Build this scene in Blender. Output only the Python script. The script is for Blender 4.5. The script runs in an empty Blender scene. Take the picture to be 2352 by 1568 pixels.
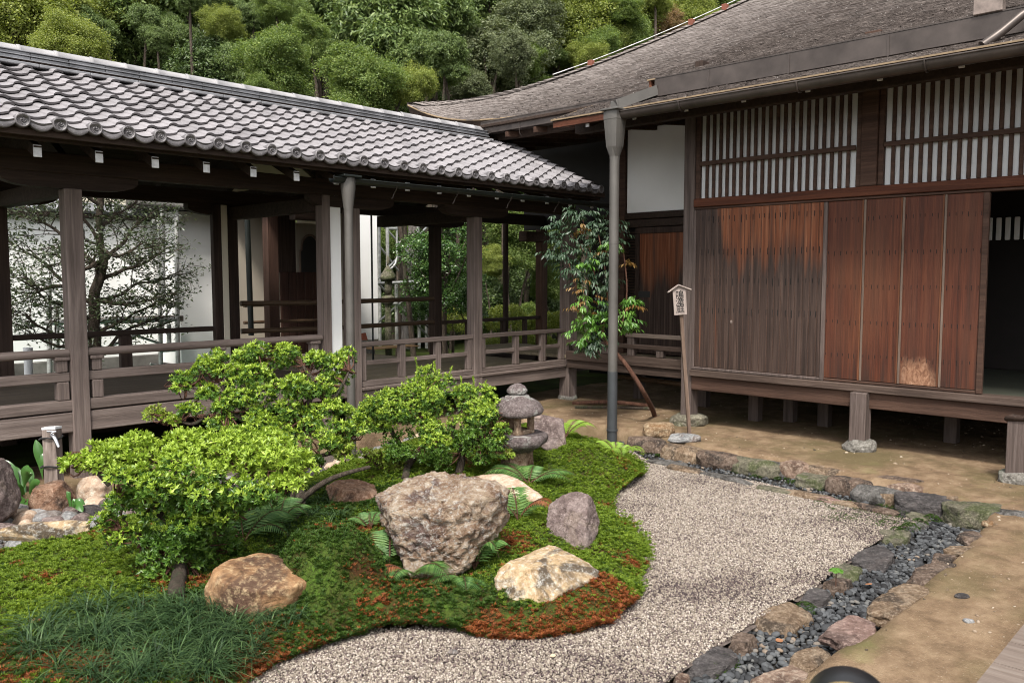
import bpy, bmesh, math, random
import numpy as np
from mathutils import Vector, Matrix
R = math.radians
rng = np.random.default_rng(11); random.seed(11)
scene = bpy.context.scene
COL = scene.collection

# ---------------------------------------------------------------- camera
FPX, CX, CY, EYE = 1926., 1176., 784., 1.65      # focal length in pixels of a 2352 px wide picture, eye height
TILT, AZ = math.atan(150/1926.), R(44.06)
FW = np.array([math.cos(TILT)*math.cos(AZ), math.cos(TILT)*math.sin(AZ), -math.sin(TILT)])
RT = np.array([math.sin(AZ), -math.cos(AZ), 0.]); UP = np.cross(RT, FW); CAM = np.array([0, 0, EYE])
cd = bpy.data.cameras.new('camera'); cam = bpy.data.objects.new('camera', cd); COL.objects.link(cam)
cam.matrix_world = Matrix(((RT[0], UP[0], -FW[0], 0), (RT[1], UP[1], -FW[1], 0), (RT[2], UP[2], -FW[2], EYE), (0, 0, 0, 1)))
cd.sensor_width = 36; cd.lens = 36*FPX/2352; cd.clip_start = .05; cd.clip_end = 600; cd.dof.use_dof = True; cd.dof.focus_distance = 6.; cd.dof.aperture_fstop = 9.
scene.camera = cam

# ---------------------------------------------------------------- light: bright hazy sky, soft high sun
SUN_AZ, SUN_EL = R(216), R(55)        # azimuth counted from +X towards +Y
wd = bpy.data.worlds.new('World'); scene.world = wd; wd.use_nodes = True
wn, wl = wd.node_tree.nodes, wd.node_tree.links
sky = wn.new('ShaderNodeTexSky'); sky.sky_type = 'NISHITA'; sky.sun_disc = False
sky.sun_elevation = SUN_EL; sky.sun_rotation = math.pi/2 - SUN_AZ
sky.air_density = 1.0; sky.dust_density = 3.0; sky.ozone_density = 1.0
hs = wn.new('ShaderNodeHueSaturation'); hs.inputs['Saturation'].default_value = .18
bg = wn['Background']; bg.inputs['Strength'].default_value = .10
wl.new(sky.outputs[0], hs.inputs['Color']); wl.new(hs.outputs[0], bg.inputs['Color'])
sd = bpy.data.lights.new('sun', 'SUN'); sd.energy = 1.5; sd.angle = R(10); sd.color = (1, .95, .87)
sun = bpy.data.objects.new('sun', sd); COL.objects.link(sun)
sv = Vector((math.cos(SUN_EL)*math.cos(SUN_AZ), math.cos(SUN_EL)*math.sin(SUN_AZ), math.sin(SUN_EL)))
sun.rotation_euler = sv.to_track_quat('Z', 'Y').to_euler()
scene.view_settings.view_transform = 'Standard'; scene.view_settings.look = 'None'
scene.view_settings.exposure = 1.72; scene.view_settings.gamma = 1
scene.cycles.filter_width = 1.05; scene.cycles.max_bounces = 8; scene.cycles.transparent_max_bounces = 8
try: scene.cycles.use_denoising = True
except Exception: pass

# ---------------------------------------------------------------- where a line of sight meets a plane
def ray(x, y): return FW + RT*(x-CX)/FPX - UP*(y-CY)/FPX
def at(x, y, z=0.): r = ray(x, y); return CAM + r*((z-EYE)/r[2])
def atX(x, y, X): r = ray(x, y); return CAM + r*(X/r[0])
def atY(x, y, Y): r = ray(x, y); return CAM + r*(Y/r[1])
def far(x, y, d): return CAM + ray(x, y)*d

# ---------------------------------------------------------------- noise
def vnoise(P, seed=0):
    P = np.asarray(P, float); i = np.floor(P).astype(np.int64); f = P-i; u = f*f*(3-2*f); out = 0
    for dx in (0, 1):
        for dy in (0, 1):
            for dz in (0, 1):
                n = ((i[:, 0]+dx)*374761393 + (i[:, 1]+dy)*668265263 + (i[:, 2]+dz)*1440670441 + seed*1274126177) & 0xffffffff
                n = ((n ^ (n >> 13))*1274126177) & 0xffffffff; n = (n ^ (n >> 16)) & 0xffff
                w = (u[:, 0] if dx else 1-u[:, 0])*(u[:, 1] if dy else 1-u[:, 1])*(u[:, 2] if dz else 1-u[:, 2])
                out = out + w*(n/32767.5-1)
    return out
def fbm(P, octv=4, seed=0, rough=.5):
    P = np.asarray(P, float); s = 0; a = 1
    for k in range(octv): s = s+a*vnoise(P*2**k+17.3*k, seed+k); a *= rough
    return s
def n2(x, y, sc, seed=0, o=3): return fbm(np.stack([np.ravel(x)*sc, np.ravel(y)*sc, np.full(np.size(x), .5)], 1), o, seed)

# ---------------------------------------------------------------- objects
def tag(o, label=None, cat=None, group=None, kind=None):
    if label: o['label'] = label
    if cat: o['category'] = cat
    if group: o['group'] = group
    if kind: o['kind'] = kind
    return o
def thing(name, label, cat, loc=(0, 0, 0), group=None):
    o = bpy.data.objects.new(name, None); COL.objects.link(o); o.location = loc; o.empty_display_size = .1
    return tag(o, label, cat, group)
def wloc(o):
    v = Vector((0, 0, 0))
    while o: v += o.location; o = o.parent
    return v
def link(name, me, parent=None, local=False):
    o = bpy.data.objects.new(name, me); COL.objects.link(o)
    if parent:
        o.parent = parent
        if not local: o.location = -wloc(parent)
    return o
def copy_tree(o, parent=None):
    c = o.copy(); COL.objects.link(c)
    if parent: c.parent = parent
    for ch in list(o.children): copy_tree(ch, c)
    return c
def np_mesh(name, V, F, mats, midx=None, smooth=False):
    V = np.ascontiguousarray(V, np.float32); F = np.ascontiguousarray(F, np.int32); k = F.shape[1]
    me = bpy.data.meshes.new(name); me.vertices.add(len(V)); me.vertices.foreach_set('co', V.ravel())
    me.loops.add(F.size); me.loops.foreach_set('vertex_index', F.ravel())
    me.polygons.add(len(F)); me.polygons.foreach_set('loop_start', np.arange(0, F.size, k, dtype=np.int32))
    for m in (mats if isinstance(mats, (list, tuple)) else [mats]): me.materials.append(m)
    if midx is not None: me.polygons.foreach_set('material_index', np.ascontiguousarray(midx, np.int32))
    if smooth: me.polygons.foreach_set('use_smooth', np.ones(len(F), bool))
    me.update(calc_edges=True); me.validate(); return me
def norm(v): return v/np.maximum(np.linalg.norm(v, axis=-1, keepdims=True), 1e-9)
def scatter(tv, tf, pos, d, n, s):
    """copies of a small shape: its x axis along d, its z axis near n"""
    d = norm(d); y = norm(np.cross(n, d)); n = np.cross(d, y); s = np.broadcast_to(np.asarray(s, float), (len(pos),))[:, None, None]
    V = pos[:, None, :] + s*(tv[None, :, 0:1]*d[:, None] + tv[None, :, 1:2]*y[:, None] + tv[None, :, 2:3]*n[:, None])
    F = tf[None] + (np.arange(len(pos))*len(tv))[:, None, None]
    return V.reshape(-1, 3), F.reshape(-1, tf.shape[1])
def join(parts):
    Vs, Fs, k = [], [], 0
    for V, F in parts: Vs.append(V); Fs.append(F+k); k += len(V)
    return np.concatenate(Vs), np.concatenate(Fs)
LEAF = (np.array([[0, 0, 0], [.45, .5, .10], [1, 0, -.08], [.45, -.5, .10], [.5, 0, 0]], float), np.array([[0, 4, 1], [1, 4, 2], [0, 3, 4], [3, 2, 4]]))
def leaf_t(w, droop=.1):
    return np.array([[0, 0, 0], [.42, w/2, .10*w], [1, 0, -droop], [.42, -w/2, .10*w]], float), np.array([[0, 2, 1], [0, 3, 2]])
def ico(sub):
    bm = bmesh.new(); bmesh.ops.create_icosphere(bm, subdivisions=sub, radius=1)
    V = np.array([v.co[:] for v in bm.verts]); F = np.array([[v.index for v in f.verts] for f in bm.faces]); bm.free(); return V, F
ICO = {k: ico(k) for k in (1, 2, 3, 4, 5, 6)}
def rdir(n, zmin=-1.):
    v = norm(rng.normal(size=(int(n*2.5/(1-max(zmin, -.9)) + 30), 3))); v = v[v[:, 2] >= zmin]
    while len(v) < n: w = norm(rng.normal(size=(n*3, 3))); v = np.concatenate([v, w[w[:, 2] >= zmin]])
    return v[:n]

class MB:
    """collects boxes, beams, tubes and plates into ONE mesh"""
    def __init__(s): s.v = []; s.f = []; s.sm = []
    def raw(s, V, F, smooth=False):
        k = len(s.v); s.v += [tuple(map(float, p)) for p in V]; s.f += [[int(i)+k for i in f] for f in F]; s.sm += [smooth]*len(F); return s
    def box(s, a, b):
        x0, y0, z0 = np.minimum(a, b); x1, y1, z1 = np.maximum(a, b); e = min(.006, (x1-x0)*.2, (y1-y0)*.2, (z1-z0)*.2)
        V = []; idx = {}
        for i, x in enumerate((x0, x1)):
            for j, y in enumerate((y0, y1)):
                for k, z in enumerate((z0, z1)):
                    sx, sy, sz = (e if i == 0 else -e), (e if j == 0 else -e), (e if k == 0 else -e)
                    for ax, p in enumerate(((x, y+sy, z+sz), (x+sx, y, z+sz), (x+sx, y+sy, z))): idx[i, j, k, ax] = len(V); V.append(p)
        F = []
        for i in (0, 1):
            q = [idx[i, 0, 0, 0], idx[i, 1, 0, 0], idx[i, 1, 1, 0], idx[i, 0, 1, 0]]; F.append(q if i else q[::-1])
            q = [idx[0, i, 0, 1], idx[0, i, 1, 1], idx[1, i, 1, 1], idx[1, i, 0, 1]]; F.append(q if i else q[::-1])
            q = [idx[0, 0, i, 2], idx[1, 0, i, 2], idx[1, 1, i, 2], idx[0, 1, i, 2]]; F.append(q if i else q[::-1])
        for j in (0, 1):
            for k in (0, 1): F.append([idx[0, j, k, 1], idx[1, j, k, 1], idx[1, j, k, 2], idx[0, j, k, 2]])
        for i in (0, 1):
            for k in (0, 1): F.append([idx[i, 0, k, 0], idx[i, 1, k, 0], idx[i, 1, k, 2], idx[i, 0, k, 2]])
        for i in (0, 1):
            for j in (0, 1): F.append([idx[i, j, 0, 0], idx[i, j, 1, 0], idx[i, j, 1, 1], idx[i, j, 0, 1]])
        for i in (0, 1):
            for j in (0, 1):
                for k in (0, 1): F.append([idx[i, j, k, 0], idx[i, j, k, 1], idx[i, j, k, 2]])
        return s.raw(V, F)
    def beam(s, a, b, w, h, up=(0, 0, 1)):
        a = np.array(a, float); b = np.array(b, float); d = norm(b-a); u = np.array(up, float); y = norm(np.cross(u, d)); u = np.cross(d, y)
        V = [p+y*sy*w/2+u*su*h/2 for p in (a, b) for sy, su in ((-1, -1), (1, -1), (1, 1), (-1, 1))]
        return s.raw(V, [[3, 2, 1, 0], [4, 5, 6, 7], [0, 1, 5, 4], [1, 2, 6, 5], [2, 3, 7, 6], [3, 0, 4, 7]])
    def tube(s, pts, rad, n=8, cap=True):
        P = np.array(pts, float); m = len(P); rad = np.broadcast_to(np.asarray(rad, float), (m,))
        T = norm(np.gradient(P, axis=0)); u = np.cross(T[0], (0, 0, 1) if abs(T[0][2]) < .9 else (1, 0, 0)); u = norm(u); V = []
        for i in range(m):
            u = norm(u-T[i]*(u@T[i])); w = np.cross(T[i], u)
            for k in range(n):
                a = 2*math.pi*k/n; V.append(P[i]+rad[i]*(u*math.cos(a)+w*math.sin(a)))
        F = [[i*n+k, i*n+(k+1) % n, (i+1)*n+(k+1) % n, (i+1)*n+k] for i in range(m-1) for k in range(n)]
        s.raw(V, F, True)
        if cap: s.raw([V[k] for k in range(n)], [list(range(n))[::-1]]); s.raw(V[-n:], [list(range(n))])
        return s
    def lathe(s, c, prof, n=24, jit=0., seed=0, sx=1., sy=1.):
        c = np.array(c, float); V = []; m = len(prof)
        for r, z in prof:
            for k in range(n): a = 2*math.pi*k/n; V.append(c+np.array([r*math.cos(a)*sx, r*math.sin(a)*sy, z]))
        V = np.array(V)
        if jit: V = V+jit*np.stack([fbm(V*9+o, 3, seed) for o in (0, 31, 57)], 1)
        F = [[i*n+k, i*n+(k+1) % n, (i+1)*n+(k+1) % n, (i+1)*n+k] for i in range(m-1) for k in range(n)]
        return s.raw(V, F+[list(range(n))[::-1], list(range((m-1)*n, m*n))], True)
    def prism(s, poly, a, b):
        """polygon (list of 3-D points) swept from offset a to offset b"""
        P = np.array(poly, float); a = np.array(a, float); b = np.array(b, float); n = len(P)
        return s.raw(list(P+a)+list(P+b), [list(range(n))[::-1], list(range(n, 2*n))]+[[i, (i+1) % n, n+(i+1) % n, n+i] for i in range(n)])
    def grid(s, G, smooth=True):
        G = np.array(G, float); a, b = G.shape[:2]
        return s.raw(G.reshape(-1, 3), [[i*b+j, i*b+j+1, (i+1)*b+j+1, (i+1)*b+j] for i in range(a-1) for j in range(b-1)], smooth)
    def mesh(s, name, m):
        me = bpy.data.meshes.new(name); me.from_pydata(s.v, [], s.f)
        for q in (m if isinstance(m, (list, tuple)) else [m]): me.materials.append(q)
        me.polygons.foreach_set('use_smooth', s.sm); me.update(); me.validate()
        bm = bmesh.new(); bm.from_mesh(me); bmesh.ops.recalc_face_normals(bm, faces=bm.faces); bm.to_mesh(me); bm.free(); return me
    def build(s, name, m, parent=None, local=False): return link(name, s.mesh(name, m), parent, local)
def box(name, a, b, m, parent=None): return MB().box(a, b).build(name, m, parent)
def smoothpath(pts, n=20):
    P = np.array(pts, float); t = np.linspace(0, len(P)-1, n); i = np.clip(t.astype(int), 0, len(P)-2); f = (t-i)[:, None]
    Q = np.concatenate([[2*P[0]-P[1]], P, [2*P[-1]-P[-2]]]); a, b, c, d = Q[i], Q[i+1], Q[i+2], Q[i+3]
    return .5*(2*b+(c-a)*f+(2*a-5*b+4*c-d)*f**2+(3*b-a-3*c+d)*f**3)

# ---------------------------------------------------------------- materials
class NT:
    def __init__(s, name):
        s.m = bpy.data.materials.new(name); s.m.use_nodes = True; t = s.m.node_tree; s.t = t; s.b = t.nodes['Principled BSDF']; s.out = t.nodes['Material Output']
        s.geo = t.nodes.new('ShaderNodeNewGeometry'); s.pos = s.geo.outputs['Position']
    def n(s, typ, **kw):
        q = s.t.nodes.new(typ)
        for k, v in kw.items():
            if k in q.inputs and not hasattr(q, k): q.inputs[k].default_value = v
            else:
                try: setattr(q, k, v)
                except Exception: q.inputs[k].default_value = v
        return q
    def l(s, a, b): s.t.links.new(a, b)
    def scale(s, v, vec=None):
        q = s.n('ShaderNodeVectorMath', operation='MULTIPLY'); s.l(vec or s.pos, q.inputs[0]); q.inputs[1].default_value = v; return q.outputs[0]
    def noise(s, sc=1., det=4., rough=.55, vec=None, dist=0.):
        q = s.n('ShaderNodeTexNoise'); q.inputs['Scale'].default_value = sc; q.inputs['Detail'].default_value = det; q.inputs['Roughness'].default_value = rough; q.inputs['Distortion'].default_value = dist
        s.l(vec or s.pos, q.inputs['Vector']); return q.outputs['Fac']
    def ramp(s, fac, stops):
        q = s.n('ShaderNodeValToRGB'); e = q.color_ramp.elements
        while len(e) < len(stops): e.new(.5)
        for i, (p, c) in enumerate(stops): e[i].position = p; e[i].color = (c[0], c[1], c[2], 1) if hasattr(c, '__len__') else (c, c, c, 1)
        s.l(fac, q.inputs['Fac']); return q.outputs['Color']
    def mix(s, fac, a, b, typ='MIX'):
        q = s.n('ShaderNodeMix', data_type='RGBA', blend_type=typ)
        for sock, v in ((0, fac), (6, a), (7, b)):
            if isinstance(v, bpy.types.NodeSocket): s.l(v, q.inputs[sock])
            elif sock == 0: q.inputs[0].default_value = v
            else: q.inputs[sock].default_value = (*v, 1)
        return q.outputs[2]
    def math(s, op, a, b=0.):
        q = s.n('ShaderNodeMath', operation=op)
        for i, v in enumerate((a, b)):
            if isinstance(v, bpy.types.NodeSocket): s.l(v, q.inputs[i])
            else: q.inputs[i].default_value = v
        return q.outputs[0]
    def bump(s, h, st=.5, d=.01):
        q = s.n('ShaderNodeBump'); q.inputs['Strength'].default_value = st; q.inputs['Distance'].default_value = d; s.l(h, q.inputs['Height']); s.l(q.outputs[0], s.b.inputs['Normal'])
    def done(s, col, rough=.7, spec=.3, metal=0.):
        if isinstance(col, bpy.types.NodeSocket): s.l(col, s.b.inputs['Base Color'])
        else: s.b.inputs['Base Color'].default_value = (*col, 1)
        if isinstance(rough, bpy.types.NodeSocket): s.l(rough, s.b.inputs['Roughness'])
        else: s.b.inputs['Roughness'].default_value = rough
        s.b.inputs['Specular IOR Level'].default_value = spec; s.b.inputs['Metallic'].default_value = metal; return s.m
def wood(name, c0, c1, c2=None, axis=2, rough=.75, grain=1., bump=.5):
    t = NT(name); sc = [26*grain]*3; sc[axis] = 1.1; v = t.scale(sc)
    f = t.noise(1., 5, .65, v, .6); b = t.noise(1.3, 3, .5); fine = t.noise(3., 3, .6, t.scale([40*grain if i != axis else 3 for i in range(3)]))
    col = t.ramp(f, [(.28, c0), (.52, c1), (.75, c2 or c1)]); col = t.mix(t.ramp(b, [(.35, .0), (.7, .45)]), col, c0); col = t.mix(.22, col, t.ramp(fine, [(.3, .02), (.7, .35)]), 'OVERLAY')
    t.bump(t.math('ADD', f, fine), bump, .006); return t.done(col, rough, .25)
def plain(name, c, rough=.6, spec=.4, metal=0., var=.25, sc=6., bump=.0):
    t = NT(name); f = t.noise(sc, 5, .6); d = tuple(x*(1-var) for x in c); u = tuple(min(1, x*(1+var*.6)) for x in c)
    if bump: t.bump(t.noise(sc*12, 3), bump, .004)
    return t.done(t.ramp(f, [(.3, d), (.7, u)]), rough, spec, metal)
def leafmat(name, stops, rough=.45, trans=.3, spec=.4):
    t = NT(name); r = t.geo.outputs['Random Per Island']; b = t.noise(4., 3)
    f = t.math('ADD', t.math('MULTIPLY', r, .55), t.math('MULTIPLY', b, .5))
    col = t.ramp(f, stops); t.done(col, rough, spec)
    tr = t.n('ShaderNodeBsdfTranslucent'); br = t.mix(1., col, (1.25, 1.3, .6), 'MULTIPLY'); t.l(br, tr.inputs['Color'])
    ms = t.n('ShaderNodeMixShader'); ms.inputs[0].default_value = trans; t.l(t.b.outputs[0], ms.inputs[1]); t.l(tr.outputs[0], ms.inputs[2]); t.l(ms.outputs[0], t.out.inputs['Surface']); return t.m
def rockmat(name, cols, stain=None, stain_amt=.5, sc=7., bump=.8, layer=(1, 1, 1), spk=.25):
    t = NT(name); v = t.scale(layer)
    f = t.noise(sc, 8, .68, v, .8); g = t.noise(sc*.45, 4, .6, v, 1.2); h = t.noise(sc*5, 8, .8, v)
    vo = t.n('ShaderNodeTexVoronoi', feature='DISTANCE_TO_EDGE'); vo.inputs['Scale'].default_value = sc*.7
    wv = t.n('ShaderNodeVectorMath', operation='ADD'); t.l(v, wv.inputs[0]); no = t.n('ShaderNodeTexNoise'); no.inputs['Scale'].default_value = sc; t.l(v, no.inputs['Vector']); t.l(t.scale((.25, .25, .25), no.outputs['Color']), wv.inputs[1]); t.l(wv.outputs[0], vo.inputs['Vector'])
    vo_pre = vo.outputs['Distance']
    k = len(cols); col = t.ramp(f, [(.28+.44*i/(k-1), c) for i, c in enumerate(cols)])
    if stain: col = t.mix(t.ramp(g, [(.62-stain_amt*.25, 0.), (.70-stain_amt*.2, .85)]), col, stain)
    cw = t.math('MULTIPLY', t.ramp(vo_pre, [(.0, .6), (.03, 0.)]), t.ramp(g, [(.45, 0.), (.6, 1.)])); col = t.mix(cw, col, tuple(c*.4 for c in cols[0])); col = t.mix(t.ramp(h, [(.50, 0.), (.64, spk*1.6)]), col, tuple(min(.8, c*1.9+.06) for c in cols[-1])); col = t.mix(t.ramp(h, [(.32, .75), (.46, 0.)]), col, tuple(c*.35 for c in cols[0]))
    cr = t.ramp(vo.outputs['Distance'], [(.0, 0.), (.05, 1.)])
    t.bump(t.math('ADD', t.math('ADD', f, t.math('MULTIPLY', h, .9)), t.math('MULTIPLY', cr, .15)), bump, .035); return t.done(col, .85, .25)
W_DARK = wood('dark_brown_wood', (.018, .011, .008), (.045, .028, .020), (.07, .045, .033), 0)
W_DARKV = wood('dark_brown_wood_upright', (.020, .012, .009), (.050, .031, .023), (.085, .055, .042), 2)
W_GREYV = wood('weathered_wood_upright', (.046, .034, .029), (.120, .090, .079), (.185, .148, .132), 2)
W_GREYX = wood('weathered_wood_along', (.048, .036, .031), (.126, .095, .083), (.195, .157, .140), 0)
W_CORV = wood('grey_brown_post_wood', (.080, .060, .052), (.20, .153, .134), (.29, .235, .208), 2)
W_CORX = wood('grey_brown_rail_wood', (.082, .062, .053), (.205, .157, .137), (.30, .242, .214), 0)
W_GREYY = wood('weathered_wood_across', (.034, .022, .017), (.088, .060, .047), (.15, .11, .09), 1)
W_BROWNY = wood('brown_wood_across', (.030, .016, .011), (.075, .040, .027), (.12, .07, .05), 1)
W_REDY = wood('reddish_beam_wood', (.04, .013, .007), (.095, .030, .014), (.15, .055, .028), 1)
W_REDV = wood('reddish_board_wood', (.05, .022, .013), (.15, .055, .025), (.24, .10, .05), 2)
W_BATTEN = wood('pale_batten_wood', (.09, .062, .047), (.165, .12, .092), (.24, .185, .15), 2)
W_FLOOR = wood('floor_board_wood', (.14, .11, .072), (.30, .245, .165), (.40, .335, .24), 0, rough=.6); W_FLOORD = wood('dark_floor_wood', (.045, .033, .022), (.095, .07, .048), (.14, .105, .075), 0, rough=.8)
W_DECK = wood('grey_deck_wood', (.12, .09, .075), (.19, .15, .125), (.24, .20, .17), 1)
W_STAKE = wood('pale_grey_stake_wood', (.07, .05, .042), (.22, .175, .15), (.38, .32, .29), 2)
W_SIGN = wood('sign_board_wood', (.22, .175, .15), (.34, .28, .25), (.42, .36, .32), 2)
W_SIGNPOST = wood('sign_post_wood', (.06, .038, .026), (.17, .115, .085), (.25, .18, .14), 2)
BAMBOO = wood('bamboo', (.05, .030, .018), (.11, .070, .042), (.17, .112, .068), 0, rough=.4)
PLASTER = plain('white_plaster', (.80, .79, .77), .9, .1, var=.06, sc=1.5)
CREAM_SHADE = plain('cream_plaster_shade_tone', (.34, .30, .245), .9, .1, var=.12, sc=1.2)  # cream plaster with the corridor roof's shade put into its colour
CREAM = plain('cream_plaster', (.70, .64, .52), .9, .1, var=.08, sc=1.2)
TILE = plain('silver_grey_roof_tile', (.25, .234, .24), .42, .5, .1, var=.30, sc=3., bump=.10)
TILE_D = plain('dark_tile_edge', (.125, .115, .118), .45, .5, .1, var=.5, sc=14.)
TILE_R = plain('ridge_tile', (.22, .22, .23), .38, .6, .2, var=.4, sc=6., bump=.1)
TILE_C = plain('ridge_cap_tile', (.40, .385, .385), .42, .6, .1, var=.25, sc=5., bump=.1)
COPPER = plain('brown_copper_gutter', (.082, .066, .058), .42, .5, .55, var=.35, sc=5.)
COPPER_P = plain('grey_brown_downpipe', (.100, .092, .083), .5, .5, .2, var=.25, sc=3.)
BLACKG = plain('dark_green_gutter', (.018, .022, .020), .4, .5, .3, var=.3)
TIPW = plain('white_rafter_tip', (.66, .66, .68), .8, .2, var=.25, sc=25.)
PAPER = plain('white_paper', (.86, .87, .88), .9, .1, var=.04, sc=1.)
GLASSY = NT('lattice_glass'); GLASSY.done((.02, .02, .02), .04, .5); _t = GLASSY.n('ShaderNodeBsdfTransparent'); _m = GLASSY.n('ShaderNodeMixShader'); _m.inputs[0].default_value = .08; GLASSY.l(_t.outputs[0], _m.inputs[1]); GLASSY.l(GLASSY.b.outputs[0], _m.inputs[2]); GLASSY.l(_m.outputs[0], GLASSY.out.inputs['Surface']); GLASSY = GLASSY.m
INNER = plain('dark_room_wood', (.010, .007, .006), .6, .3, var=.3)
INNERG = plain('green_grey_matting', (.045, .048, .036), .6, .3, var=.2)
LOUVRE = plain('reed_blind', (.030, .018, .012), .7, .2, var=.5, sc=9.)
STEEL = plain('galvanised_scaffold_pipe', (.45, .45, .43), .45, .5, .5, var=.45, sc=9.)
BLACK = plain('black_paint', (.012, .012, .013), .35, .5, var=.2)
GOLD = plain('brass_line', (.50, .36, .16), .35, .5, .8, var=.1)
CHROME = plain('chrome_tap', (.6, .6, .62), .2, .5, .9, var=.1)
WIRE = plain('black_wire', (.02, .02, .02), .6, .3)
INK = plain('black_ink', (.012, .012, .012), .8, .2)
TARP = plain('green_tarp', (.03, .22, .13), .5, .4, var=.3)
REDBOARD = plain('red_brown_board', (.24, .075, .045), .7, .2)
ORANGEMAT = plain('orange_tan_board', (.40, .235, .11), .7, .2, var=.15)
PVC = plain('white_pipe', (.72, .72, .73), .4, .4, var=.05)
BARK = rockmat('bark', [(.035, .025, .018), (.08, .06, .045), (.14, .11, .085)], (.05, .06, .03), .3, 14., 1., (1, 1, .25), .1)
BARK_G = rockmat('grey_bark', [(.09, .08, .07), (.17, .15, .135), (.27, .25, .23)], None, .3, 10., 1., (1, 1, .15), .1)
BARK_R = rockmat('reddish_stem', [(.05, .022, .014), (.11, .05, .032), (.17, .09, .06)], None, .3, 18., .8, (1, 1, .2), .1)

def shingle():
    t = NT('weathered_sheen_shingles'); sx = t.n('ShaderNodeSeparateXYZ'); t.l(t.pos, sx.inputs[0])
    a = t.noise(1., 4, .7, t.scale((26, 9, 26))); b = t.noise(.8, 4, .6); c = t.noise(9., 5, .7, t.scale((2.2, .7, 2.2)))
    col = t.ramp(a, [(.3, (.026, .020, .017)), (.5, (.060, .047, .041)), (.72, (.155, .128, .114))])
    col = t.mix(t.ramp(b, [(.38, 0.), (.62, .25)]), col, (.15, .128, .115)); col = t.mix(t.ramp(c, [(.56, 0.), (.66, .7)]), col, (.025, .019, .016))
    hipd = t.math('SUBTRACT', 17.95, t.math('ADD', sx.outputs[0], sx.outputs[1])); pale = t.ramp(t.math('MULTIPLY', t.math('ADD', hipd, t.math('MULTIPLY', t.noise(.9, 4, .6), 2.)), .18), [(.22, .8), (.75, 0.)]); streak = t.noise(1., 5, .75, t.scale((34, 5, 34)))  # paler streaks towards the hip: sheen put into the shingle colour
    col = t.mix(pale, col, t.ramp(streak, [(.32, (.075, .060, .053)), (.52, (.20, .172, .158)), (.7, (.36, .32, .30))]))
    col = t.mix(t.ramp(t.noise(34., 2, .5), [(.68, 0.), (.74, .6)]), col, (.42, .39, .37))
    t.bump(t.math('ADD', a, c), .9, .02); return t.done(col, .75, .2)
SHINGLE = shingle()
SHINGLE_E = rockmat('shingle_cut_edge', [(.10, .035, .018), (.20, .075, .04), (.30, .13, .075)], (.05, .02, .012), .3, 12., .6, (1, 1, 5), .1)
EDGE = plain('pale_shingle_edge', (.24, .175, .11), .8, .2, var=.3, sc=8.)

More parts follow.
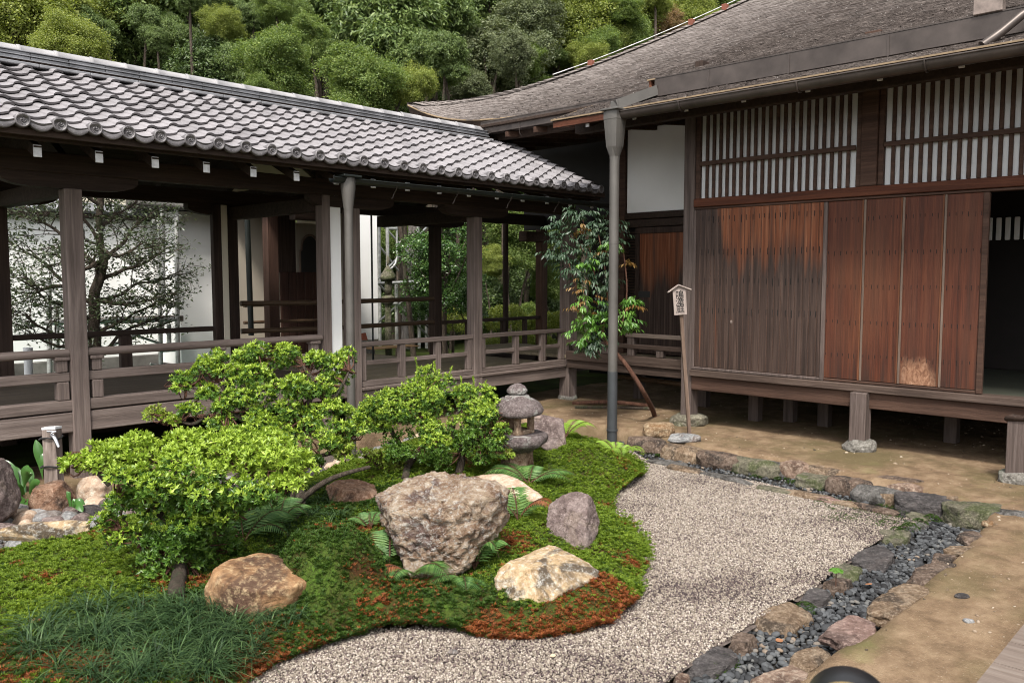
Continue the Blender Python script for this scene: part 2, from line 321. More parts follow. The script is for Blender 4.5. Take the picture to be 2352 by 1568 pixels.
def shutter_mat(name, weather, yl=4.60):
    """old cedar boards: bare red-brown wood with a weathered grey lower part whose upper limit runs in ragged tongues"""
    t = NT(name); sep = t.n('ShaderNodeSeparateXYZ'); t.l(t.pos, sep.inputs[0]); z = sep.outputs[2]
    g = t.noise(1., 5, .65, t.scale((30, 34, 1.0)), .5); lo = t.noise(1., 3, .6, t.scale((3, 5.5, .5))); br = t.noise(1., 3, .5, t.scale((1.2, 1.2, .8)))
    red = t.ramp(g, [(.25, (.022, .006, .003)), (.5, (.082, .020, .008)), (.78, (.155, .050, .021))])
    red = t.mix(t.ramp(lo, [(.35, 0.), (.7, .55)]), red, (.075, .03, .018)); red = t.mix(t.ramp(br, [(.45, 0.), (.7, .30)]), red, (.18, .075, .035))
    if weather:
        gr = t.ramp(g, [(.26, (.010, .006, .0045)), (.5, (.046, .0275, .021)), (.8, (.115, .076, .060))]); red = t.ramp(g, [(.22, (.055, .016, .007)), (.5, (.19, .060, .023)), (.78, (.33, .15, .08))]); red = t.mix(t.ramp(t.noise(1., 3, .6, t.scale((2, 20, .9))), [(.5, 0.), (.68, .6)]), red, (.07, .045, .034))
        ton = t.noise(1., 2, .5, t.scale((2, 8.5, .05))); fin = t.noise(1., 3, .6, t.scale((2, 30, .8))); wide = t.noise(1., 1, .5, t.scale((1, 1.1, .05)))
        lim = t.math('ADD', t.math('ADD', t.math('MULTIPLY', ton, 1.15), t.math('MULTIPLY', fin, .30)), t.math('MULTIPLY', wide, .5))
        ysl = t.math('MAXIMUM', t.math('MULTIPLY', t.math('SUBTRACT', sep.outputs[1], yl), 4.5), 0.)
        h = t.math('SUBTRACT', t.math('ADD', z, t.math('SUBTRACT', 1.02, lim)), ysl)
        mr = t.n('ShaderNodeMapRange'); mr.inputs['From Min'].default_value = weather-.13; mr.inputs['From Max'].default_value = weather+.17; t.l(h, mr.inputs['Value'])
        streak = t.ramp(t.noise(1., 2, .5, t.scale((2, 14, .25))), [(.68, 0.), (.72, .75)])
        col = t.mix(t.math('MAXIMUM', mr.outputs[0], streak), gr, red)
    else:
        mr = t.n('ShaderNodeMapRange'); mr.inputs['From Min'].default_value = .62; mr.inputs['From Max'].default_value = 1.05; t.l(z, mr.inputs['Value']); foot = t.math('MULTIPLY', t.math('SUBTRACT', 1., mr.outputs[0]), t.ramp(t.noise(1., 3, .6, t.scale((3, 26, .7))), [(.42, 0.), (.6, .9)]))
        col = t.mix(foot, red, (.028, .016, .012)); cyw = (atX(2068, 700, 8.04)[1]+atX(2163, 700, 8.04)[1])/2; dv_ = t.n('ShaderNodeVectorMath', operation='DISTANCE'); t.l(t.pos, dv_.inputs[0]); dv_.inputs[1].default_value = (8.02, cyw, .70)
        wv_ = t.math('ADD', dv_.outputs['Value'], t.math('MULTIPLY', t.noise(9., 4, .6, t.scale((1, 1, .55))), .22)); inb = t.math('LESS_THAN', t.math('ABSOLUTE', t.math('SUBTRACT', sep.outputs[1], cyw)), .165)
        worn = t.math('MULTIPLY', t.math('MULTIPLY', t.ramp(wv_, [(.22, .95), (.33, 0.)]), inb), 1.); curl = t.ramp(t.noise(16., 4, .7, t.scale((1, 1, .6)), 2.5), [(.35, (.15, .065, .035)), (.55, (.32, .17, .10)), (.7, (.44, .27, .18))]); col = t.mix(worn, col, curl)
    fine = t.noise(1., 4, .7, t.scale((60, 90, 4))); col = t.mix(.25, col, t.ramp(fine, [(.3, .03), (.7, .4)]), 'OVERLAY')
    t.bump(t.math('ADD', g, fine), .5, .006); return t.done(col, .62, .3)
SHUT_A = shutter_mat('weathered_shutter_boards', 1.92); SHUT_B = shutter_mat('red_brown_shutter_boards', 0); DOOR_M = shutter_mat('small_door_boards', 1.62, 9.)

G_AZ = leafmat('azalea_leaf_bright', [(.0, (0.078, 0.150, 0.016)), (.40, (0.215, 0.319, 0.034)), (1., (0.468, 0.585, 0.091))], .38, .30)
G_AZD = leafmat('azalea_leaf_deep', [(.0, (0.024, 0.061, 0.011)), (.5, (0.072, 0.149, 0.022)), (1., (0.176, 0.275, 0.039))], .38, .25)
G_AZO = leafmat('azalea_leaf_olive', [(.0, (0.072, 0.108, 0.017)), (.45, (0.180, 0.228, 0.036)), (1., (0.384, 0.408, 0.096))], .38, .28)
G_EV = leafmat('evergreen_leaf', [(.0, (0.030, 0.057, 0.015)), (.5, (0.100, 0.150, 0.043)), (1., (0.275, 0.338, 0.119))], .42, .25, .3)
G_EVD = leafmat('dark_evergreen_leaf', [(.0, (0.022, 0.043, 0.013)), (.5, (0.065, 0.105, 0.030)), (1., (0.175, 0.231, 0.075))], .42, .2)
G_OL = leafmat('olive_evergreen_leaf', [(.0, (0.037, 0.053, 0.022)), (.5, (0.106, 0.131, 0.057)), (1., (0.250, 0.263, 0.138))], .42, .22)
G_MP = leafmat('maple_leaf_yellow_green', [(.0, (0.075, 0.106, 0.020)), (.5, (0.206, 0.250, 0.056)), (1., (0.425, 0.438, 0.125))], .5, .4)
G_MG = leafmat('maple_leaf_green', [(.0, (0.044, 0.081, 0.020)), (.5, (0.131, 0.194, 0.050)), (1., (0.312, 0.362, 0.106))], .5, .4)
G_RED = leafmat('maple_leaf_turning', [(.0, (0.108, 0.108, 0.036)), (.5, (0.243, 0.162, 0.077)), (1., (0.396, 0.234, 0.162))], .5, .35)
G_CAM = leafmat('camellia_leaf', [(.0, (.015, .045, .012)), (.5, (.055, .125, .028)), (1., (.17, .27, .07))], .25, .2, .6)
G_PRU = leafmat('pruned_tree_leaf', [(.0, (.018, .030, .012)), (.5, (.05, .07, .03)), (1., (.12, .14, .07))], .35, .2, .5)
G_NAN = leafmat('nandina_leaf', [(.0, (.014, .032, .018)), (.5, (.038, .070, .038)), (1., (.10, .145, .085))], .38, .2, .4)
G_NANB = leafmat('nandina_leaf_bright', [(.0, (.03, .09, .015)), (.5, (.085, .20, .03)), (1., (.19, .32, .06))], .35, .3, .5)
G_NANR = leafmat('nandina_leaf_russet', [(.0, (.10, .06, .02)), (.5, (.22, .12, .04)), (1., (.32, .22, .08))], .4, .3, .4)
G_FERN = leafmat('fern_leaf', [(.0, (.03, .085, .025)), (.5, (.09, .19, .05)), (1., (.22, .33, .10))], .45, .3)
G_FERNY = leafmat('fern_leaf_lime', [(.0, (.13, .24, .03)), (.5, (.24, .38, .055)), (1., (.36, .48, .10))], .45, .35)
G_FERNB = leafmat('fern_leaf_brown', [(.0, (.14, .05, .02)), (1., (.34, .13, .06))], .6, .3)
G_ASP = leafmat('aspidistra_leaf', [(.0, (.02, .07, .014)), (.6, (.055, .145, .03)), (1., (.14, .25, .06))], .3, .22, .5)
G_GRS = leafmat('mondo_grass_blade', [(.0, (.006, .018, .006)), (.5, (.022, .050, .017)), (.85, (.085, .14, .05)), (1., (.26, .26, .12))], .5, .15, .25)
M_MOSS = leafmat('moss_bright', [(.0, (.045, .085, .008)), (.5, (.105, .165, .014)), (1., (.23, .30, .032))], .6, .35, .2)
M_MOSSD = leafmat('moss_deep', [(.0, (.010, .026, .004)), (.5, (.030, .064, .008)), (1., (.072, .125, .015))], .6, .3, .2)
M_MOSSR = leafmat('moss_rust', [(.0, (.060, .020, .007)), (.5, (.17, .048, .014)), (1., (.31, .10, .030))], .6, .25, .2)

def mosssoil():
    t = NT('moss_ground'); f = t.noise(5., 5, .65); g = t.noise(60., 4, .6)
    col = t.ramp(f, [(.35, (.060, .022, .008)), (.47, (.045, .055, .010)), (.62, (.055, .10, .012))]); col = t.mix(t.ramp(g, [(.35, .7), (.6, 0.)]), col, (.018, .020, .006))
    t.bump(g, 1., .02); return t.done(col, .9, .15)
MOSS_SOIL = mosssoil()
def earth():
    t = NT('bare_sandy_earth'); f = t.noise(1.1, 6, .62); g = t.noise(5., 6, .7); h = t.noise(110., 3, .7); k = t.noise(2.3, 5, .65)
    col = t.ramp(g, [(.3, (.10, .066, .040)), (.5, (.18, .122, .075)), (.7, (.27, .195, .125))])
    col = t.mix(t.ramp(f, [(.46, 0.), (.62, .75)]), col, (.095, .078, .036)); col = t.mix(t.ramp(k, [(.60, 0.), (.72, .4)]), col, (.15, .15, .055))
    col = t.mix(t.ramp(h, [(.62, 0.), (.72, .5)]), col, (.50, .42, .32)); col = t.mix(t.ramp(h, [(.27, .6), (.38, 0.)]), col, (.06, .042, .025))
    t.bump(t.math('ADD', g, h), .7, .012); return t.done(col, .95, .12)
EARTH = earth()
FOREST = plain('forest_floor', (.028, .032, .014), .95, .1, var=.5, sc=1.5)
def gravel(name, stops):
    t = NT(name); r = t.geo.outputs['Random Per Island']; p = t.noise(1.15, 4, .6)
    w = t.ramp(p, [(.50, 0.), (.62, .55)]); f = t.math('SUBTRACT', r, t.math('MULTIPLY', w, .48))
    return t.done(t.ramp(f, stops), .8, .25)
GRAIN = gravel('white_gravel_grain', [(.0, (.055, .04, .04)), (.16, (.12, .088, .082)), (.34, (.17, .140, .112)), (.7, (.275, .235, .19)), (1., (.42, .37, .32))])
GBED = plain('gravel_bed', (.10, .08, .07), .95, .1, var=.5, sc=60.)
PEB = gravel('dark_river_pebble', [(.0, (.018, .018, .019)), (.4, (.046, .048, .051)), (.8, (.085, .089, .093)), (.93, (.12, .117, .11)), (1., (.20, .15, .11))])
PEBBED = plain('wet_channel_bed', (.035, .032, .028), .7, .3, var=.5, sc=30.)

RK_TAN = rockmat('tan_rock', [(.14, .070, .034), (.30, .165, .078), (.46, .29, .155)], (.06, .034, .026), .62, 4.5, .7)
RK_HERO = rockmat('banded_pale_rock', [(.10, .055, .036), (.28, .175, .11), (.47, .35, .245), (.60, .485, .365)], (.115, .070, .064), .34, 7., 1.2, (1, 1, 1.5), .4)
RK_PURP = rockmat('purple_grey_rock', [(.085, .058, .052), (.17, .125, .115), (.30, .24, .22)], (.26, .20, .165), .35, 6., .9)
RK_GOLD = rockmat('golden_mottled_rock', [(.25, .16, .085), (.45, .32, .18), (.62, .51, .36)], (.045, .038, .034), .5, 7., .8, (1, 1, 1), .3)
RK_PINK = rockmat('pale_peach_rock', [(.26, .165, .11), (.42, .30, .215), (.55, .43, .33)], (.25, .135, .085), .2, 4., .6)
RK_GREY = rockmat('grey_stone', [(.10, .10, .10), (.19, .19, .19), (.30, .29, .28)], (.14, .11, .095), .4, 7., .6)
RK_DARK = rockmat('dark_slate_stone', [(.028, .025, .025), (.065, .058, .057), (.13, .115, .11)], (.09, .075, .07), .3, 6., 1., (1, 1, 2.5))
RK_RUST = rockmat('rust_brown_stone', [(.11, .05, .03), (.24, .13, .08), (.40, .27, .19)], (.055, .04, .034), .55, 7., .9)
RK_GREEN = rockmat('mossy_green_stone', [(.075, .068, .05), (.16, .145, .105), (.26, .235, .18)], (.085, .10, .035), .5, 7., .8)
RK_ROSE = rockmat('rose_stone', [(.20, .115, .09), (.33, .21, .17), (.45, .32, .27)], (.13, .085, .07), .35, 6., .8)
RK_OCHRE = rockmat('ochre_stone', [(.15, .085, .042), (.29, .195, .115), (.45, .345, .235)], (.19, .10, .045), .4, 7., .9)
RK_LAN = rockmat('lichened_lantern_stone', [(.060, .045, .043), (.125, .097, .093), (.21, .178, .17)], (.36, .36, .33), .30, 11., .8)
RK_LANB = rockmat('brown_lantern_stone', [(.12, .07, .04), (.22, .15, .10), (.31, .24, .17)], (.13, .055, .03), .4, 9., .7)
RK_BASE = rockmat('pale_foundation_stone', [(.085, .078, .066), (.155, .143, .125), (.24, .225, .20)], (.17, .19, .14), .35, 10., .6)

E_BRN = rockmat('brown_edging_stone', [(.055, .035, .026), (.13, .088, .064), (.27, .205, .16)], (.035, .028, .024), .5, 9., 1.)
E_TAN = rockmat('tan_edging_stone', [(.10, .062, .036), (.22, .15, .095), (.38, .295, .21)], (.06, .045, .034), .5, 9., 1.)
E_GRY = rockmat('grey_edging_stone', [(.055, .052, .048), (.12, .113, .105), (.22, .205, .19)], (.04, .035, .03), .45, 9., 1.)
E_GRN = rockmat('green_edging_stone', [(.055, .05, .036), (.125, .115, .08), (.22, .20, .14)], (.07, .085, .03), .5, 9., .9)
E_PCH = rockmat('peach_edging_stone', [(.14, .085, .058), (.28, .19, .14), (.44, .335, .26)], (.09, .05, .036), .45, 8., .9)
E_RSE = rockmat('rose_edging_stone', [(.13, .075, .062), (.235, .150, .125), (.36, .26, .22)], (.10, .065, .055), .4, 7., .9)
# ================================================================ ground, gravel, moss
def poly_px(pts, z): return np.array([at(x, y, z)[:2] for x, y in pts])
ZG = -.10; RH2 = FW[:2]/math.hypot(FW[0], FW[1])
EARTH_EDGE = np.concatenate([np.array([[2.0, .2]]), poly_px([(1760, 1600), (1850, 1540), (1930, 1490), (2030, 1425), (2090, 1375), (2150, 1315), (2215, 1255), (2270, 1205), (2275, 1172), (2200, 1146), (2080, 1114), (1980, 1092), (1870, 1068), (1750, 1046), (1620, 1024), (1540, 1006), (1450, 988), (1400, 978), (1330, 968), (1240, 948), (1210, 942)], 0.), np.array([[5.6, 6.9], [1.0, 7.0], [-3, 7.0], [-3, .2]])])
GRAVEL_EDGE = poly_px([(430, 1640), (560, 1568), (640, 1527), (740, 1492), (830, 1464), (900, 1453), (960, 1449), (1050, 1456), (1140, 1467), (1230, 1469), (1330, 1456), (1400, 1436), (1445, 1400), (1468, 1367), (1460, 1337), (1478, 1302), (1486, 1267), (1470, 1237), (1440, 1207), (1405, 1187), (1398, 1162), (1412, 1137), (1450, 1117), (1475, 1097), (1470, 1072), (1440, 1047), (1415, 1032), (1395, 1022)], ZG)
GRAVEL_POLY = np.concatenate([GRAVEL_EDGE, poly_px([(1420, 1016), (1480, 1052), (1600, 1080), (1750, 1108), (1850, 1132), (1950, 1158), (2050, 1186), (2120, 1192), (2050, 1222), (1990, 1255), (1930, 1297), (1870, 1348), (1790, 1390), (1700, 1448), (1600, 1510), (1530, 1562), (1440, 1640)], ZG)])
CHAN_POLY = poly_px([(1500, 1640), (1600, 1545), (1700, 1462), (1790, 1400), (1870, 1352), (1930, 1304), (1990, 1262), (2050, 1230), (2100, 1195), (2200, 1172), (2290, 1200), (2225, 1265), (2160, 1325), (2100, 1380), (2040, 1430), (1945, 1495), (1860, 1560), (1770, 1640)], -.14)
BACK_POLY = poly_px([(1400, 1000), (1450, 1010), (1540, 1035), (1620, 1055), (1750, 1078), (1870, 1102), (1980, 1130), (2080, 1160), (2180, 1185), (2120, 1196), (2050, 1186), (1950, 1158), (1850, 1132), (1750, 1108), (1600, 1080), (1480, 1052), (1420, 1022)], -.12)
COB_EDGE = poly_px([(-250, 1300), (0, 1262), (60, 1245), (120, 1228), (210, 1212), (300, 1185), (400, 1165), (560, 1120), (700, 1098), (790, 1062), (860, 1030), (960, 1000), (1080, 985), (1160, 975)], -.05)
NGE = len(GRAVEL_EDGE)
MOSS_POLY = np.concatenate([GRAVEL_EDGE, poly_px([(1330, 1000), (1290, 985), (1240, 975)], 0), COB_EDGE[::-1], np.array([[-.6, 5.0], [.4, 3.0]])])
def roughen(E, st=.03, amp=.016):
    out = []
    for a, b in zip(E[:-1], E[1:]):
        n = max(int(np.linalg.norm(b-a)/st), 1); out += [a+(b-a)*k/n for k in range(n)]
    out = np.array(out+[E[-1]]); return out+amp*np.stack([n2(out[:, 0], out[:, 1], 9, 51, 3), n2(out[:, 0], out[:, 1], 9, 52, 3)], 1)
GRAVEL_EDGE = roughen(GRAVEL_EDGE); MOSS_POLY = np.concatenate([GRAVEL_EDGE, MOSS_POLY[NGE:]])
def inside(P, poly):
    x, y = P[:, 0], P[:, 1]; r = np.zeros(len(P), bool); a = poly; b = np.roll(poly, -1, 0)
    for (x0, y0), (x1, y1) in zip(a, b):
        c = (y0 > y) != (y1 > y); r ^= c & (x < (x1-x0)*(y-y0)/(y1-y0+1e-12)+x0)
    return r
def pdist(P, line, closed=False):
    a = line if closed else line[:-1]; b = np.roll(line, -1, 0) if closed else line[1:]; d = np.full(len(P), 1e9)
    for p, q in zip(a, b):
        e = q-p; t = np.clip(((P-p)@e)/(e@e+1e-12), 0, 1); d = np.minimum(d, np.linalg.norm(P-p-t[:, None]*e, axis=1))
    return d
MOUNDS = [(at(752, 1330, .0)[:2], .40, .0), (at(1345, 1075, 0)[:2], .55, .16), (at(930, 1395, 0)[:2], .30, .07), (at(1385, 1350, 0)[:2], .30, .06), (at(900, 1080, 0)[:2], .5, .06), (at(1240, 1230, 0)[:2], .3, .05), (at(650, 1440, 0)[:2], .25, .05)]
def moss_h(P):
    d = pdist(P, GRAVEL_EDGE); c = pdist(P, COB_EDGE)
    h = ZG-.018+.080*(1-np.exp(-d/.055))+.12*(1-np.exp(-d/.7)) - .15*np.exp(-c/.5)
    for m, r, a in MOUNDS: h = h+a*np.exp(-((P-m)**2).sum(1)/r**2*1.6)
    h = h+.29*np.exp(-(((P-at(757, 1352, 0)[:2])**2).sum(1)/.275**2)**2.4)
    for x, y, bk, r in ((1008, 1338, .28, .33), (600, 1412, .22, .27), (1258, 1382, .18, .26), (1315, 1262, .16, .17)): h = h+.014*np.exp(-((np.linalg.norm(P-at(x, y, .06)[:2]-RH2*bk, axis=1)-r)/.07)**2)
    return h+.020*n2(P[:, 0], P[:, 1], 4.5, 3)+.009*n2(P[:, 0], P[:, 1], 16, 5)
def moss_at(x, y, z=.03):
    for _ in range(12):
        p = at(x, y, z); z = .5*z+.5*float(moss_h(p[None, :2])[0])
    return at(x, y, z)

def ground_h(P):
    ins = inside(P, EARTH_EDGE); d = pdist(P, EARTH_EDGE, True); s = np.where(ins, np.clip(d/.10, 0, 1), 0)
    h = .012*n2(P[:, 0], P[:, 1], 2.2, 9)+.006*n2(P[:, 0], P[:, 1], 11, 8)-.27*s
    return h
def heightgrid(x0, x1, y0, y1, st, fn):
    xs = np.arange(x0, x1+st/2, st); ys = np.arange(y0, y1+st/2, st); X, Y = np.meshgrid(xs, ys, indexing='ij'); P = np.stack([X.ravel(), Y.ravel()], 1)
    V = np.column_stack([P, fn(P)]); nx, ny = X.shape; i, j = np.meshgrid(np.arange(nx-1), np.arange(ny-1), indexing='ij'); a = (i*ny+j).ravel()
    return V, np.stack([a, a+ny, a+ny+1, a+1], 1)
# one sheet: fine near the camera, coarse ring to the horizon that rises into the wooded hill
V, F = heightgrid(-4, 14, -4, 8, .06, ground_h)
tag(link('ground', np_mesh('ground', V, F, EARTH, smooth=True)), kind='structure')
def far_h(P):
    dd = P@np.array([.7186, .6954]); s = np.clip(dd-25, 0, 60); near = ((P[:, 0] > -4) & (P[:, 0] < 14) & (P[:, 1] > -4) & (P[:, 1] < 8))
    return np.where(near, -.45, -.02+.02*n2(P[:, 0], P[:, 1], .8, 2))+s*.55
V, F = heightgrid(-200, 200, -200, 200, 4., far_h); tag(link('hill', np_mesh('hill', V, F, FOREST, smooth=True)), kind='structure')
V, F = heightgrid(-6, 30, 8.0, 30, .25, lambda P: np.where(P[:, 1] < 8.1, 0, -.0+.03*n2(P[:, 0], P[:, 1], 1.2, 4))+np.clip(P@np.array([.7186, .6954])-24.5, 0, 60)*.56)
def lawn():
    t = NT('mossy_lawn'); f = t.noise(1.6, 5, .6); return t.done(t.ramp(f, [(.3, (.030, .024, .010)), (.5, (.032, .045, .010)), (.7, (.065, .09, .018))]), .95, .1)
LAWN = lawn()
tag(link('back_garden_ground', np_mesh('back_garden_ground', V, F, LAWN, smooth=True)), kind='structure')

# beds: flat sheets under the loose stones
def sheet(name, poly, z, m, st=.05):
    lo, hi = poly.min(0)-.1, poly.max(0)+.1; V, F = heightgrid(lo[0], hi[0], lo[1], hi[1], st, lambda P: z+.008*n2(P[:, 0], P[:, 1], 3, 6))
    k = inside(V[F].mean(1)[:, :2], poly); return tag(link(name, np_mesh(name, V, F[k], m, smooth=True)), kind='structure')
sheet('gravel_bed', GRAVEL_POLY, ZG-.012, GBED); sheet('channel_bed', CHAN_POLY, -.175, PEBBED); sheet('gutter_bed', BACK_POLY, -.15, PEBBED)
def spray(poly, per, zfn, lo=None, hi=None):
    lo, hi = poly.min(0), poly.max(0); n = int(per*np.prod(hi-lo)); P = rng.uniform(lo, hi, (n, 2)); P = P[inside(P, poly)]; return np.column_stack([P, zfn(P)])
def inview(P, m=120):
    d = P-CAM; z = d@FW; x = CX+FPX*(d@RT)/z; y = CY-FPX*(d@UP)/z
    return (z > .5) & (x > -m*3) & (x < 2352+m*3) & (y < 1568+m*3)
# white gravel
GRAV2 = np.concatenate([GRAVEL_EDGE+.10*norm(np.array([[-.2, 1.]])), GRAVEL_POLY[len(GRAVEL_EDGE):]])
P = spray(GRAVEL_POLY, 23000, lambda P: ZG-.004+rng.uniform(-.003, .006, len(P))); q = []
for a, b in zip(GRAVEL_EDGE[:-1], GRAVEL_EDGE[1:]):
    n = int(np.linalg.norm(b-a)*2600); t = rng.random((n, 1)); q.append(a+(b-a)*t+rng.normal(size=(n, 2))*.035)
q = np.concatenate(q); P = np.concatenate([P, np.column_stack([q, ZG-.002+rng.uniform(-.003, .006, len(q))])]); P = P[inview(P)]
tv, tf = ICO[1]; tv = tv*np.array([1, .8, .68])*(1+.22*rng.normal(size=(len(tv), 1)).clip(-1, 1)); n = len(P); dist = np.linalg.norm(P-CAM, axis=1)
V, F = scatter(tv[:12] if False else tv, tf, P, rng.normal(size=(n, 3)), rng.normal(size=(n, 3)), rng.uniform(.0042, .0080, n)) if False else scatter(*ico(1), P, rng.normal(size=(n, 3)), np.array([0, 0, 1.])+.5*rng.normal(size=(n, 3)), rng.uniform(.0036, .0068, n))
V = V+.0014*np.random.default_rng(5).normal(size=V.shape)
tag(link('gravel', np_mesh('gravel', V, F, GRAIN)), 'pale white and grey raked gravel filling the garden floor', 'gravel', kind='stuff')
# dark river pebbles in the channel
P = spray(CHAN_POLY, 2500, lambda P: -.150+rng.uniform(-.012, .016, len(P))); P = P[inview(P)]; n = len(P)
V, F = scatter(ICO[2][0]*np.array([1, .74, .55]), ICO[2][1], P, rng.normal(size=(n, 3))*[1, 1, .25], np.array([0, 0, 1.])+.28*rng.normal(size=(n, 3)), rng.gamma(14, .0172/14, n))
tag(link('river_pebbles', np_mesh('river_pebbles', V, F, PEB, smooth=True)), 'smooth dark grey river pebbles lining the narrow drainage channel', 'pebbles', kind='stuff')
P = spray(BACK_POLY, 700, lambda P: -.135+rng.uniform(-.01, .012, len(P))); n = len(P)
V, F = scatter(ICO[1][0]*np.array([1, .74, .55]), ICO[1][1], P, rng.normal(size=(n, 3))*[1, 1, .25], np.array([0, 0, 1.])+.3*rng.normal(size=(n, 3)), rng.gamma(12, .017/12, n))
tag(link('gutter_pebbles', np_mesh('gutter_pebbles', V, F, PEB, smooth=True)), 'small dark pebbles in the narrow gutter below the back stone edging', 'pebbles', kind='stuff')

# moss: a soft ground with many small star-shaped shoots standing on it
lo, hi = MOSS_POLY.min(0)-.1, MOSS_POLY.max(0)+.1
V, F = heightgrid(max(lo[0], -.2), hi[0], max(lo[1], 2.2), hi[1], .035, moss_h); k = inside(V[F].mean(1)[:, :2], MOSS_POLY)
mossV = (V, F[k])
STAR = []
for a in range(6):
    c, s = math.cos(a*1.047), math.sin(a*1.047); STAR.append([[0, 0, -.2], [.55*c-.2*s, .55*s+.2*c, .35], [1.0*c, 1.0*s, .75 if a % 2 else .45], [.55*c+.2*s, .55*s-.2*c, .35]])
sv_ = np.array(STAR).reshape(-1, 3); sf_ = np.array([[4*i, 4*i+1, 4*i+2] for i in range(6)]+[[4*i, 4*i+2, 4*i+3] for i in range(6)])
P = spray(MOSS_POLY, 7000, moss_h); q = []
for a, b in zip(GRAVEL_EDGE[:-1], GRAVEL_EDGE[1:]):
    n = int(np.linalg.norm(b-a)*900); t = rng.random((n, 1)); q.append(a+(b-a)*t+rng.normal(size=(n, 2))*.022)
q = np.concatenate(q); P = np.concatenate([P, np.column_stack([q, np.maximum(moss_h(q), ZG)+.004])]); P = P[inview(P)]; n = len(P)
def field(pts): return sum(a*np.exp(-((P[:, :2]-at(x, y, .03)[:2])**2).sum(1)/r**2) for x, y, r, a in pts)
dg = pdist(P[:, :2], GRAVEL_EDGE); noi = n2(P[:, 0], P[:, 1], 5, 21)
rust = field([(1370, 1400, .26, 2.0), (1430, 1360, .16, 1.6), (1400, 1340, .12, 1.0), (1240, 1420, .22, 1.2), (1130, 1400, .12, 1.0), (1100, 1440, .2, .9), (1180, 1250, .14, .9), (800, 1290, .16, .9), (850, 1230, .2, .7), (860, 1380, .12, .9), (980, 1340, .1, .5), (1440, 1260, .12, .8), (900, 1420, .2, .5), (640, 1470, .2, .6), (420, 1330, .16, .6), (260, 1225, .2, .5), (100, 1540, .35, .7), (1300, 1080, .12, .4), (450, 1520, .2, .4)])+.55*noi-.16+.12*np.exp(-dg/.05)+.30*np.exp(-((P[:, :2]-at(752, 1345, 0)[:2])**2).sum(1)/.25**2)
deep = field([(755, 1300, .42, 2.2), (1000, 1400, .45, 1.2), (700, 1420, .4, 1.1), (800, 1440, .4, 1.0), (1250, 1440, .3, .8), (350, 1480, .5, .9), (500, 1380, .3, .9), (60, 1520, .35, .5), (700, 1180, .6, .9), (900, 1150, .5, .7)])+.3*n2(P[:, 0], P[:, 1], 7, 31)
u = rng.random(n); mi = np.where(u < np.clip(rust, 0, .92), 2, np.where(rng.random(n) < np.clip(deep, 0, 1), 1, 0))
clump = n2(P[:, 0], P[:, 1], 28, 41, 2); sz = rng.uniform(.010, .0165, n)*np.where(mi == 2, .95, 1)*(1+.35*clump); P[:, 2] += rng.uniform(-.006, .014, n)+.014*clump
V, F = scatter(sv_, sf_, P, rng.normal(size=(n, 3))*[1, 1, .15], np.array([0, 0, 1.])+.3*rng.normal(size=(n, 3)), sz)
# the rust patches also carry long dry needles
q = P[(mi == 2) & (rust > .55)]; q = np.repeat(q, 2, 0); m = len(q); q = q+rng.normal(size=(m, 3))*[.008, .008, .002]; dn = norm(rng.normal(size=(m, 3))*[1, 1, .35])
nv, nf = scatter(leaf_t(.08, -.1)[0], leaf_t(.08)[1], q, dn, np.array([0, 0, 1.])+.2*rng.normal(size=(m, 3)), rng.uniform(.012, .028, m))
gv, gf = mossV; tri = np.concatenate([gf[:, :3], gf[:, [0, 2, 3]]])
VV, FF = join([(gv, tri), (V, F), (nv, nf)]); ids = np.concatenate([np.full(len(tri), 3), np.repeat(mi, len(sf_)), np.full(len(nf), 2)])
tag(link('moss', np_mesh('moss', VV, FF, [M_MOSS, M_MOSSD, M_MOSSR, MOSS_SOIL], ids)), 'thick green moss with rust red patches mounded around the garden rocks', 'moss', kind='stuff')
# moss strip in the back gutter and small pads among the channel stones
def pad(x, y, z, r, cnt, mats=M_MOSSD, h=.03, name='moss_pad', sc=.007):
    c = at(x, y, z); a = rng.uniform(0, 6.28, cnt); rr = r*np.sqrt(rng.random(cnt)); p = np.stack([c[0]+rr*np.cos(a), c[1]+rr*np.sin(a), z+h*(1-(rr/r)**2)*.9], 1)
    return scatter(sv_, sf_, p, rng.normal(size=(cnt, 3))*[1, 1, .15], np.array([0, 0, 1.])+.3*rng.normal(size=(cnt, 3)), rng.uniform(.8, 1.4, cnt)*sc)
ps = []
for i in range(60):
    t = i/59.; x = 1450+t*640; y = 1026+.206*(x-1450)+6*math.sin(i*1.7); ps.append(pad(x+rng.uniform(-6, 6), y+rng.uniform(-5, 5), -.135, rng.uniform(.03, .08), int(rng.integers(40, 130)), h=.022))
for x, y, z in [(2110, 1205, -.13), (2060, 1225, -.13), (1860, 1390, -.15), (1850, 1402, -.15), (1668, 1525, -.15), (1640, 1545, -.15), (2090, 1215, -.10), (1880, 1372, -.15), (2140, 1195, -.12)]: ps.append(pad(x, y, z, .07, 150, h=.05))
for i in range(45):
    x, y = rng.uniform(1880, 2090), 0; y = rng.uniform(1150, 1200)+(x-1900)*.10-6; ps.append(pad(x, y, ZG, rng.uniform(.04, .12), 22, h=.012, sc=.006))
V, F = join(ps); tag(link('gutter_moss', np_mesh('gutter_moss', V, F, M_MOSSD)), 'low dark green moss strip in the back gutter and channel edges', 'moss', kind='stuff')

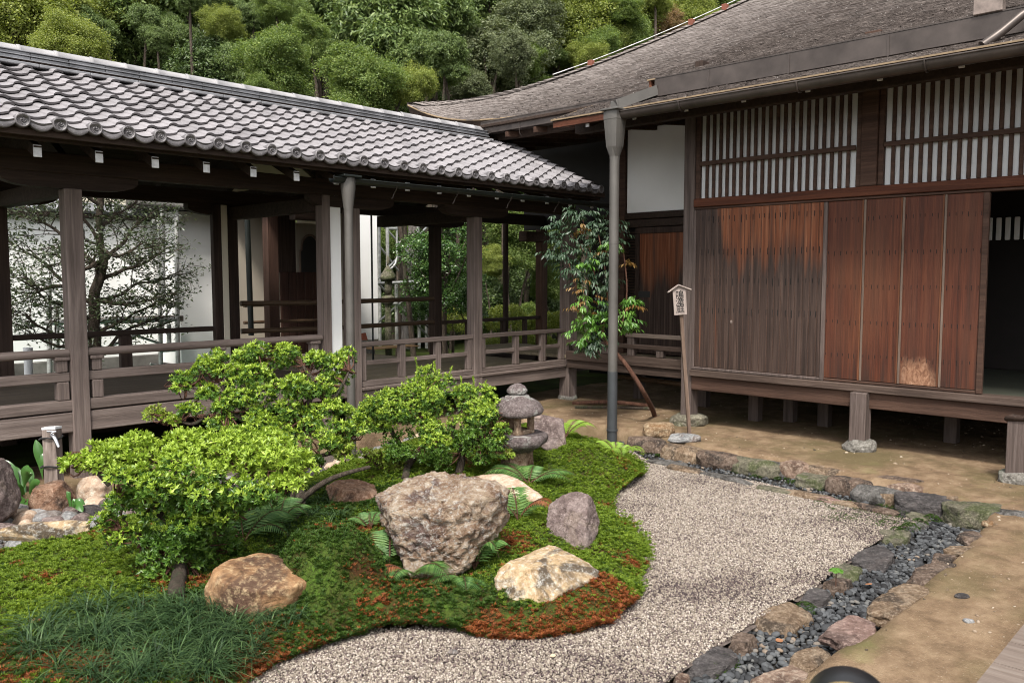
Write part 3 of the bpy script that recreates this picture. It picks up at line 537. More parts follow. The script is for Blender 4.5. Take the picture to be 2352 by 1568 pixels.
# small chips and grit lying on the bare earth
q = rng.uniform([3., -.5], [10.5, 7.], (5200, 2)); q = q[~inside(q, EARTH_EDGE)]; q = q[(n2(q[:, 0], q[:, 1], 1.6, 14)+rng.normal(size=len(q))*.3) > .05]; P = np.column_stack([q, ground_h(q)+.001]); P = P[inview(P)]; n = len(P)
V, F = scatter(ICO[1][0]*np.array([1, .75, .5]), ICO[1][1], P, rng.normal(size=(n, 3))*[1, 1, .2], np.array([0, 0, 1.])+.3*rng.normal(size=(n, 3)), rng.gamma(3, .0022, n))
CHIP = gravel('earth_grit', [(.0, (.06, .045, .03)), (.5, (.22, .16, .11)), (1., (.42, .36, .28))]); tag(link('earth_grit', np_mesh('earth_grit', V, F, CHIP)), 'scattered grit and tiny stone chips on the bare sandy earth', 'grit', kind='stuff')
# ================================================================ rocks
RH = np.array([FW[0], FW[1], 0.])/math.hypot(FW[0], FW[1])       # level direction away from the photographer
def rock(name, c, dims, m, seed, label, cat='rock', group=None, cuts=8, rough=.07, pw=3.2, planes=(), lean=(0, 0), turn=0., sub=5, fine=1., sink=.1, parent=None, chips=16):
    """c = middle of the footprint on the ground; dims = width (across the picture), depth, height"""
    r = np.random.default_rng(seed); V, F = ICO[sub]; V = V/(np.abs(V)**pw).sum(1, keepdims=True)**(1/pw)
    V = V*(1+.10*fbm(V*1.3+seed, 2, seed))[:, None]
    pl = [(np.array(n, float), d) for n, d in planes]
    for _ in range(cuts):
        n = r.normal(size=3); n[2] = abs(n[2])*.8-.1; pl.append((n, r.uniform(.80, 1.02)))
    for n, d in pl:
        n = n/np.linalg.norm(n); s = V@n-d; V = V-n*np.maximum(s, 0)[:, None]
    for _ in range(chips):
        n = norm(r.normal(size=3)); d = (V@n).max()*r.uniform(.87, .975); V = V-n*np.maximum(V@n-d, 0)[:, None]
    dims = np.array(dims, float); V = V*dims/2; big = dims.mean(); N = norm(V)
    q = V/big; st = np.abs(fbm(q*[5, 5, 11]+seed*2, 4, seed+4)); dsp = rough*big*(.40*fbm(q*2.6+seed, 3, seed+1)+fine*.5*(np.minimum(st, .45)-.3)+.22*fine*fbm(q*19, 3, seed+7)+.10*fine*fbm(q*45, 2, seed+9))
    V = V+N*dsp[:, None]; V[:, 2] += dims[2]*(.5-sink); V[:, 0] += lean[0]*V[:, 2]; V[:, 1] += lean[1]*V[:, 2]
    ca, sa = math.cos(turn), math.sin(turn); V = np.stack([V[:, 0]*ca-V[:, 1]*sa, V[:, 0]*sa+V[:, 1]*ca, V[:, 2]], 1)
    L = V[:, 0:1]*RT+V[:, 1:2]*RH+V[:, 2:3]*np.array([0, 0, 1.])
    o = link(name, np_mesh(name, L, F, m, smooth=True), parent); o.location = tuple(c) if parent is None else tuple(np.array(c)-np.array(wloc(parent)))
    if label: tag(o, label, cat, group)
    return o
def foot(x, y, z=None, back=0.): p = moss_at(x, y) if z is None else at(x, y, z); return p+RH*back
def hull_rock(name, pts, m, seed, label, cat='rock', d0=None, base=None, rough=.05, fine=1., sub=6, strat=(5, 5, 11), sink=.0):
    """pts: corners as (picture x, picture y, metres behind the nearest corner); the solid is the hull of those corners, then broken up"""
    if d0 is None: d0 = (moss_at(*base)-CAM)@FW
    W = np.array([far(x, y, d0+v) for x, y, v in pts]); W[:, 2] -= sink
    bm = bmesh.new()
    for w in W: bm.verts.new(w)
    bmesh.ops.convex_hull(bm, input=bm.verts); bm.normal_update(); c = W.mean(0); PN, PD = [], []
    for f in bm.faces:
        n = np.array(f.normal[:]); p = np.array(f.verts[0].co[:]); n = n if n@(p-c) > 0 else -n; PN.append(n); PD.append(n@(p-c))
    bm.free(); PN = np.array(PN); PD = np.array(PD); V, F = ICO[sub]; D = V@PN.T; rr = np.where(D > 1e-4, PD/np.maximum(D, 1e-4), 1e9); r = rr.min(1)
    k = 70.; r2 = (np.maximum(rr, 1e-3)**-k).sum(1)**(-1/k); big = (W.max(0)-W.min(0)).mean(); X = V*r2[:, None]; q = X/big; q = q@np.array([RT, RH, [0, 0, 1]]).T
    st = np.abs(fbm(q*strat+seed*2, 4, seed+4)); vo = fbm(q*6+seed*3, 2, seed+12); step = np.round(vo*3)/3-vo
    dsp = rough*big*(.45*fbm(q*2.6+seed, 3, seed+1)+fine*.55*(np.minimum(st, .45)-.3)+.30*fine*step+.22*fine*fbm(q*19, 3, seed+7)+.10*fine*fbm(q*45, 2, seed+9))
    o = link(name, np_mesh(name, X+norm(X)*dsp[:, None], F, m, smooth=True)); o.location = tuple(c); return tag(o, label, cat)
hull_rock('boulder', [(898, 1166, .08), (1005, 1176, .0), (1090, 1150, .02), (1150, 1126, .08), (1174, 1132, .24), (925, 1292, .08), (978, 1356, .03), (1058, 1326, .05), (1112, 1268, .12), (1170, 1200, .26), (856, 1134, .28), (868, 1190, .30), (900, 1124, .42), (960, 1084, .52), (1000, 1073, .56), (1050, 1088, .56), (1132, 1102, .46), (905, 1260, .40), (1100, 1230, .48), (1000, 1330, .34)], RK_HERO, 3, 'largest boulder, pale and rugged with a flat top, amid ferns and moss', base=(1000, 1330), rough=.072, fine=1.5, strat=(5, 5, 9))
hull_rock('boulder', [(578, 1358, .0), (508, 1337, .04), (489, 1303, .15), (470, 1353, .13), (477, 1408, .12), (541, 1426, .04), (575, 1438, .01), (647, 1416, .10), (686, 1382, .22), (671, 1347, .10), (524, 1284, .30), (595, 1266, .44), (632, 1270, .44), (690, 1298, .42), (721, 1324, .28), (728, 1345, .27), (500, 1385, .36), (690, 1370, .42), (600, 1390, .46)], RK_TAN, 8, 'smooth tan boulder with a dark stained flat top beside the mondo grass', base=(575, 1430), rough=.030, fine=.7)
hull_rock('boulder', [(1352, 1137, .12), (1347, 1180, .04), (1342, 1268, .0), (1356, 1280, .03), (1328, 1262, .02), (1262, 1240, .10), (1255, 1209, .14), (1261, 1157, .18), (1284, 1140, .20), (1307, 1128, .22), (1330, 1125, .20), (1363, 1151, .20), (1377, 1196, .20), (1366, 1235, .15), (1300, 1200, .40), (1352, 1200, .38)], RK_PURP, 5, 'upright purplish boulder with a pointed rounded top next to the gravel', base=(1325, 1262), rough=.04, fine=.9)
hull_rock('boulder', [(1135, 1341, .12), (1140, 1314, .15), (1164, 1290, .20), (1201, 1281, .26), (1232, 1260, .32), (1266, 1250, .36), (1297, 1266, .34), (1342, 1284, .30), (1383, 1310, .20), (1377, 1326, .15), (1321, 1340, .06), (1287, 1364, .02), (1263, 1386, .0), (1222, 1394, .0), (1184, 1392, .02), (1148, 1374, .06), (1230, 1308, .08), (1300, 1298, .14), (1200, 1320, .45), (1320, 1310, .45)], RK_GOLD, 12, 'low golden boulder with black mottling among rust red moss', base=(1240, 1386), rough=.05, fine=.8)
hull_rock('flat_rock', [(1249, 1139, .0), (1243, 1155, .0), (1150, 1168, .0), (1218, 1117, .14), (1191, 1099, .27), (1150, 1086, .42), (1102, 1089, .46), (1074, 1097, .42), (1078, 1145, .10), (1170, 1126, .06), (1100, 1120, .62), (1205, 1120, .52)], RK_PINK, 15, 'flat peach coloured rock lying behind the largest boulder', base=(1165, 1150), rough=.03, fine=.6, sub=5)
hull_rock('flat_rock', [(748, 1116, .12), (770, 1102, .25), (815, 1099, .28), (860, 1112, .2), (868, 1130, .1), (858, 1150, .04), (810, 1162, .0), (758, 1156, .04), (810, 1128, .03), (780, 1130, .35), (850, 1130, .33)], RK_RUST, 18, 'dark brown flat rock under the bare curved azalea branch', base=(810, 1156), rough=.05, sub=5)
hull_rock('boulder', [(1219, 951, .10), (1231, 947, .14), (1253, 954, .12), (1274, 960, .10), (1295, 961, .14), (1297, 985, .05), (1301, 1020, .02), (1302, 1040, .02), (1256, 1036, .0), (1217, 1010, .06), (1270, 970, .02), (1230, 1000, .36), (1290, 1000, .36)], RK_PURP, 27, 'purple brown upright rock standing just behind the stone lantern', base=(1270, 1036), rough=.03, fine=.7, sub=5)
rock('block_stone', foot(108, 1178, -.05, .10), (.26, .24, .27), RK_RUST, 31, 'rusty orange block stone at the foot of the tap stake', 'stone', cuts=2, rough=.05, pw=5, planes=[((0, -.1, 1), .8), ((.9, -.4, .1), .85)], sub=5, sink=.2)
rock('boulder', foot(-62, 1222, -.05, .16), (.34, .36, .50), RK_PURP, 33, 'tall grey stone cut off by the left edge beside the broad leaves', 'stone', cuts=4, rough=.05, pw=3, sub=5, sink=.1)
rock('stone', foot(196, 1148, -.05, .1), (.26, .2, .2), RK_PINK, 36, 'pale pinkish stone half hidden left of the azalea branch', 'stone', cuts=5, rough=.05, sub=4, sink=.2)
rock('long_stone', foot(88, 1238, -.04, .05), (.56, .12, .12), RK_GOLD, 39, 'long pale log shaped stone edging the left moss', 'stone', cuts=2, rough=.04, turn=.24, sub=5, sink=.2)
rock('stone', foot(1515, 1000, 0, .05), (.36, .22, .17), RK_OCHRE, 41, 'orange brown stone just right of the downpipe foot', 'stone', cuts=4, rough=.07, sub=4, sink=.2)
rock('flat_rock', foot(1572, 1012, 0, .04), (.34, .20, .09), RK_GREY, 43, 'flat grey stone lying in front of the sign post', 'stone', cuts=4, sub=4, sink=.3)
rock('pebble', foot(1040, 1503, ZG, 0), (.05, .035, .028), RK_GREY, 45, 'single dark oval pebble lying on the pale front gravel', 'pebble', cuts=0, rough=.01, pw=2, sub=3, sink=.05)
rock('pebble', foot(2210, 1372, 0, 0), (.075, .05, .03), RK_DARK, 46, 'lone dark flat pebble on the sandy earth at right', 'pebble', cuts=1, rough=.02, pw=2, sub=3, sink=.2)
rock('pebble', foot(2268, 1206, 0, 0), (.075, .06, .045), RK_OCHRE, 47, 'small tan stone on the earth below the right post', 'stone', cuts=3, rough=.05, sub=3, sink=.2)
rock('pebble', foot(2225, 1428, 0, 0), (.05, .04, .02), RK_GREY, 48, 'small grey chip on the earth left of the board walk', 'pebble', cuts=3, rough=.05, sub=3, sink=.2)

# stone edging. Each stone: picture x, y of its foot, width, depth, height, material, seed, label
EG = 'stone edging of the gravel and channel'
def row(lst, z, name='edging_stone', **kw):
    for i, (x, y, w, d, h, m, lab) in enumerate(lst):
        tn = kw.get('turn', 0)
        rock(name, at(x, y, z)+RH*d*.4, (w*1.2, d*.9, h*.86), m, 100+int(x*7+y), lab, 'edging stone', EG, cuts=3, rough=.05, pw=5., chips=12, planes=[((0, -.05, 1), .84)], sub=4, sink=.15, turn=tn+random.uniform(-.12, .12))
ROW_BACK = [(1258, 965, .28, .18, .15, E_GRN, 'brown green retaining stone left of the fern behind the lantern'),
 (1345, 990, .30, .20, .17, E_GRN, 'dull retaining stone behind the lime fern left of the downpipe'), (1400, 1003, .22, .18, .16, E_BRN, 'small retaining stone just left of the downpipe foot'),
 (1487, 1040, .36, .22, .21, E_BRN, 'first retaining stone right of the downpipe, brown and pale streaked'), (1582, 1060, .44, .22, .19, E_TAN, 'long low ochre retaining stone below the sign post'),
 (1665, 1078, .40, .20, .20, E_BRN, 'brown retaining stone with a pale rim right of the sign post'), (1742, 1092, .36, .20, .19, E_GRN, 'green grey squared retaining stone in mid row'),
 (1800, 1096, .24, .18, .17, E_GRY, 'grey layered retaining stone left of the bright peach one'), (1836, 1102, .22, .18, .23, E_PCH, 'bright peach retaining stone standing highest in mid row'),
 (1876, 1122, .24, .2, .14, E_GRN, 'low green retaining stone right of the bright peach one'), (1905, 1112, .30, .18, .19, E_TAN, 'tan retaining stone just behind the low green one'),
 (1960, 1140, .30, .2, .20, E_BRN, 'brown retaining stone below the foundation block of the post'), (2003, 1126, .16, .14, .19, E_RSE, 'small rounded rose stone perched in the back row'),
 (2030, 1160, .34, .2, .17, E_GRY, 'grey slanting stone left of the white veined block'), (2062, 1136, .40, .2, .20, E_BRN, 'flat red brown stone topping the back row'),
 (2058, 1165, .22, .16, .14, E_TAN, 'small orange stone low in the back row'), (2092, 1160, .24, .2, .21, E_PCH, 'white veined blocky stone beside the big dark corner stone')]
row(ROW_BACK, -.13, turn=-.74)
ROW_FLAT = [(1440, 1058, .20, .14, .06, E_RSE, 'flat rosy slab at the fern tip beside the gravel'), (1535, 1072, .34, .16, .06, E_GRY, 'flat grey slab edging the gravel behind the fern'), (1575, 1086, .28, .15, .06, E_TAN, 'flat tan slab edging the gravel below the sign post'),
 (1650, 1100, .28, .12, .05, E_GRY, 'thin grey slab half sunk at the back of the gravel'), (1700, 1112, .24, .12, .05, E_GRY, 'thin purple slab half sunk at the back of the gravel'), (1790, 1134, .30, .12, .05, E_GRN, 'thin mossy slab at the back of the gravel'),
 (1862, 1148, .34, .14, .06, E_TAN, 'mossy ochre slab at the back of the gravel'), (1910, 1158, .16, .12, .06, E_RSE, 'small rosy slab beside the mossy ochre slab'), (1960, 1168, .26, .12, .05, E_TAN, 'yellowish slab behind the mossy gravel corner'), (2015, 1180, .30, .12, .06, E_BRN, 'rusty slab in front of the white veined block')]
row(ROW_FLAT, ZG-.01, 'edging_slab', turn=-.74)
def boxed(lst, ztop, h, turn, sink):
    """stones given by the box they fill in the picture"""
    for x0, x1, y0, y1, m, lab in lst:
        p = at((x0+x1)/2, y0*.45+y1*.55, ztop-h*.25); W = (x1-x0)/FPX*((p-CAM)@FW); hh = h*random.uniform(.85, 1.15)
        rock('edging_stone', (p[0], p[1], ztop-hh*.85), (W*1.26, W*.72, hh), m, 100+int(x0*7+y0), lab, 'edging stone', EG, cuts=3, rough=.06, pw=5., chips=12, planes=[((random.uniform(-.12, .12), random.uniform(-.15, .05), 1), .62)], sub=5, sink=.15, turn=turn+random.uniform(-.2, .2))
boxed([(1540, 1592, 1522, 1590, E_PCH, 'pale stone at the bottom edge left of the channel'), (1569, 1688, 1478, 1550, RK_DARK, 'black slate stone at the near end of the channel'), (1664, 1742, 1432, 1500, E_BRN, 'mottled brown stone behind the black slate stone'),
 (1739, 1867, 1355, 1463, E_TAN, 'long orange stone with a dark wet face above the pebbles'), (1831, 1912, 1343, 1387, RK_DARK, 'dark flat topped stone beyond the long orange stone'),
 (1893, 1956, 1307, 1363, E_BRN, 'brown stone with a green seedling in mid channel edge'), (1908, 1985, 1285, 1325, E_GRN, 'yellow green flat stone on the channel edge'), (1947, 2060, 1245, 1302, RK_DARK, 'broad dark stone on the gravel side of the channel'),
 (2011, 2095, 1206, 1250, E_GRN, 'mossy flat stone third from the head of the channel'), (2053, 2125, 1187, 1218, E_GRY, 'dark flat stone second from the head of the channel'), (2081, 2146, 1168, 1202, E_GRN, 'green stone where the gravel edge meets the channel head')], -.072, .15, .78, .1)
boxed([(1728, 1858, 1520, 1600, E_PCH, 'cream stone at the bottom edge right of the channel'), (1821, 1911, 1468, 1536, E_TAN, 'orange block stone on the near right side of the channel'), (1889, 2024, 1400, 1483, E_RSE, 'large flat rose stone on the right side of the channel'),
 (1992, 2108, 1362, 1411, E_TAN, 'pitted tan stone beyond the large rose stone'), (2030, 2139, 1332, 1384, E_TAN, 'golden peaked stone right of the pebbles'), (2084, 2149, 1309, 1343, E_BRN, 'rough brown stone in the middle of the right side'),
 (2108, 2200, 1281, 1326, E_BRN, 'red tinted sloping stone on the right side of the channel'), (2139, 2197, 1264, 1290, E_BRN, 'small rusty stone behind the red tinted one'), (2173, 2249, 1240, 1278, E_TAN, 'brown stone with lichen on the right side'),
 (2204, 2264, 1211, 1244, E_BRN, 'flat rusty stone near the channel head on the right'), (2262, 2334, 1182, 1226, E_GRN, 'pale green tinged slab right of the channel head')], .012, .085, .76, .1)

boxed([(2076, 2180, 1107, 1173, RK_DARK, 'big dark corner stone where the back row meets the channel'), (2174, 2196, 1130, 1158, E_TAN, 'narrow tan stone wedged right of the big dark corner stone'), (2187, 2305, 1141, 1184, E_GRN, 'flat mossy green stone at the head of the channel'), (2292, 2356, 1163, 1194, E_GRY, 'flat grey stone right of the mossy green one')], .045, .20, -.5, .1)

# grey cobbles of the bed along the corridor: six shapes, then copies
CG = 'grey cobbles in the bed beside the corridor'
cob = [rock('cobble', (0, 0, 0), (.17, .13, .11), (RK_GREY, RK_PURP, RK_GREY, RK_DARK, RK_GREY, RK_PINK)[k], 300+k, None, cuts=7, rough=.06, pw=3, sub=3, sink=.3) for k in range(6)]
CL = ['light grey angular cobble in the bed beside the corridor', 'purplish cobble in the bed beside the corridor', 'light grey angular cobble in the bed beside the corridor', 'dark grey cobble in the bed beside the corridor', 'light grey angular cobble in the bed beside the corridor', 'pale peach cobble in the bed beside the corridor']
pts = []; tries = 0
BED = np.concatenate([COB_EDGE, np.array([[5.4, 6.3], [1.0, 6.95], [.3, 6.2]])])
while len(pts) < 190 and tries < 20000:
    tries += 1; p = rng.uniform(BED.min(0), BED.max(0)); 
    if not inside(p[None], BED)[0] or pdist(p[None], COB_EDGE)[0] < .06: continue
    if all((p-q[:2])@(p-q[:2]) > .0125 for q in pts): pts.append(p)
used = set()
for i, p in enumerate(pts):
    k = int(rng.integers(0, 6)) if i % 9 else 5; k = k if k != 5 or i % 9 == 0 else 0
    o = cob[k] if k not in used else cob[k].copy()
    if k in used: COL.objects.link(o)
    used.add(k); s = rng.uniform(.7, 1.25); o.location = (p[0], p[1], -.09); o.scale = (s, s, s*.9); o.rotation_euler = (0, 0, rng.uniform(0, 6.28)); tag(o, CL[k], 'cobble', CG)
V, F = heightgrid(BED.min(0)[0]-.2, BED.max(0)[0]+.3, BED.min(0)[1]-.2, 7.6, .05, lambda P: -.085+.01*n2(P[:, 0], P[:, 1], 3, 6)); k = inside(V[F].mean(1)[:, :2], np.concatenate([BED[:-3], np.array([[5.6, 7.5], [0., 7.5], [.0, 6.2]])]))
tag(link('cobble_bed', np_mesh('cobble_bed', V, F[k], GBED, smooth=True)), kind='structure')
# ================================================================ roofed corridor (runs along X)
co = thing('roofed_corridor', 'open wooden corridor with a silver tiled roof crossing behind the garden', 'corridor', (5, 8.2, 0))
YF, YB, YE, ZE, YR, ZR = 7.3, 9.2, 6.5, 2.70, 8.1, 3.43      # front posts, back posts, eave, eave height, top of the slope
XL, XR, PIT = .25, 8.42, .2375
slope = np.array([0, YR-YE, ZR-ZE]); SL = np.linalg.norm(slope); sd_ = slope/SL; sn_ = np.array([0, -sd_[2], sd_[1]])
ncol = int((XR-XL)/PIT); nrow = 11; us = np.concatenate([np.linspace(0, .66, 9), [.665, .69, .74, .80, .86, .92, .97, .995]])
def prof(u): return np.where(u < .663, -.020*np.sin(np.pi*np.clip(u/.663, 0, 1)), .030*np.abs(np.sin(np.pi*np.clip((u-.663)/.337, 0, 1)))**.34)
pw_ = prof(us); Vt, Ft = [], []; kk = 0; L = SL/nrow; m = len(us)
for c in range(ncol):
    for r in range(nrow):
        j = rng.normal(0, .0022, 4); x = XL+(c+us)*PIT
        low = np.array([0, YE, ZE])+sd_*(r*L-.004+j[3])+sn_*(.030+j[0])*1.; up = np.array([0, YE, ZE])+sd_*((r+1)*L+.012)+sn_*(.004+j[1]*.3)
        a = low+np.outer(pw_, sn_); a[:, 0] = x; b = up+np.outer(pw_*.93, sn_); b[:, 0] = x; md = (a+b)/2
        a2 = a.copy(); a0 = a-sn_*.017+sd_*.003
        Vt += [a, md, b, a2, a0]; base = kk; kk += 5*m
        for i in range(m-1):
            Ft += [[base+i, base+i+1, base+m+i+1, base+m+i], [base+m+i, base+m+i+1, base+2*m+i+1, base+2*m+i], [base+4*m+i, base+4*m+i+1, base+3*m+i+1, base+3*m+i]]
roof_v = np.concatenate(Vt); roof_f = np.array(Ft)
o = link('tile_roof', np_mesh('tile_roof', roof_v, roof_f, [TILE, TILE_D], np.tile([0, 0, 1], len(roof_f)//3), True), co)
mb = MB(); mb.grid([[[x, YE+.03, ZE-.03], [x, YR+.15, ZR+.03]] for x in (XL, XR)], False).grid([[[x, 2*8.27-YE, ZE-.0], [x, 8.1, ZR+.06]] for x in (XL, XR)], False)
mb.build('roof_boarding', W_DARK, co)
box('gable_end_board', (XR-.02, 6.62, 2.60), (XR+.02, 8.0, 2.66), W_DARK, co)
# ridge
YC, XRr = 8.27, 7.96
ri = MB()
def yb(y0, y1, z0, z1, mb_): mb_.box((XL-.3, y0, z0), (XRr, y1, z1))
lay = MB()
for k, (hw, z0, z1) in enumerate([(.235, 3.435, 3.462), (.145, 3.462, 3.492), (.160, 3.494, 3.503), (.140, 3.505, 3.530), (.155, 3.532, 3.541), (.135, 3.543, 3.566), (.15, 3.568, 3.576)]):
    x = XL-.3; q = 0
    while x < XRr-.01:
        x1 = min(x+(.31 if hw < .2 else .42), XRr); e = rng.normal(0, .0015); lay.box((x+.0015, YC-hw+e, z0+e*.5), (x1-.0015, YC+hw, z1)); x = x1
lay.build('ridge_layers', TILE_R, co)
box('ridge_core', (XL-.3, YC-.10, 3.40), (XRr, YC+.10, 3.57), TILE_D, co)
cap = MB(); x = XL-.3
while x < XRr:
    x1 = min(x+.30, XRr); n = 10; e = rng.normal(0, .002)
    rings = [[[xx, YC-rr*math.cos(math.pi*k/n), 3.577+e+rr*.95*math.sin(math.pi*k/n)] for k in range(n+1)] for xx, rr in ((x, .078), (x+.03, .081), (x+.032, .076), (x1+.004, .074))]
    cap.grid(rings); x = x1
cap.build('ridge_cap', TILE_C, co)
# eave: round end tiles and the curved aprons between them
t = MB(); R0 = .051; n = 24
ring = lambda r, y: [[r*math.cos(2*math.pi*k/n), y, r*math.sin(2*math.pi*k/n)] for k in range(n+1)]
t.grid([ring(.050, .10), ring(R0, .02), ring(R0, -.006), ring(R0-.005, -.012), ring(R0-.011, -.012), ring(R0-.014, -.004), ring(.002, -.004)])
for k in range(3):      # three comma strokes
    a0 = k*2.094; pts = [[(.006+.021*s)*math.cos(a0+2.6*s), -.005, (.006+.021*s)*math.sin(a0+2.6*s)] for s in np.linspace(0, 1, 8)]
    t.tube(pts, np.linspace(.0062, .0018, 8), 6)
for k in range(18): a = k*2*math.pi/18; t.raw(ICO[1][0]*.0028+np.array([.0325*math.cos(a), -.005, .0325*math.sin(a)]), ICO[1][1], True)
em = t.mesh('end_tile', TILE_D)
for c in range(ncol):
    o = link('end_tile', em, co, True); o.location = Vector((XL+(c+.83)*PIT, YE-.012, ZE+.018))-co.location
ap = MB(); uu = np.linspace(0, .66, 9); top = [[u*PIT, -.006, .022-.030*math.sin(math.pi*u/.66)] for u in uu]; bot = [[u*PIT, -.012, -.002-.046*abs(math.sin(math.pi*u/.66))**.7] for u in uu]
ap.grid([top, [[p[0], p[1]-.006, p[2]+.006] for p in bot], bot, [[p[0], p[1]+.03, p[2]] for p in bot]])
for k in range(5): u = .10+.115*k; ap.tube([[(u+.03*math.cos(a))*PIT, -.014, -.006-.036*math.sin(math.pi*u/.66)+.007*math.sin(a)+.006] for a in np.linspace(0, 4.6, 7)], .0022, 5)
am = ap.mesh('apron_tile', TILE_D)
for c in range(ncol): o = link('apron_tile', am, co, True); o.location = Vector((XL+c*PIT, YE, ZE))-co.location
# rafters with white ends, fascia
for i in range(-3, 16):
    x = 2.02+.423*i
    if x > 8.4: break
    a = np.array([x, 6.70, 2.545]); b = np.array([x, 8.2, 3.20])
    rf = MB().beam(a, b, .052, .075).build('rafter', W_DARK, co)
    d = norm(a-b); MB().box(a+np.array([-.0275, -.010, -.043]), a+np.array([.0275, .002, .043])).build('rafter_tip', TIPW, rf)
    a = np.array([x, 9.84, 2.545]); b = np.array([x, 8.34, 3.20]); MB().beam(a, b, .052, .075).build('rafter', W_DARK, co)
MB().beam((XL, 6.56, 2.655), (XR, 6.56, 2.655), .05, .055).beam((XL, 6.64, 2.625), (XR, 6.64, 2.625), .05, .03).build('fascia', W_DARK, co)
MB().beam((XL, 9.98, 2.65), (XR, 9.98, 2.65), .05, .06).build('fascia', W_DARK, co)
# posts, beams, brackets
box('back_light_block', (XL-3, YB+.06, -.3), (12, YB+.12, .44), W_DARK, co); box('end_light_block', (XL-3.1, YF-.3, -.3), (XL-3, YB+.12, .5), W_DARK, co)  # dark boards added to block light and keep the space under the floor black
PX = [.15, 2.43, 4.80, 5.14, 6.90]; PXB = [.15, 2.40, 4.78, 7.92]
box('eave_beam', (XL, YF-.065, 2.46), (8.7, YF+.065, 2.62), W_DARK, co); box('eave_beam', (XL, YB-.065, 2.46), (10.2, YB+.065, 2.62), W_DARK, co)
box('ridge_beam', (XL, 8.2, 3.10), (8.4, 8.34, 3.24), W_DARK, co)
def bracket(x, y):
    e = .52; P = [(x-e, y-.055, 2.458), (x-e, y-.055, 2.42)]+[(x-e+.28*(1-math.cos(a)), y-.055, 2.42-.075*math.sin(a)) for a in np.linspace(.2, 1.57, 6)]+[(x+e-.28*(1-math.cos(a)), y-.055, 2.42-.075*math.sin(a)) for a in np.linspace(1.57, .2, 6)]+[(x+e, y-.055, 2.42), (x+e, y-.055, 2.458)]
    MB().prism(P, (0, 0, 0), (0, .11, 0)).build('bracket_arm', W_DARK, co)
for x in PX:
    w = .068 if x != 4.80 else .045
    box('post', (x-w, YF-.068, -.12 if x < 5 else .02), (x+w, YF+.068, 2.345 if x not in (4.80,) else 2.46), W_CORV, co)
    if x not in (4.80,): bracket(x, YF)
for x in PXB:
    box('post', (x-.068, YB-.068, -.1), (x+.068, YB+.068, 2.345), W_DARKV, co); bracket(x, YB)
for x in (.15, 2.43, 4.80, 6.90):
    box('tie_beam', (x-.06, YF+.07, 2.30), (x+.06, YB-.07, 2.44), W_DARK, co)
    MB().prism([(x-.03, YF+.1, 2.62), (x-.03, YB-.1, 2.62), (x-.03, 8.27, 3.12)], (0, 0, 0), (.06, 0, 0)).build('gable_panel', CREAM if x == 4.80 else W_DARK, co)
box('plaster_strip', (4.85, YF-.045, .45), (4.985, YF+.045, 2.46), PLASTER, co)
box('plaster_strip', (4.63, YB-.10, .45), (4.705, YB-.02, 2.46), CREAM, co)
box('door_post', (4.53, YB-.10, .45), (4.628, YB-.02, 2.46), W_DARKV, co)
# floors and base beams: the left part a little higher than the right
box('floor', (XL, YF+.04, .56), (4.95, YB+.10, .60), W_FLOORD, co); fl = MB(); y = YF+.04
while y < YB+.08: y1 = min(y+.19, YB+.10); fl.box((4.96, y+.002, .455), (8.50, y1-.002, .492+rng.normal(0, .001))); y = y1
fl.build('floor', W_FLOOR, co)
box('base_beam', (XL, YF-.05, .385), (5.06, YF+.05, .548), W_CORX, co); box('base_beam', (XL, YF-.055, .560), (5.06, YF+.055, .648), W_CORX, co)
box('base_beam', (5.21, YF-.05, .305), (8.53, YF+.05, .440), W_CORX, co); box('floor_edge', (5.21, YF-.075, .443), (8.53, YF+.06, .478), W_CORX, co)
box('base_beam', (XL, YB-.05, .30), (4.9, YB+.05, .5), W_DARK, co); box('base_beam', (4.9, YB-.05, .30), (10, YB+.05, .44), W_DARK, co)
def railing(name='railing'): return thing(name, None, None, (5, 8.2, 0))
def rail_part(parts):
    o = None
    for nm, mb_, m in parts:
        if o is None: o = mb_.build('railing', m, co)
        else: mb_.build(nm, m, o)
# left bays: round handrail, square middle rail, stub posts
rail_part([('handrail', MB().tube([(XL, YF-.02, 1.03), (2.36, YF-.02, 1.03)], .036, 10).tube([(2.50, YF-.02, 1.03), (4.74, YF-.02, 1.03)], .036, 10), W_CORX),
  ('middle_rail', MB().box((XL, YF-.04, .80), (2.36, YF+.04, .875)).box((2.50, YF-.04, .80), (4.75, YF+.04, .875)), W_CORX)]+
 [q for x in (1.2, 2.305, 2.57, 3.65, 4.66) for q in (('rail_stub', MB().box((x-.045, YF-.05, .651), (x+.045, YF+.04, .797)), W_CORV), ('rail_stub', MB().box((x-.040, YF-.045, .878), (x+.040, YF+.035, .985)), W_CORV), ('stub_block', MB().box((x-.055, YF-.06, .972), (x+.055, YF+.04, 1.0)), W_CORV))])
rail_part([('handrail', MB().box((XL, YB-.04, 1.02), (2.33, YB+.03, 1.075)).box((2.47, YB-.04, 1.02), (4.55, YB+.03, 1.075)), W_DARK)]+
 [('rail_stub', MB().box((x-.06, YB-.04, .602), (x+.06, YB+.03, 1.018)), W_DARKV) for x in (1.3, 2.27, 3.55)])
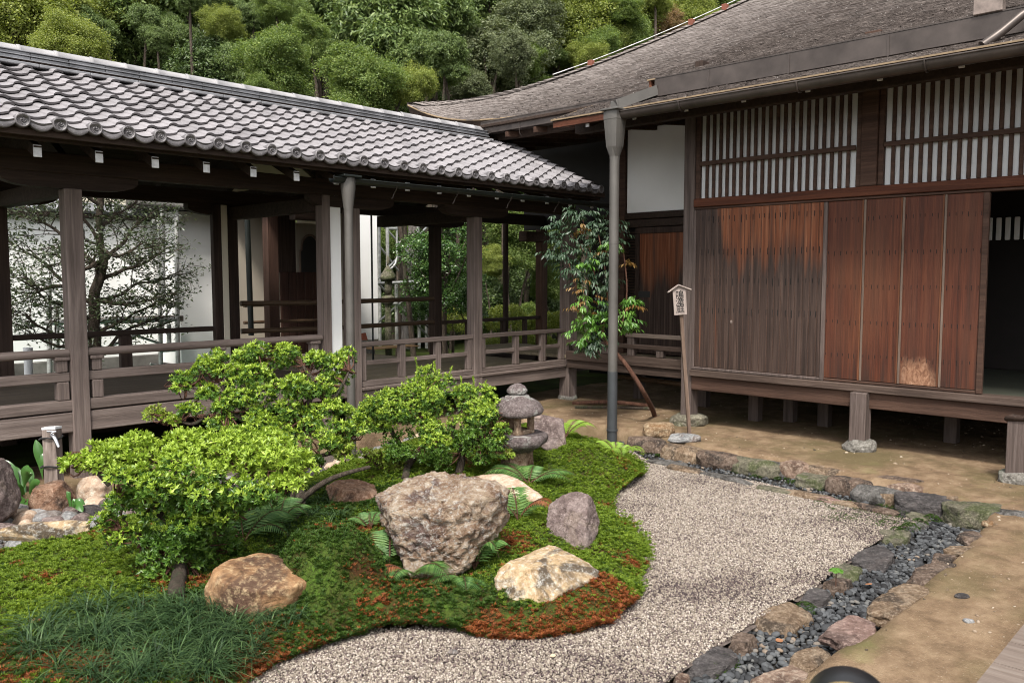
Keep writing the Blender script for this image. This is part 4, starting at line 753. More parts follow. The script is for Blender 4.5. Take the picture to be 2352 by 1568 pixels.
# right bays: square rails with balusters
for xa, xb, xs in ((5.21, 6.83, (5.25, 5.78, 6.30, 6.79)), (6.97, 8.52, (7.01, 7.60, 8.10, 8.48))):
    rail_part([('handrail', MB().box((xa, YF-.05, .905), (xb, YF+.03, .955)), W_CORX), ('middle_rail', MB().box((xa, YF-.025, .705), (xb, YF+.02, .752)), W_CORX), ('bottom_rail', MB().box((xa, YF-.045, .481), (xb, YF+.035, .540)), W_CORX)]+
     [('baluster', MB().box((x-.036, YF-.04, .542), (x+.036, YF+.027, .903)), W_CORV) for x in xs])
rail_part([('handrail', MB().box((7.99, YB-.035, .955), (10.15, YB+.035, 1.005)), W_DARK)]+[('baluster', MB().box((x-.035, YB-.03, .47), (x+.035, YB+.03, .953)), W_DARKV) for x in (8.55, 8.8, 9.3, 9.8)])
bb = MB()
for y0, z0 in ((9.2, 1.32), (9.2, .985)): bb.tube(smoothpath([(5.0, y0+.2, z0), (6.2, y0+.02, z0-.005), (7.86, y0-.03, z0+.01)], 14), [.030+.003*(i % 4 == 0) for i in range(14)], 8)
bb.build('bamboo_rail', BAMBOO, co)
# far corner of the corridor near the hall
box('corner_post', (8.53, YF-.10, .0), (8.70, YF+.07, 2.45), W_CORV, co); MB().lathe((8.615, YF-.015, -.02), [(.13, 0), (.14, .03), (.12, .06)], 14, .02, 4).build('base_stone', RK_BASE, co)
box('post', (10.13, YB-.07, 0), (10.27, YB+.07, 2.4), wood('inner_red_brown_post', (.04, .02, .013), (.10, .052, .034), (.15, .085, .06), 2), co)
box('bracket_arm', (9.75, YB-.085, 2.20), (11.2, YB+.085, 2.36), W_BROWNY, co)
MB().tube([(9.72, YB+.35, -.1), (9.72, YB+.35, 2.9)], .045, 10).build('drain_pipe', W_DARKV, co)
MB().tube([(7.25, YB+.6, .2), (7.25, YB+.6, 2.9)], .014, 6).build('lightning_wire', BLACKG, co)
# gutter with hooks, funnel and downpipe
g = MB(); n = 8; G = []
for x, z in ((4.42, 2.545), (8.55, 2.555)): G.append([[x, 6.57-.045*math.cos(math.pi*k/n), z-.045*math.sin(math.pi*k/n)] for k in range(n+1)])
g.grid(G); g.tube([(4.42, 6.525, 2.547), (8.55, 6.525, 2.557)], .007, 6); go = g.build('gutter', BLACKG, co)
for x in (5.15, 5.95, 6.75, 7.55, 8.2):
    MB().tube([(x, 6.525, 2.56), (x, 6.55, 2.49), (x+.01, 6.60, 2.455), (x-.01, 6.60, 2.41), (x-.035, 6.59, 2.405)], .006, 5).build('gutter_hook', COPPER, go)
f = MB(); X0, Y0 = 4.60, 6.57
f.box((X0-.10, Y0-.085, 2.560), (X0+.10, Y0+.085, 2.580)); fu = f.build('rain_head', BLACKG, co)
p = MB(); rings = []
for hw, z in ((.058, 2.56), (.058, 2.46), (.044, 2.27), (.040, 2.21), (.040, 2.19)):
    sq = z > 2.3; rings.append([[X0+hw*math.cos(a)*(1.18 if sq else 1), Y0+hw*math.sin(a)*(1.18 if sq else 1), z] for a in [math.pi/4+2*math.pi*k/(12) for k in range(13)]])
p.grid(rings); p.tube([(X0, Y0, 2.2), (X0, Y0, -.1)], .040, 12); p.build('downpipe', COPPER_P, co)
# things left on the corridor floor
tag(box('board_sheet', at(828, 800, .497), at(985, 797, .51)+np.array([.1, .35, 0]), ORANGEMAT), 'orange tan board sheet lying on the corridor floor', 'board')
MB_ = MB().prism([atY(822, 768, 9.0), atY(840, 764, 9.0), atY(845, 781, 9.0), atY(822, 781, 9.0)], (0, 0, 0), (0, .03, .0)); tag(MB_.build('red_board', REDBOARD), 'small red brown board leaning at the corridor back edge', 'board')
# ================================================================ main hall on the right (front wall along Y at X = 8.04)
HX = 8.04
ha = thing('temple_hall', 'large brown wooden temple hall with a shingled roof and board shutters', 'building', (9, 3, 0))
YC5 = 4.99
# frame
box('corner_post', (HX-.03, YC5+.0, .06), (HX+.12, YC5+.135, 3.7), W_GREYV, ha)
box('sill_beam', (HX-.075, -2., .555), (HX+.1, YC5-.002, .625), W_GREYY, ha); box('floor_beam', (HX-.035, -2., .400), (HX+.08, YC5-.002, .552), W_BROWNY, ha)
box('door_head_beam', (HX-.05, -2., 2.395), (HX+.06, YC5-.002, 2.485), W_REDY, ha); box('head_groove', (HX-.03, -2., 2.368), (HX+.06, YC5-.002, 2.392), W_BROWNY, ha)
for y in (3.12, 1.27, -.6): box('post', (HX-.045, y-.075, 2.488), (HX+.08, y+.075, 3.9), W_BROWNY, ha)
box('top_beam', (HX-.03, -2., 3.42), (HX+.1, YC5-.002, 3.75), W_DARK, ha)
# lattice windows above the doors
for ya, yb_ in ((3.197, 4.985), (1.347, 3.043), (-.52, 1.193)):
    fr = MB().box((HX-.02, ya, 3.422), (HX+.03, yb_, 3.47)).build('lattice_window', W_BROWNY, ha); box('stile', (HX-.02, ya, 2.488), (HX+.03, ya+.05, 3.42), W_BROWNY, fr); box('stile', (HX-.02, yb_-.05, 2.488), (HX+.03, yb_, 3.42), W_BROWNY, fr)
    k = int((yb_-ya-.1)/.0775); b = MB()
    for i in range(1, k): y = ya+.05+(yb_-ya-.1)*i/k; b.box((HX-.012, y-.0165, 2.488), (HX+.018, y+.0165, 3.42))
    b.build('lattice_bars', W_BROWNY, fr)
    box('lattice_rail', (HX-.030, ya+.052, 2.835), (HX-.0125, yb_-.052, 2.880), W_BROWNY, fr)
    box('paper_panel', (HX+.0262, ya+.051, 2.488), (HX+.032, yb_-.051, 3.42), PAPER, fr); box('pane', (HX+.0205, ya+.051, 2.488), (HX+.0225, yb_-.051, 3.42), GLASSY, fr)
# shutters: the left weathered grey, the right red brown
ZS0, ZS1 = .628, 2.365
sa = MB(); y = 4.955; yend = 3.535; boards = []
while y > yend+.03:
    w = random.uniform(.040, .085); y1 = max(y-w, yend); e = random.uniform(0, .004); sa.box((HX-.030-e, y1+.0025, ZS0+.03), (HX-.01, y-.0005, ZS1)); y = y1
sh = sa.build('shutter', SHUT_A, ha); tag(sh, 'weathered grey shutter with an orange ragged upper band')
MB().box((HX-.028, 3.51, ZS0), (HX-.0, 4.985, ZS1)).build('shutter_back', W_BROWNY, sh)
MB().box((HX-.042, 4.957, ZS0), (HX+.0, 4.987, ZS1)).box((HX-.045, 3.495, ZS0), (HX+.0, 3.533, ZS1)).box((HX-.043, 3.535, ZS0), (HX-.012, 4.955, ZS0+.028)).build('shutter_frame', W_GREYV, sh)
MB().raw(ICO[3][0]*np.array([.010, .017, .022])+np.array([HX-.030, 4.51, 1.165]), ICO[3][1], True).build('knot', W_STAKE, sh)
sb = MB(); ys = [3.47, 3.02, 2.66, 2.33, 2.08]; ys = [atX(x, 700, HX)[1] for x in (1893, 1980, 2068, 2163, 2262)]
for a, b in zip(ys[:-1], ys[1:]): sb.box((HX-.020, b+.004, ZS0+.03), (HX+.002, a-.004, ZS1))
s2 = sb.build('shutter', SHUT_B, ha); tag(s2, 'red brown shutter of four wide boards with pale battens')
for y in ys[:-1]: box('batten', (HX-.031, y-.022, ZS0+.03), (HX-.0205, y-.003, ZS1), W_BATTEN, s2); box('batten', (HX-.027, y+.001, ZS0+.03), (HX-.0205, y+.016, ZS1), W_REDV, s2)
MB().box((HX-.035, ys[-1]-.012, ZS0), (HX+.01, ys[-1]+.038, ZS1)).box((HX-.028, ys[-1]+.04, ZS0), (HX+.0, ys[0], ZS0+.026)).build('shutter_frame', W_BROWNY, s2)
nl = MB()
for z in (2.20, 1.88, 1.56, 1.22, .90):
    for a, b in zip(ys[:-1], ys[1:]):
        for k in range(6): y = a+(b-a)*(k+.7+random.uniform(-.12, .12))/6.6; nl.box((HX-.0225, y-.0022, z-.012-random.random()*.03), (HX-.0195, y+.0022, z+.008))
nl.build('nail_marks', INK, s2)
nl = MB()
for z in (2.28, 1.93, 1.62, 1.30):
    y = 4.93
    while y > 3.56: y -= random.uniform(.05, .085); nl.box((HX-.0365, y-.003, z-.03-random.random()*.04), (HX-.033, y+.003, z+.008))
nl.build('nail_marks', INK, sh)
# dark room behind the open doorway, floor, back wall
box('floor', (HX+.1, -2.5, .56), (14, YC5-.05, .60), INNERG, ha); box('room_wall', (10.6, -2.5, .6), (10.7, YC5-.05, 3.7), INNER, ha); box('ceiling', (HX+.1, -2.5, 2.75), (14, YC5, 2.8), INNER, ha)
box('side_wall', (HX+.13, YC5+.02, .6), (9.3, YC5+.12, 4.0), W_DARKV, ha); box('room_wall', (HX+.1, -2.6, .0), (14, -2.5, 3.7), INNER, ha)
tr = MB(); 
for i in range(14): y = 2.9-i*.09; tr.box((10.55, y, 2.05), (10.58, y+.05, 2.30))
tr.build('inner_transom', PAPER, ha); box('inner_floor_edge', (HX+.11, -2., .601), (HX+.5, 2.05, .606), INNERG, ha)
box('under_floor_light_block', (11.2, -3, -.3), (11.3, 9.0, .56), INNER, ha)  # added dark backing that stops light leaking in under the hall floor
# posts below the floor on their stones
for x, y, top in ((HX-.055, 3.115, .553), (HX+.045, YC5+.068, .06), (7.62, 1.70, .52)):
    if top > .1: po = box('floor_post', (x-.075, y-.075, .02), (x+.075, y+.075, top), W_GREYV, ha)
    rock('base_stone', (x, y, -.02), (.27, .25, .15) if top != .06 else (.42, .34, .16), RK_BASE if top > .1 else RK_GREEN, 500+int(y*10), None, parent=ha, sub=5, cuts=5, rough=.07, pw=4, sink=.15)
MB().tube([(7.55, 1.63, .50), (7.69, 1.63, .52), (7.70, 1.77, .51), (7.55, 1.78, .51), (7.54, 1.62, .53)], .022, 7).build('rope_tie', W_DARKV, ha)
for x, y in ((9., 4.3), (9., 3.9), (9., 2.6), (9.0, 1.7), (9.3, 5.6), (9.3, 6.6), (8.75, 4.6)): box('floor_post', (x-.06, y-.06, -.02), (x+.06, y+.06, .40), W_GREYV, ha)
MB().tube([(8.9, -1, .30), (8.92, 2, .33), (8.9, 4.7, .30)], .030, 8).tube([(9.1, 4.8, .27), (9.1, 6.9, .30)], .035, 8).build('under_floor_pole', BAMBOO, ha)
# veranda set back beside the corridor
VX = 8.5
box('veranda_floor', (VX+.02, YC5+.14, .555), (9.5, YF+1.9, .60), W_FLOOR, ha); box('veranda_beam', (VX-.05, YC5+.137, .545), (VX+.06, YF-.11, .665), W_GREYY, ha); box('veranda_beam', (VX-.02, YC5+.137, .440), (VX+.06, YF-.11, .542), W_GREYY, ha)
vr = MB().box((VX-.05, YC5+.14, .895), (VX+.03, 6.22, .945)).build('veranda_rail', W_DECK, ha); box('middle_rail', (VX-.05, YC5+.14, .755), (VX+.04, YF-.11, .81), W_GREYY, vr)
for y, z in ((5.25, .753), (5.72, .753), (6.15, .893), (6.55, .753), (6.95, .753)): box('rail_stub', (VX-.04, y-.05, .667), (VX+.03, y+.05, z), W_GREYV, vr)
WX = 9.3
box('plaster_wall', (WX, YC5+.14, 2.495), (WX+.08, 6.84, 3.60), PLASTER, ha); box('wall_beam', (WX-.03, YC5+.1, 2.41), (WX+.08, 7.3, 2.493), W_DARK, ha); box('wall_beam', (WX-.02, YC5+.1, 2.30), (WX+.06, 7.3, 2.40), W_DARK, ha)
box('post', (WX-.04, 6.85, .60), (WX+.08, 6.99, 3.7), W_BROWNY, ha)
box('wall_backing', (WX+.07, YC5+.1, .5), (WX+.12, 7.5, 2.5), INNER, ha)
lv = MB()
for i in range(42): z = .66+i*.038; lv.box((WX-.004, 6.66, z), (WX+.012, 6.84, z+.022))
lv.build('reed_blind', LOUVRE, ha)
dr = box('small_door', (WX-.03, 5.86, .62), (WX-.005, 6.60, 2.24), DOOR_M, ha)
MB().box((WX-.045, 5.86, 2.21), (WX, 6.665, 2.29)).box((WX-.045, 6.602, .62), (WX, 6.665, 2.208)).build('door_frame', W_DARKV, dr)
box('lock_plate', (WX-.042, 6.42, 1.37), (WX-.031, 6.665, 1.45), BLACK, dr)
# lower roof over the front
def lz(X): return 3.38+.36*(X-7.15)
def shingle_sheet(name, x0, x1, y0, y1, zf, mat, cx=.055, cy=.10, th=.012):
    """rows of split shingles, each row stepping over the one below"""
    nx = int((x1-x0)/cx); ny = int((y1-y0)/cy); ys = np.linspace(y0, y1, ny+1); V, Fq = [], []; k = 0
    for i in range(nx):
        a, b = x0+i*cx, x0+(i+1)*cx+.004; e = np.repeat(rng.normal(0, .0028, ny), 2); jx = np.repeat(rng.normal(0, .006, ny), 2); yy = np.repeat(ys, 2)[1:-1]
        A = np.stack([np.full(2*ny, a)+jx, yy, zf(np.full(2*ny, a)+jx, yy)+th+e], 1); B = np.stack([np.full(2*ny, b), yy, zf(np.full(2*ny, b), yy)+.001], 1); D = A-np.array([0, 0, th+.004])
        V += [A, B, A, D]; w = 2*ny
        for j in range(0, w-1, 2): Fq += [[k+j, k+w+j, k+w+j+1, k+j+1], [k+2*w+j, k+2*w+j+1, k+3*w+j+1, k+3*w+j]]
        k += 4*w
    return np.concatenate(V), np.array(Fq)
V, F = shingle_sheet('lower_roof', 7.15, 8.30, -2.2, 6.30, lambda X, Y: lz(X), SHINGLE); lr = link('lower_roof', np_mesh('lower_roof', V, F, SHINGLE), ha)
MB().prism([(7.16, 6.30, lz(7.15)-.005), (8.30, 6.30, lz(8.3)-.005), (8.30, 6.30, lz(8.3)-.06), (7.16, 6.30, lz(7.15)-.05)], (0, 0, 0), (0, -8.5, 0)).build('roof_boarding', W_DARK, lr)
MB().beam((7.142, -2.2, lz(7.15)-.004), (7.142, 6.305, lz(7.15)-.004), .014, .014).beam((7.15, 6.312, lz(7.15)), (8.3, 6.312, lz(8.3)), .014, .014).build('eave_edge', EDGE, lr)
MB().beam((7.175, -2.2, lz(7.15)-.055), (7.175, 6.28, lz(7.15)-.055), .05, .06).build('fascia', W_REDY, lr)
for y in np.arange(-1.6, 6.3, .62):
    rf = MB().beam((7.22, y, lz(7.2)-.105), (8.9, y, lz(8.9)-.105), .05, .07).build('rafter', W_DARK, ha); MB().box((7.205, y-.022, lz(7.2)-.138), (7.219, y+.022, lz(7.2)-.085)).build('rafter_tip', TIPW, rf)
box('eave_purlin', (7.55, -2, 3.28), (7.65, 6.3, 3.38), W_DARK, ha)
box('eave_ceiling', (7.9, YC5+.14, 3.62), (9.9, 9.6, 3.66), W_DARK, ha)
for y in np.arange(5.3, 9.4, .5): MB().beam((7.95, y, 3.50), (9.6, y-.5, 3.60), .05, .07).build('rafter', W_BROWNY, ha)
box('wall_above_corridor', (10.2, 6.9, 2.4), (10.3, 9.6, 3.7), INNER, ha)
# main roof: gentle S-shaped slope whose left end is a hip with an upswept corner
XE0, YCOR = 8.02, 9.93
def prof_z(X): d = np.maximum(X-XE0, -.6); return 3.70+.46*d+.028*d*np.abs(d)
def mz(X, Y):
    dc = np.hypot(np.maximum(X-XE0, 0)*.75, np.maximum(YCOR-Y, 0)*.85); return prof_z(X)+.38*np.exp(-(dc/.82)**1.25)+.10*np.exp(-np.maximum(17.95-X-Y, 0)/.5)*np.exp(-dc/3)
def msheet():
    cx, th = .058, .013; V, Fq = [], []; k = 0; X = XE0; i = 0
    while X < 15.5:
        ytop = 17.95-X; n = max(int((ytop+3)/.13), 2); ys = np.linspace(-3, ytop, n+1); yy = np.repeat(ys, 2)[1:-1]; e = np.repeat(rng.normal(0, .003, n), 2); jx = np.repeat(rng.normal(0, .007, n), 2)
        xa = X+jx; xb = np.full(2*n, X+cx+.005); tmp = np.minimum(yy, 17.95-X)
        A = np.stack([xa, tmp, mz(xa, tmp)+th+e], 1); B = np.stack([xb, np.minimum(tmp, 17.95-X-cx*.3), mz(xb, tmp)+.001], 1); D = A-np.array([0, 0, th+.005]); V += [A, B, A, D]; w = 2*n
        j = np.arange(0, w-1, 2); Fq.append(np.stack([k+j, k+w+j, k+w+j+1, k+j+1], 1)); Fq.append(np.stack([k+2*w+j, k+2*w+j+1, k+3*w+j+1, k+3*w+j], 1)); k += 4*w; X += cx
    return np.concatenate(V), np.concatenate(Fq)
V, F = msheet(); mr = link('main_roof', np_mesh('main_roof', V, F, SHINGLE), ha)
# hip courses curling over the corner line, and the far slope behind it
hp = MB(); xs = np.linspace(XE0, 15.5, 90)
for i in range(len(xs)-1):
    a, b = xs[i], xs[i+1]+.02; c = lambda X, o, dz: (X+o*.7, 17.95-X+o*.7, float(mz(np.array([X]), np.array([17.95-X]))[0])+dz)
    r = lambda X, lift: [(X+.10, 17.95-X-.26, float(mz(np.array([X+.10]), np.array([17.95-X-.26]))[0])+.016+lift), (X+.02, 17.95-X-.10, c(X, 0, 0)[2]+.012+lift), (X, 17.95-X, c(X, 0, 0)[2]+.022+lift), (X+.10, 17.95-X+.12, c(X, 0, 0)[2]-.02+lift)]
    hp.grid([r(a, .014), r(b, .0)], False)
hp.build('hip_courses', SHINGLE, mr)
MB().grid([[(X, 17.95-X, float(mz(np.array([X]), np.array([17.95-X]))[0])) , (X+5, 17.95-X+.3, 3.4)] for X in np.linspace(XE0, 15.5, 20)]).build('far_slope', SHINGLE, mr)
ys = np.linspace(-3, 9.9, 60); ez = [float(mz(np.array([XE0]), np.array([y]))[0]) for y in ys]
MB().grid([[(XE0+.0, y, z+.008), (XE0-.012, y, z-.006), (XE0-.006, y, z-.014)] for y, z in zip(ys, ez)]).build('eave_edge', EDGE, mr)
MB().grid([[(XE0, y, z-.014), (XE0+.03, y, z-.11), (XE0+1.9, y, z-.06+.3)] for y, z in zip(ys, ez)], False).build('eave_thickness', W_DARK, mr)
box('eave_board', (XE0+.03, 5.3, 3.58), (XE0+.07, 9.0, 3.66), W_REDY, mr); box('eave_board', (XE0+.09, 5.3, 3.46), (XE0+.14, 8.6, 3.58), W_DARK, mr)
# added layer of roof on the right whose eave reaches further out
XO = 7.62
def oz(X, Y): return prof_z(X)+.225*np.clip(1-(X-XO)/2.2, 0, 1)**1.2
V, F = shingle_sheet('roof_overlay', XO, 9.75, -3, 5.33, oz, SHINGLE); ov = link('roof_overlay', np_mesh('roof_overlay', V, F, SHINGLE), ha)
z0 = float(oz(np.array([XO]), 0)[0])
MB().prism([(X, 5.334, float(oz(np.array([X]), 0)[0])-.004) for X in np.linspace(XO, 9.7, 12)]+[(9.7, 5.334, prof_z(9.7)-.05), (XO+.03, 5.334, z0-.13)], (0, 0, 0), (0, -.03, 0)).build('layer_edge', SHINGLE_E, ov)
MB().beam((XO-.006, -3, z0+.004), (XO-.006, 5.345, z0+.004), .016, .014).build('eave_edge', EDGE, ov); box('eave_shade_board', (XO-.004, -3, z0-.10), (XO+.02, 5.1, z0-.012), W_DARK, ov)
# square copper gutters with straps
def boxgutter(x, y0, y1, z0, z1, straps):
    o = MB().box((x-.012, y0, z0), (x+.0, y1, z1)).box((x+.001, y0, z0), (x+.11, y1, z0+.01)).box((x+.112, y0, z0), (x+.122, y1, z1)).box((x-.011, y1+.001, z0), (x+.122, y1+.012, z1)).box((x-.011, y0-.012, z0), (x+.122, y0-.001, z1)).beam((x-.008, y0, z1+.006), (x-.008, y1, z1+.006), .018, .012).build('box_gutter', COPPER, ha)
    for y in straps: MB().box((x-.018, y-.011, z0-.005), (x-.0125, y+.011, z1-.01)).tube([(x-.015, y, z0), (x-.01, y, z0-.06), (x+.03, y, z0-.09)], .007, 5).build('gutter_strap', COPPER, o)
    return o
boxgutter(7.535, -3, 5.18, 3.53, 3.715, (4.55, 3.70, 2.80, 1.7, .8)); boxgutter(7.95, 5.45, 8.26, 3.545, 3.695, (7.55, 6.55, 6.1, 5.6))
box('copper_collar', (7.50, 1.93, 3.72), (7.60, 2.14, 3.95), plain('pale_copper', (.24, .19, .165), .5, .5, .3, var=.4, sc=12.), ha)
MB().beam((7.60, 1.6, 3.96), (7.60, 2.1, 3.97), .2, .05).build('copper_flange', COPPER, ha)
MB().tube(smoothpath([(7.50, 1.60, 3.66), (7.42, 1.72, 3.66), (7.30, 1.88, 3.50), (7.20, 1.98, 3.40)], 10), .036, 10).build('downpipe', COPPER, ha)
# round gutter, rain head and downpipe at the corner of the lower roof
n = 10; G = [[[7.135-.062*math.cos(math.pi*k/n), y, 3.335-.075*math.sin(math.pi*k/n)] for k in range(n+1)] for y in (-2.2, 5.34)]
gu = MB().grid(G).tube([(7.073, -2.2, 3.337), (7.073, 5.34, 3.337)], .009, 6).build('round_gutter', COPPER, ha)
for y in (4.6, 3.4, 2.35, 1.2): MB().tube([[7.135-.070*math.cos(math.pi*k/n), y, 3.335-.083*math.sin(math.pi*k/n)] for k in range(n+1)], .008, 5).build('gutter_band', COPPER, gu)
X0, Y0 = 7.12, 5.40; rings = []
for hw, z, sq in ((.10, 3.36, 1), (.10, 3.27, 1), (.097, 3.26, 1), (.074, 2.99, 1), (.053, 2.89, 0), (.052, 2.86, 0)):
    rings.append([[X0+hw*math.cos(a)*(1.2 if sq and k % 3 == 0 else (.98 if sq else 1)), Y0+hw*math.sin(a)*(1.2 if sq and k % 3 == 0 else (.98 if sq else 1)), z] for k, a in enumerate([math.pi/4+2*math.pi*j/12 for j in range(13)])])
MB().grid(rings, False).box((X0-.115, Y0-.115, 3.355), (X0+.115, Y0+.115, 3.375)).build('rain_head', COPPER_P, ha)
MB().tube([(X0, Y0, 2.9), (X0, Y0, 1.15), (X0, Y0, .64)], .051, 16).tube([(X0, Y0, 2.0), (X0, Y0, 1.985)], .0535, 16).build('downpipe', COPPER_P, ha); MB().tube([(X0, Y0, .64), (X0, Y0, -.16)], .0535, 16).tube([(X0, Y0, .02), (X0, Y0, .0)], .061, 16).build('pipe_foot', plain('blue_grey_pipe', (.052, .056, .060), .45, .5, .2, var=.3, sc=3.), ha)
MB().prism([(7.12, 5.36, 3.37), (7.12, 5.46, 3.37), (7.12, 5.46, 3.46), (7.12, 5.36, 3.46)], (0, 0, 0), (.02, -.0, .01)).beam((7.14, 5.42, 3.42), (7.55, 5.20, 3.60), .12, .10).build('gutter_spout', COPPER_P, ha)
# wires and red blocks on the hip
hpt = lambda X, dz=.06: (X, 17.95-X, float(mz(np.array([X]), np.array([17.95-X]))[0])+dz)
MB().tube([hpt(X, .07) for X in np.linspace(9.55, 13., 12)], .008, 5).build('lightning_wire', STEEL, ha)
for X in (9.95, 11.0, 11.35): c = np.array(hpt(X, .03)); box('copper_block', c-np.array([.04, .04, .05]), c+np.array([.04, .04, .05]), plain('orange_copper', (.17, .055, .032), .6), ha)
# ================================================================ stone lantern, sign, stake, sticks
c = moss_at(1188, 1085); LN = thing('stone_lantern', 'old stone lantern with a rounded mushroom cap beside the azaleas', 'lantern', tuple(c)); cx_, cy_, cz_ = c
LZ = .84
def lpart(name, prof, m, seed, n=28, jit=.014, sx=1, sy=1): return MB().lathe((cx_, cy_, cz_), [(r, z*LZ) for r, z in prof], n, jit, seed, sx, sy).build(name, m, LN)
b = MB(); P = [np.array([math.cos(a)*.135, math.sin(a)*.135, 0]) for a in np.linspace(.3, .3+2*math.pi, 7)[:-1]]
rings = [[list(c+np.array([p[0]*k, p[1]*k, z])) for p in P+[P[0]]] for k, z in ((1.02, -.1), (1.0, .05), (.95, .17), (1.02, .19))]
b.grid(rings, False); b.build('base_column', RK_LANB, LN)
lpart('platform', [(.02, .222), (.13, .225), (.20, .275), (.245, .300), (.255, .350), (.235, .388), (.10, .392), (.02, .392)], RK_LAN, 3, 8, .012)
fb = MB(); w, h0, h1 = .078, .392*LZ, .585*LZ
for sx in (-1, 1):
    for sy in (-1, 1): fb.box((cx_+sx*w-.024, cy_+sy*w-.024, cz_+h0), (cx_+sx*w+.024, cy_+sy*w+.024, cz_+h1))
fb.box((cx_-w-.02, cy_-w-.02, cz_+h0-.002), (cx_+w+.02, cy_+w+.02, cz_+h0+.035)).box((cx_-w-.02, cy_-w-.02, cz_+h1-.03), (cx_+w+.02, cy_+w+.02, cz_+h1+.01)).box((cx_-.06, cy_+w-.02, cz_+h0), (cx_+.06, cy_+w+.02, cz_+h1))
fb.build('fire_box', RK_LANB, LN)
lpart('cap', [(.03, .585), (.18, .578), (.208, .592), (.216, .618), (.206, .652), (.178, .692), (.132, .728), (.100, .742), (.092, .762), (.05, .768), (.02, .768)], RK_LAN, 7, 28, .012)
lpart('finial', [(.02, .762), (.060, .768), (.083, .792), (.083, .818), (.062, .850), (.026, .872), (.004, .878)], RK_LAN, 9, 18, .012)

# small roofed sign board on a leaning post
sp = at(1584, 1002, 0.); SG = thing('garden_sign', 'small wooden name sign with a peaked roof on a leaning post', 'sign', tuple(sp))
def pxd(x, y, ref=sp): d = (ref-CAM)@FW; r = ray(x, y); return CAM+r*d
bot, top = sp, pxd(1563, 700); tl = norm(top-bot); sr = norm(np.cross(tl, -RH)*-1); sr = RT-tl*(RT@tl); sr = norm(sr); sn = norm(np.cross(tl, sr))
if sn@RH > 0: sn = -sn                                   # faces the photographer
MB().beam(bot-tl*.1, pxd(1562, 690), .034, .040, up=sn).build('post', W_SIGNPOST, SG)
bl, br_, tlp, trp, pk = (pxd(1547, 724), pxd(1576, 722), pxd(1543, 668), pxd(1573, 666), pxd(1556, 654)); off = sn*.030
MB().prism([p+off for p in (bl, br_, trp, pk, tlp)], (0, 0, 0), tuple(sn*.016)).build('board', W_SIGN, SG)
for a, b2 in ((pxd(1532, 672), pxd(1556, 655)), (pxd(1585, 666), pxd(1555, 655))): MB().beam(a+sn*.035, b2+sn*.035, .075, .012, up=np.cross(norm(b2-a), sn)).build('roof_board', W_SIGN, SG)
fc = bpy.data.curves.new('writing', 'FONT'); fc.body = '鳴\n滝\n庭'; fc.align_x = 'CENTER'; fc.align_y = 'CENTER'; fc.size = 1.; fc.space_line = .78; fc.offset = .004; fc.extrude = .01; fc.resolution_u = 3
fo = bpy.data.objects.new('writing_source', fc); COL.objects.link(fo); bpy.context.view_layer.update(); me = bpy.data.meshes.new_from_object(fo.evaluated_get(bpy.context.evaluated_depsgraph_get())); bpy.data.objects.remove(fo)
co_ = np.array([v.co[:] for v in me.vertices]); co_[:, :2] -= (co_[:, :2].max(0)+co_[:, :2].min(0))/2; hgt = co_[:, 1].max()-co_[:, 1].min(); wid = co_[:, 0].max()-co_[:, 0].min()
cen = (bl+br_+tlp+trp)/4+sn*.0475+tl*.008; Hh = np.linalg.norm(tlp-bl)*.92; Ww = np.linalg.norm(trp-tlp)*.62
co_[:, 0] += .10*co_[:, 1]*.25          # brush slant
Vt = cen+np.outer(co_[:, 0]/wid*Ww, sr)+np.outer(co_[:, 1]/hgt*Hh, tl)+np.outer(np.clip(co_[:, 2], -.01, .01)*.1, sn)
for v, p in zip(me.vertices, Vt): v.co = p
me.materials.clear(); me.materials.append(INK); link('writing', me, SG)

st = at(128, 1172, -.09); SK = thing('tap_stake', 'short split wooden stake with a white top and wired water tap', 'water tap', tuple(st))
d0 = (st-CAM)@FW; top = CAM+ray(119, 985)*d0; u = norm(top-st)
MB().beam(st-u*.1, top, .098, .088, up=tuple(sn)).build('stake', W_STAKE, SK)
MB().beam(top+u*.001, top+u*.018, .101, .091, up=tuple(sn)).build('white_cap', PVC, SK)
fr_ = norm(CAM-top)*[1, 1, 0]; q = top-u*.03+fr_*.05
MB().tube([q-fr_*.02, q+fr_*.04, q+fr_*.06+RT*.02-u*.02, q+fr_*.065+RT*.045-u*.085], [.016, .016, .015, .012], 8).tube([q+fr_*.03-RT*.035+u*.025, q+fr_*.03+RT*.035+u*.025], .009, 6).tube([q+fr_*.03, q+fr_*.03+u*.026], .008, 6).build('tap', CHROME, SK)
for k in (.06, .27):
    e = top-u*k; MB().tube([e+.072*math.cos(a)*RT+.066*math.sin(a)*RH+u*(.006*math.sin(3*a)) for a in np.linspace(0, 6.283, 17)], .007, 5).tube([e-RT*.07, e-RT*.10-u*.02+fr_*.01], .008, 5).build('wire_tie', WIRE, SK)

stg = 'sticks lying under the veranda'
a, b2 = at(1315, 926, .02), at(1490, 931, .02); tag(MB().tube(smoothpath([a, (a+b2)/2+np.array([0, 0, .03]), b2], 9), .026, 8).build('stick', BARK_R), 'thicker brown stick lying under the veranda edge', 'stick', stg)
a, b2 = at(1320, 935, .02), at(1505, 938, .02); tag(MB().tube(smoothpath([a, (a+b2)/2+np.array([.05, 0, .0]), b2], 9), .018, 8).build('stick', BARK), 'thinner grey stick lying in front of the brown one', 'stick', stg)

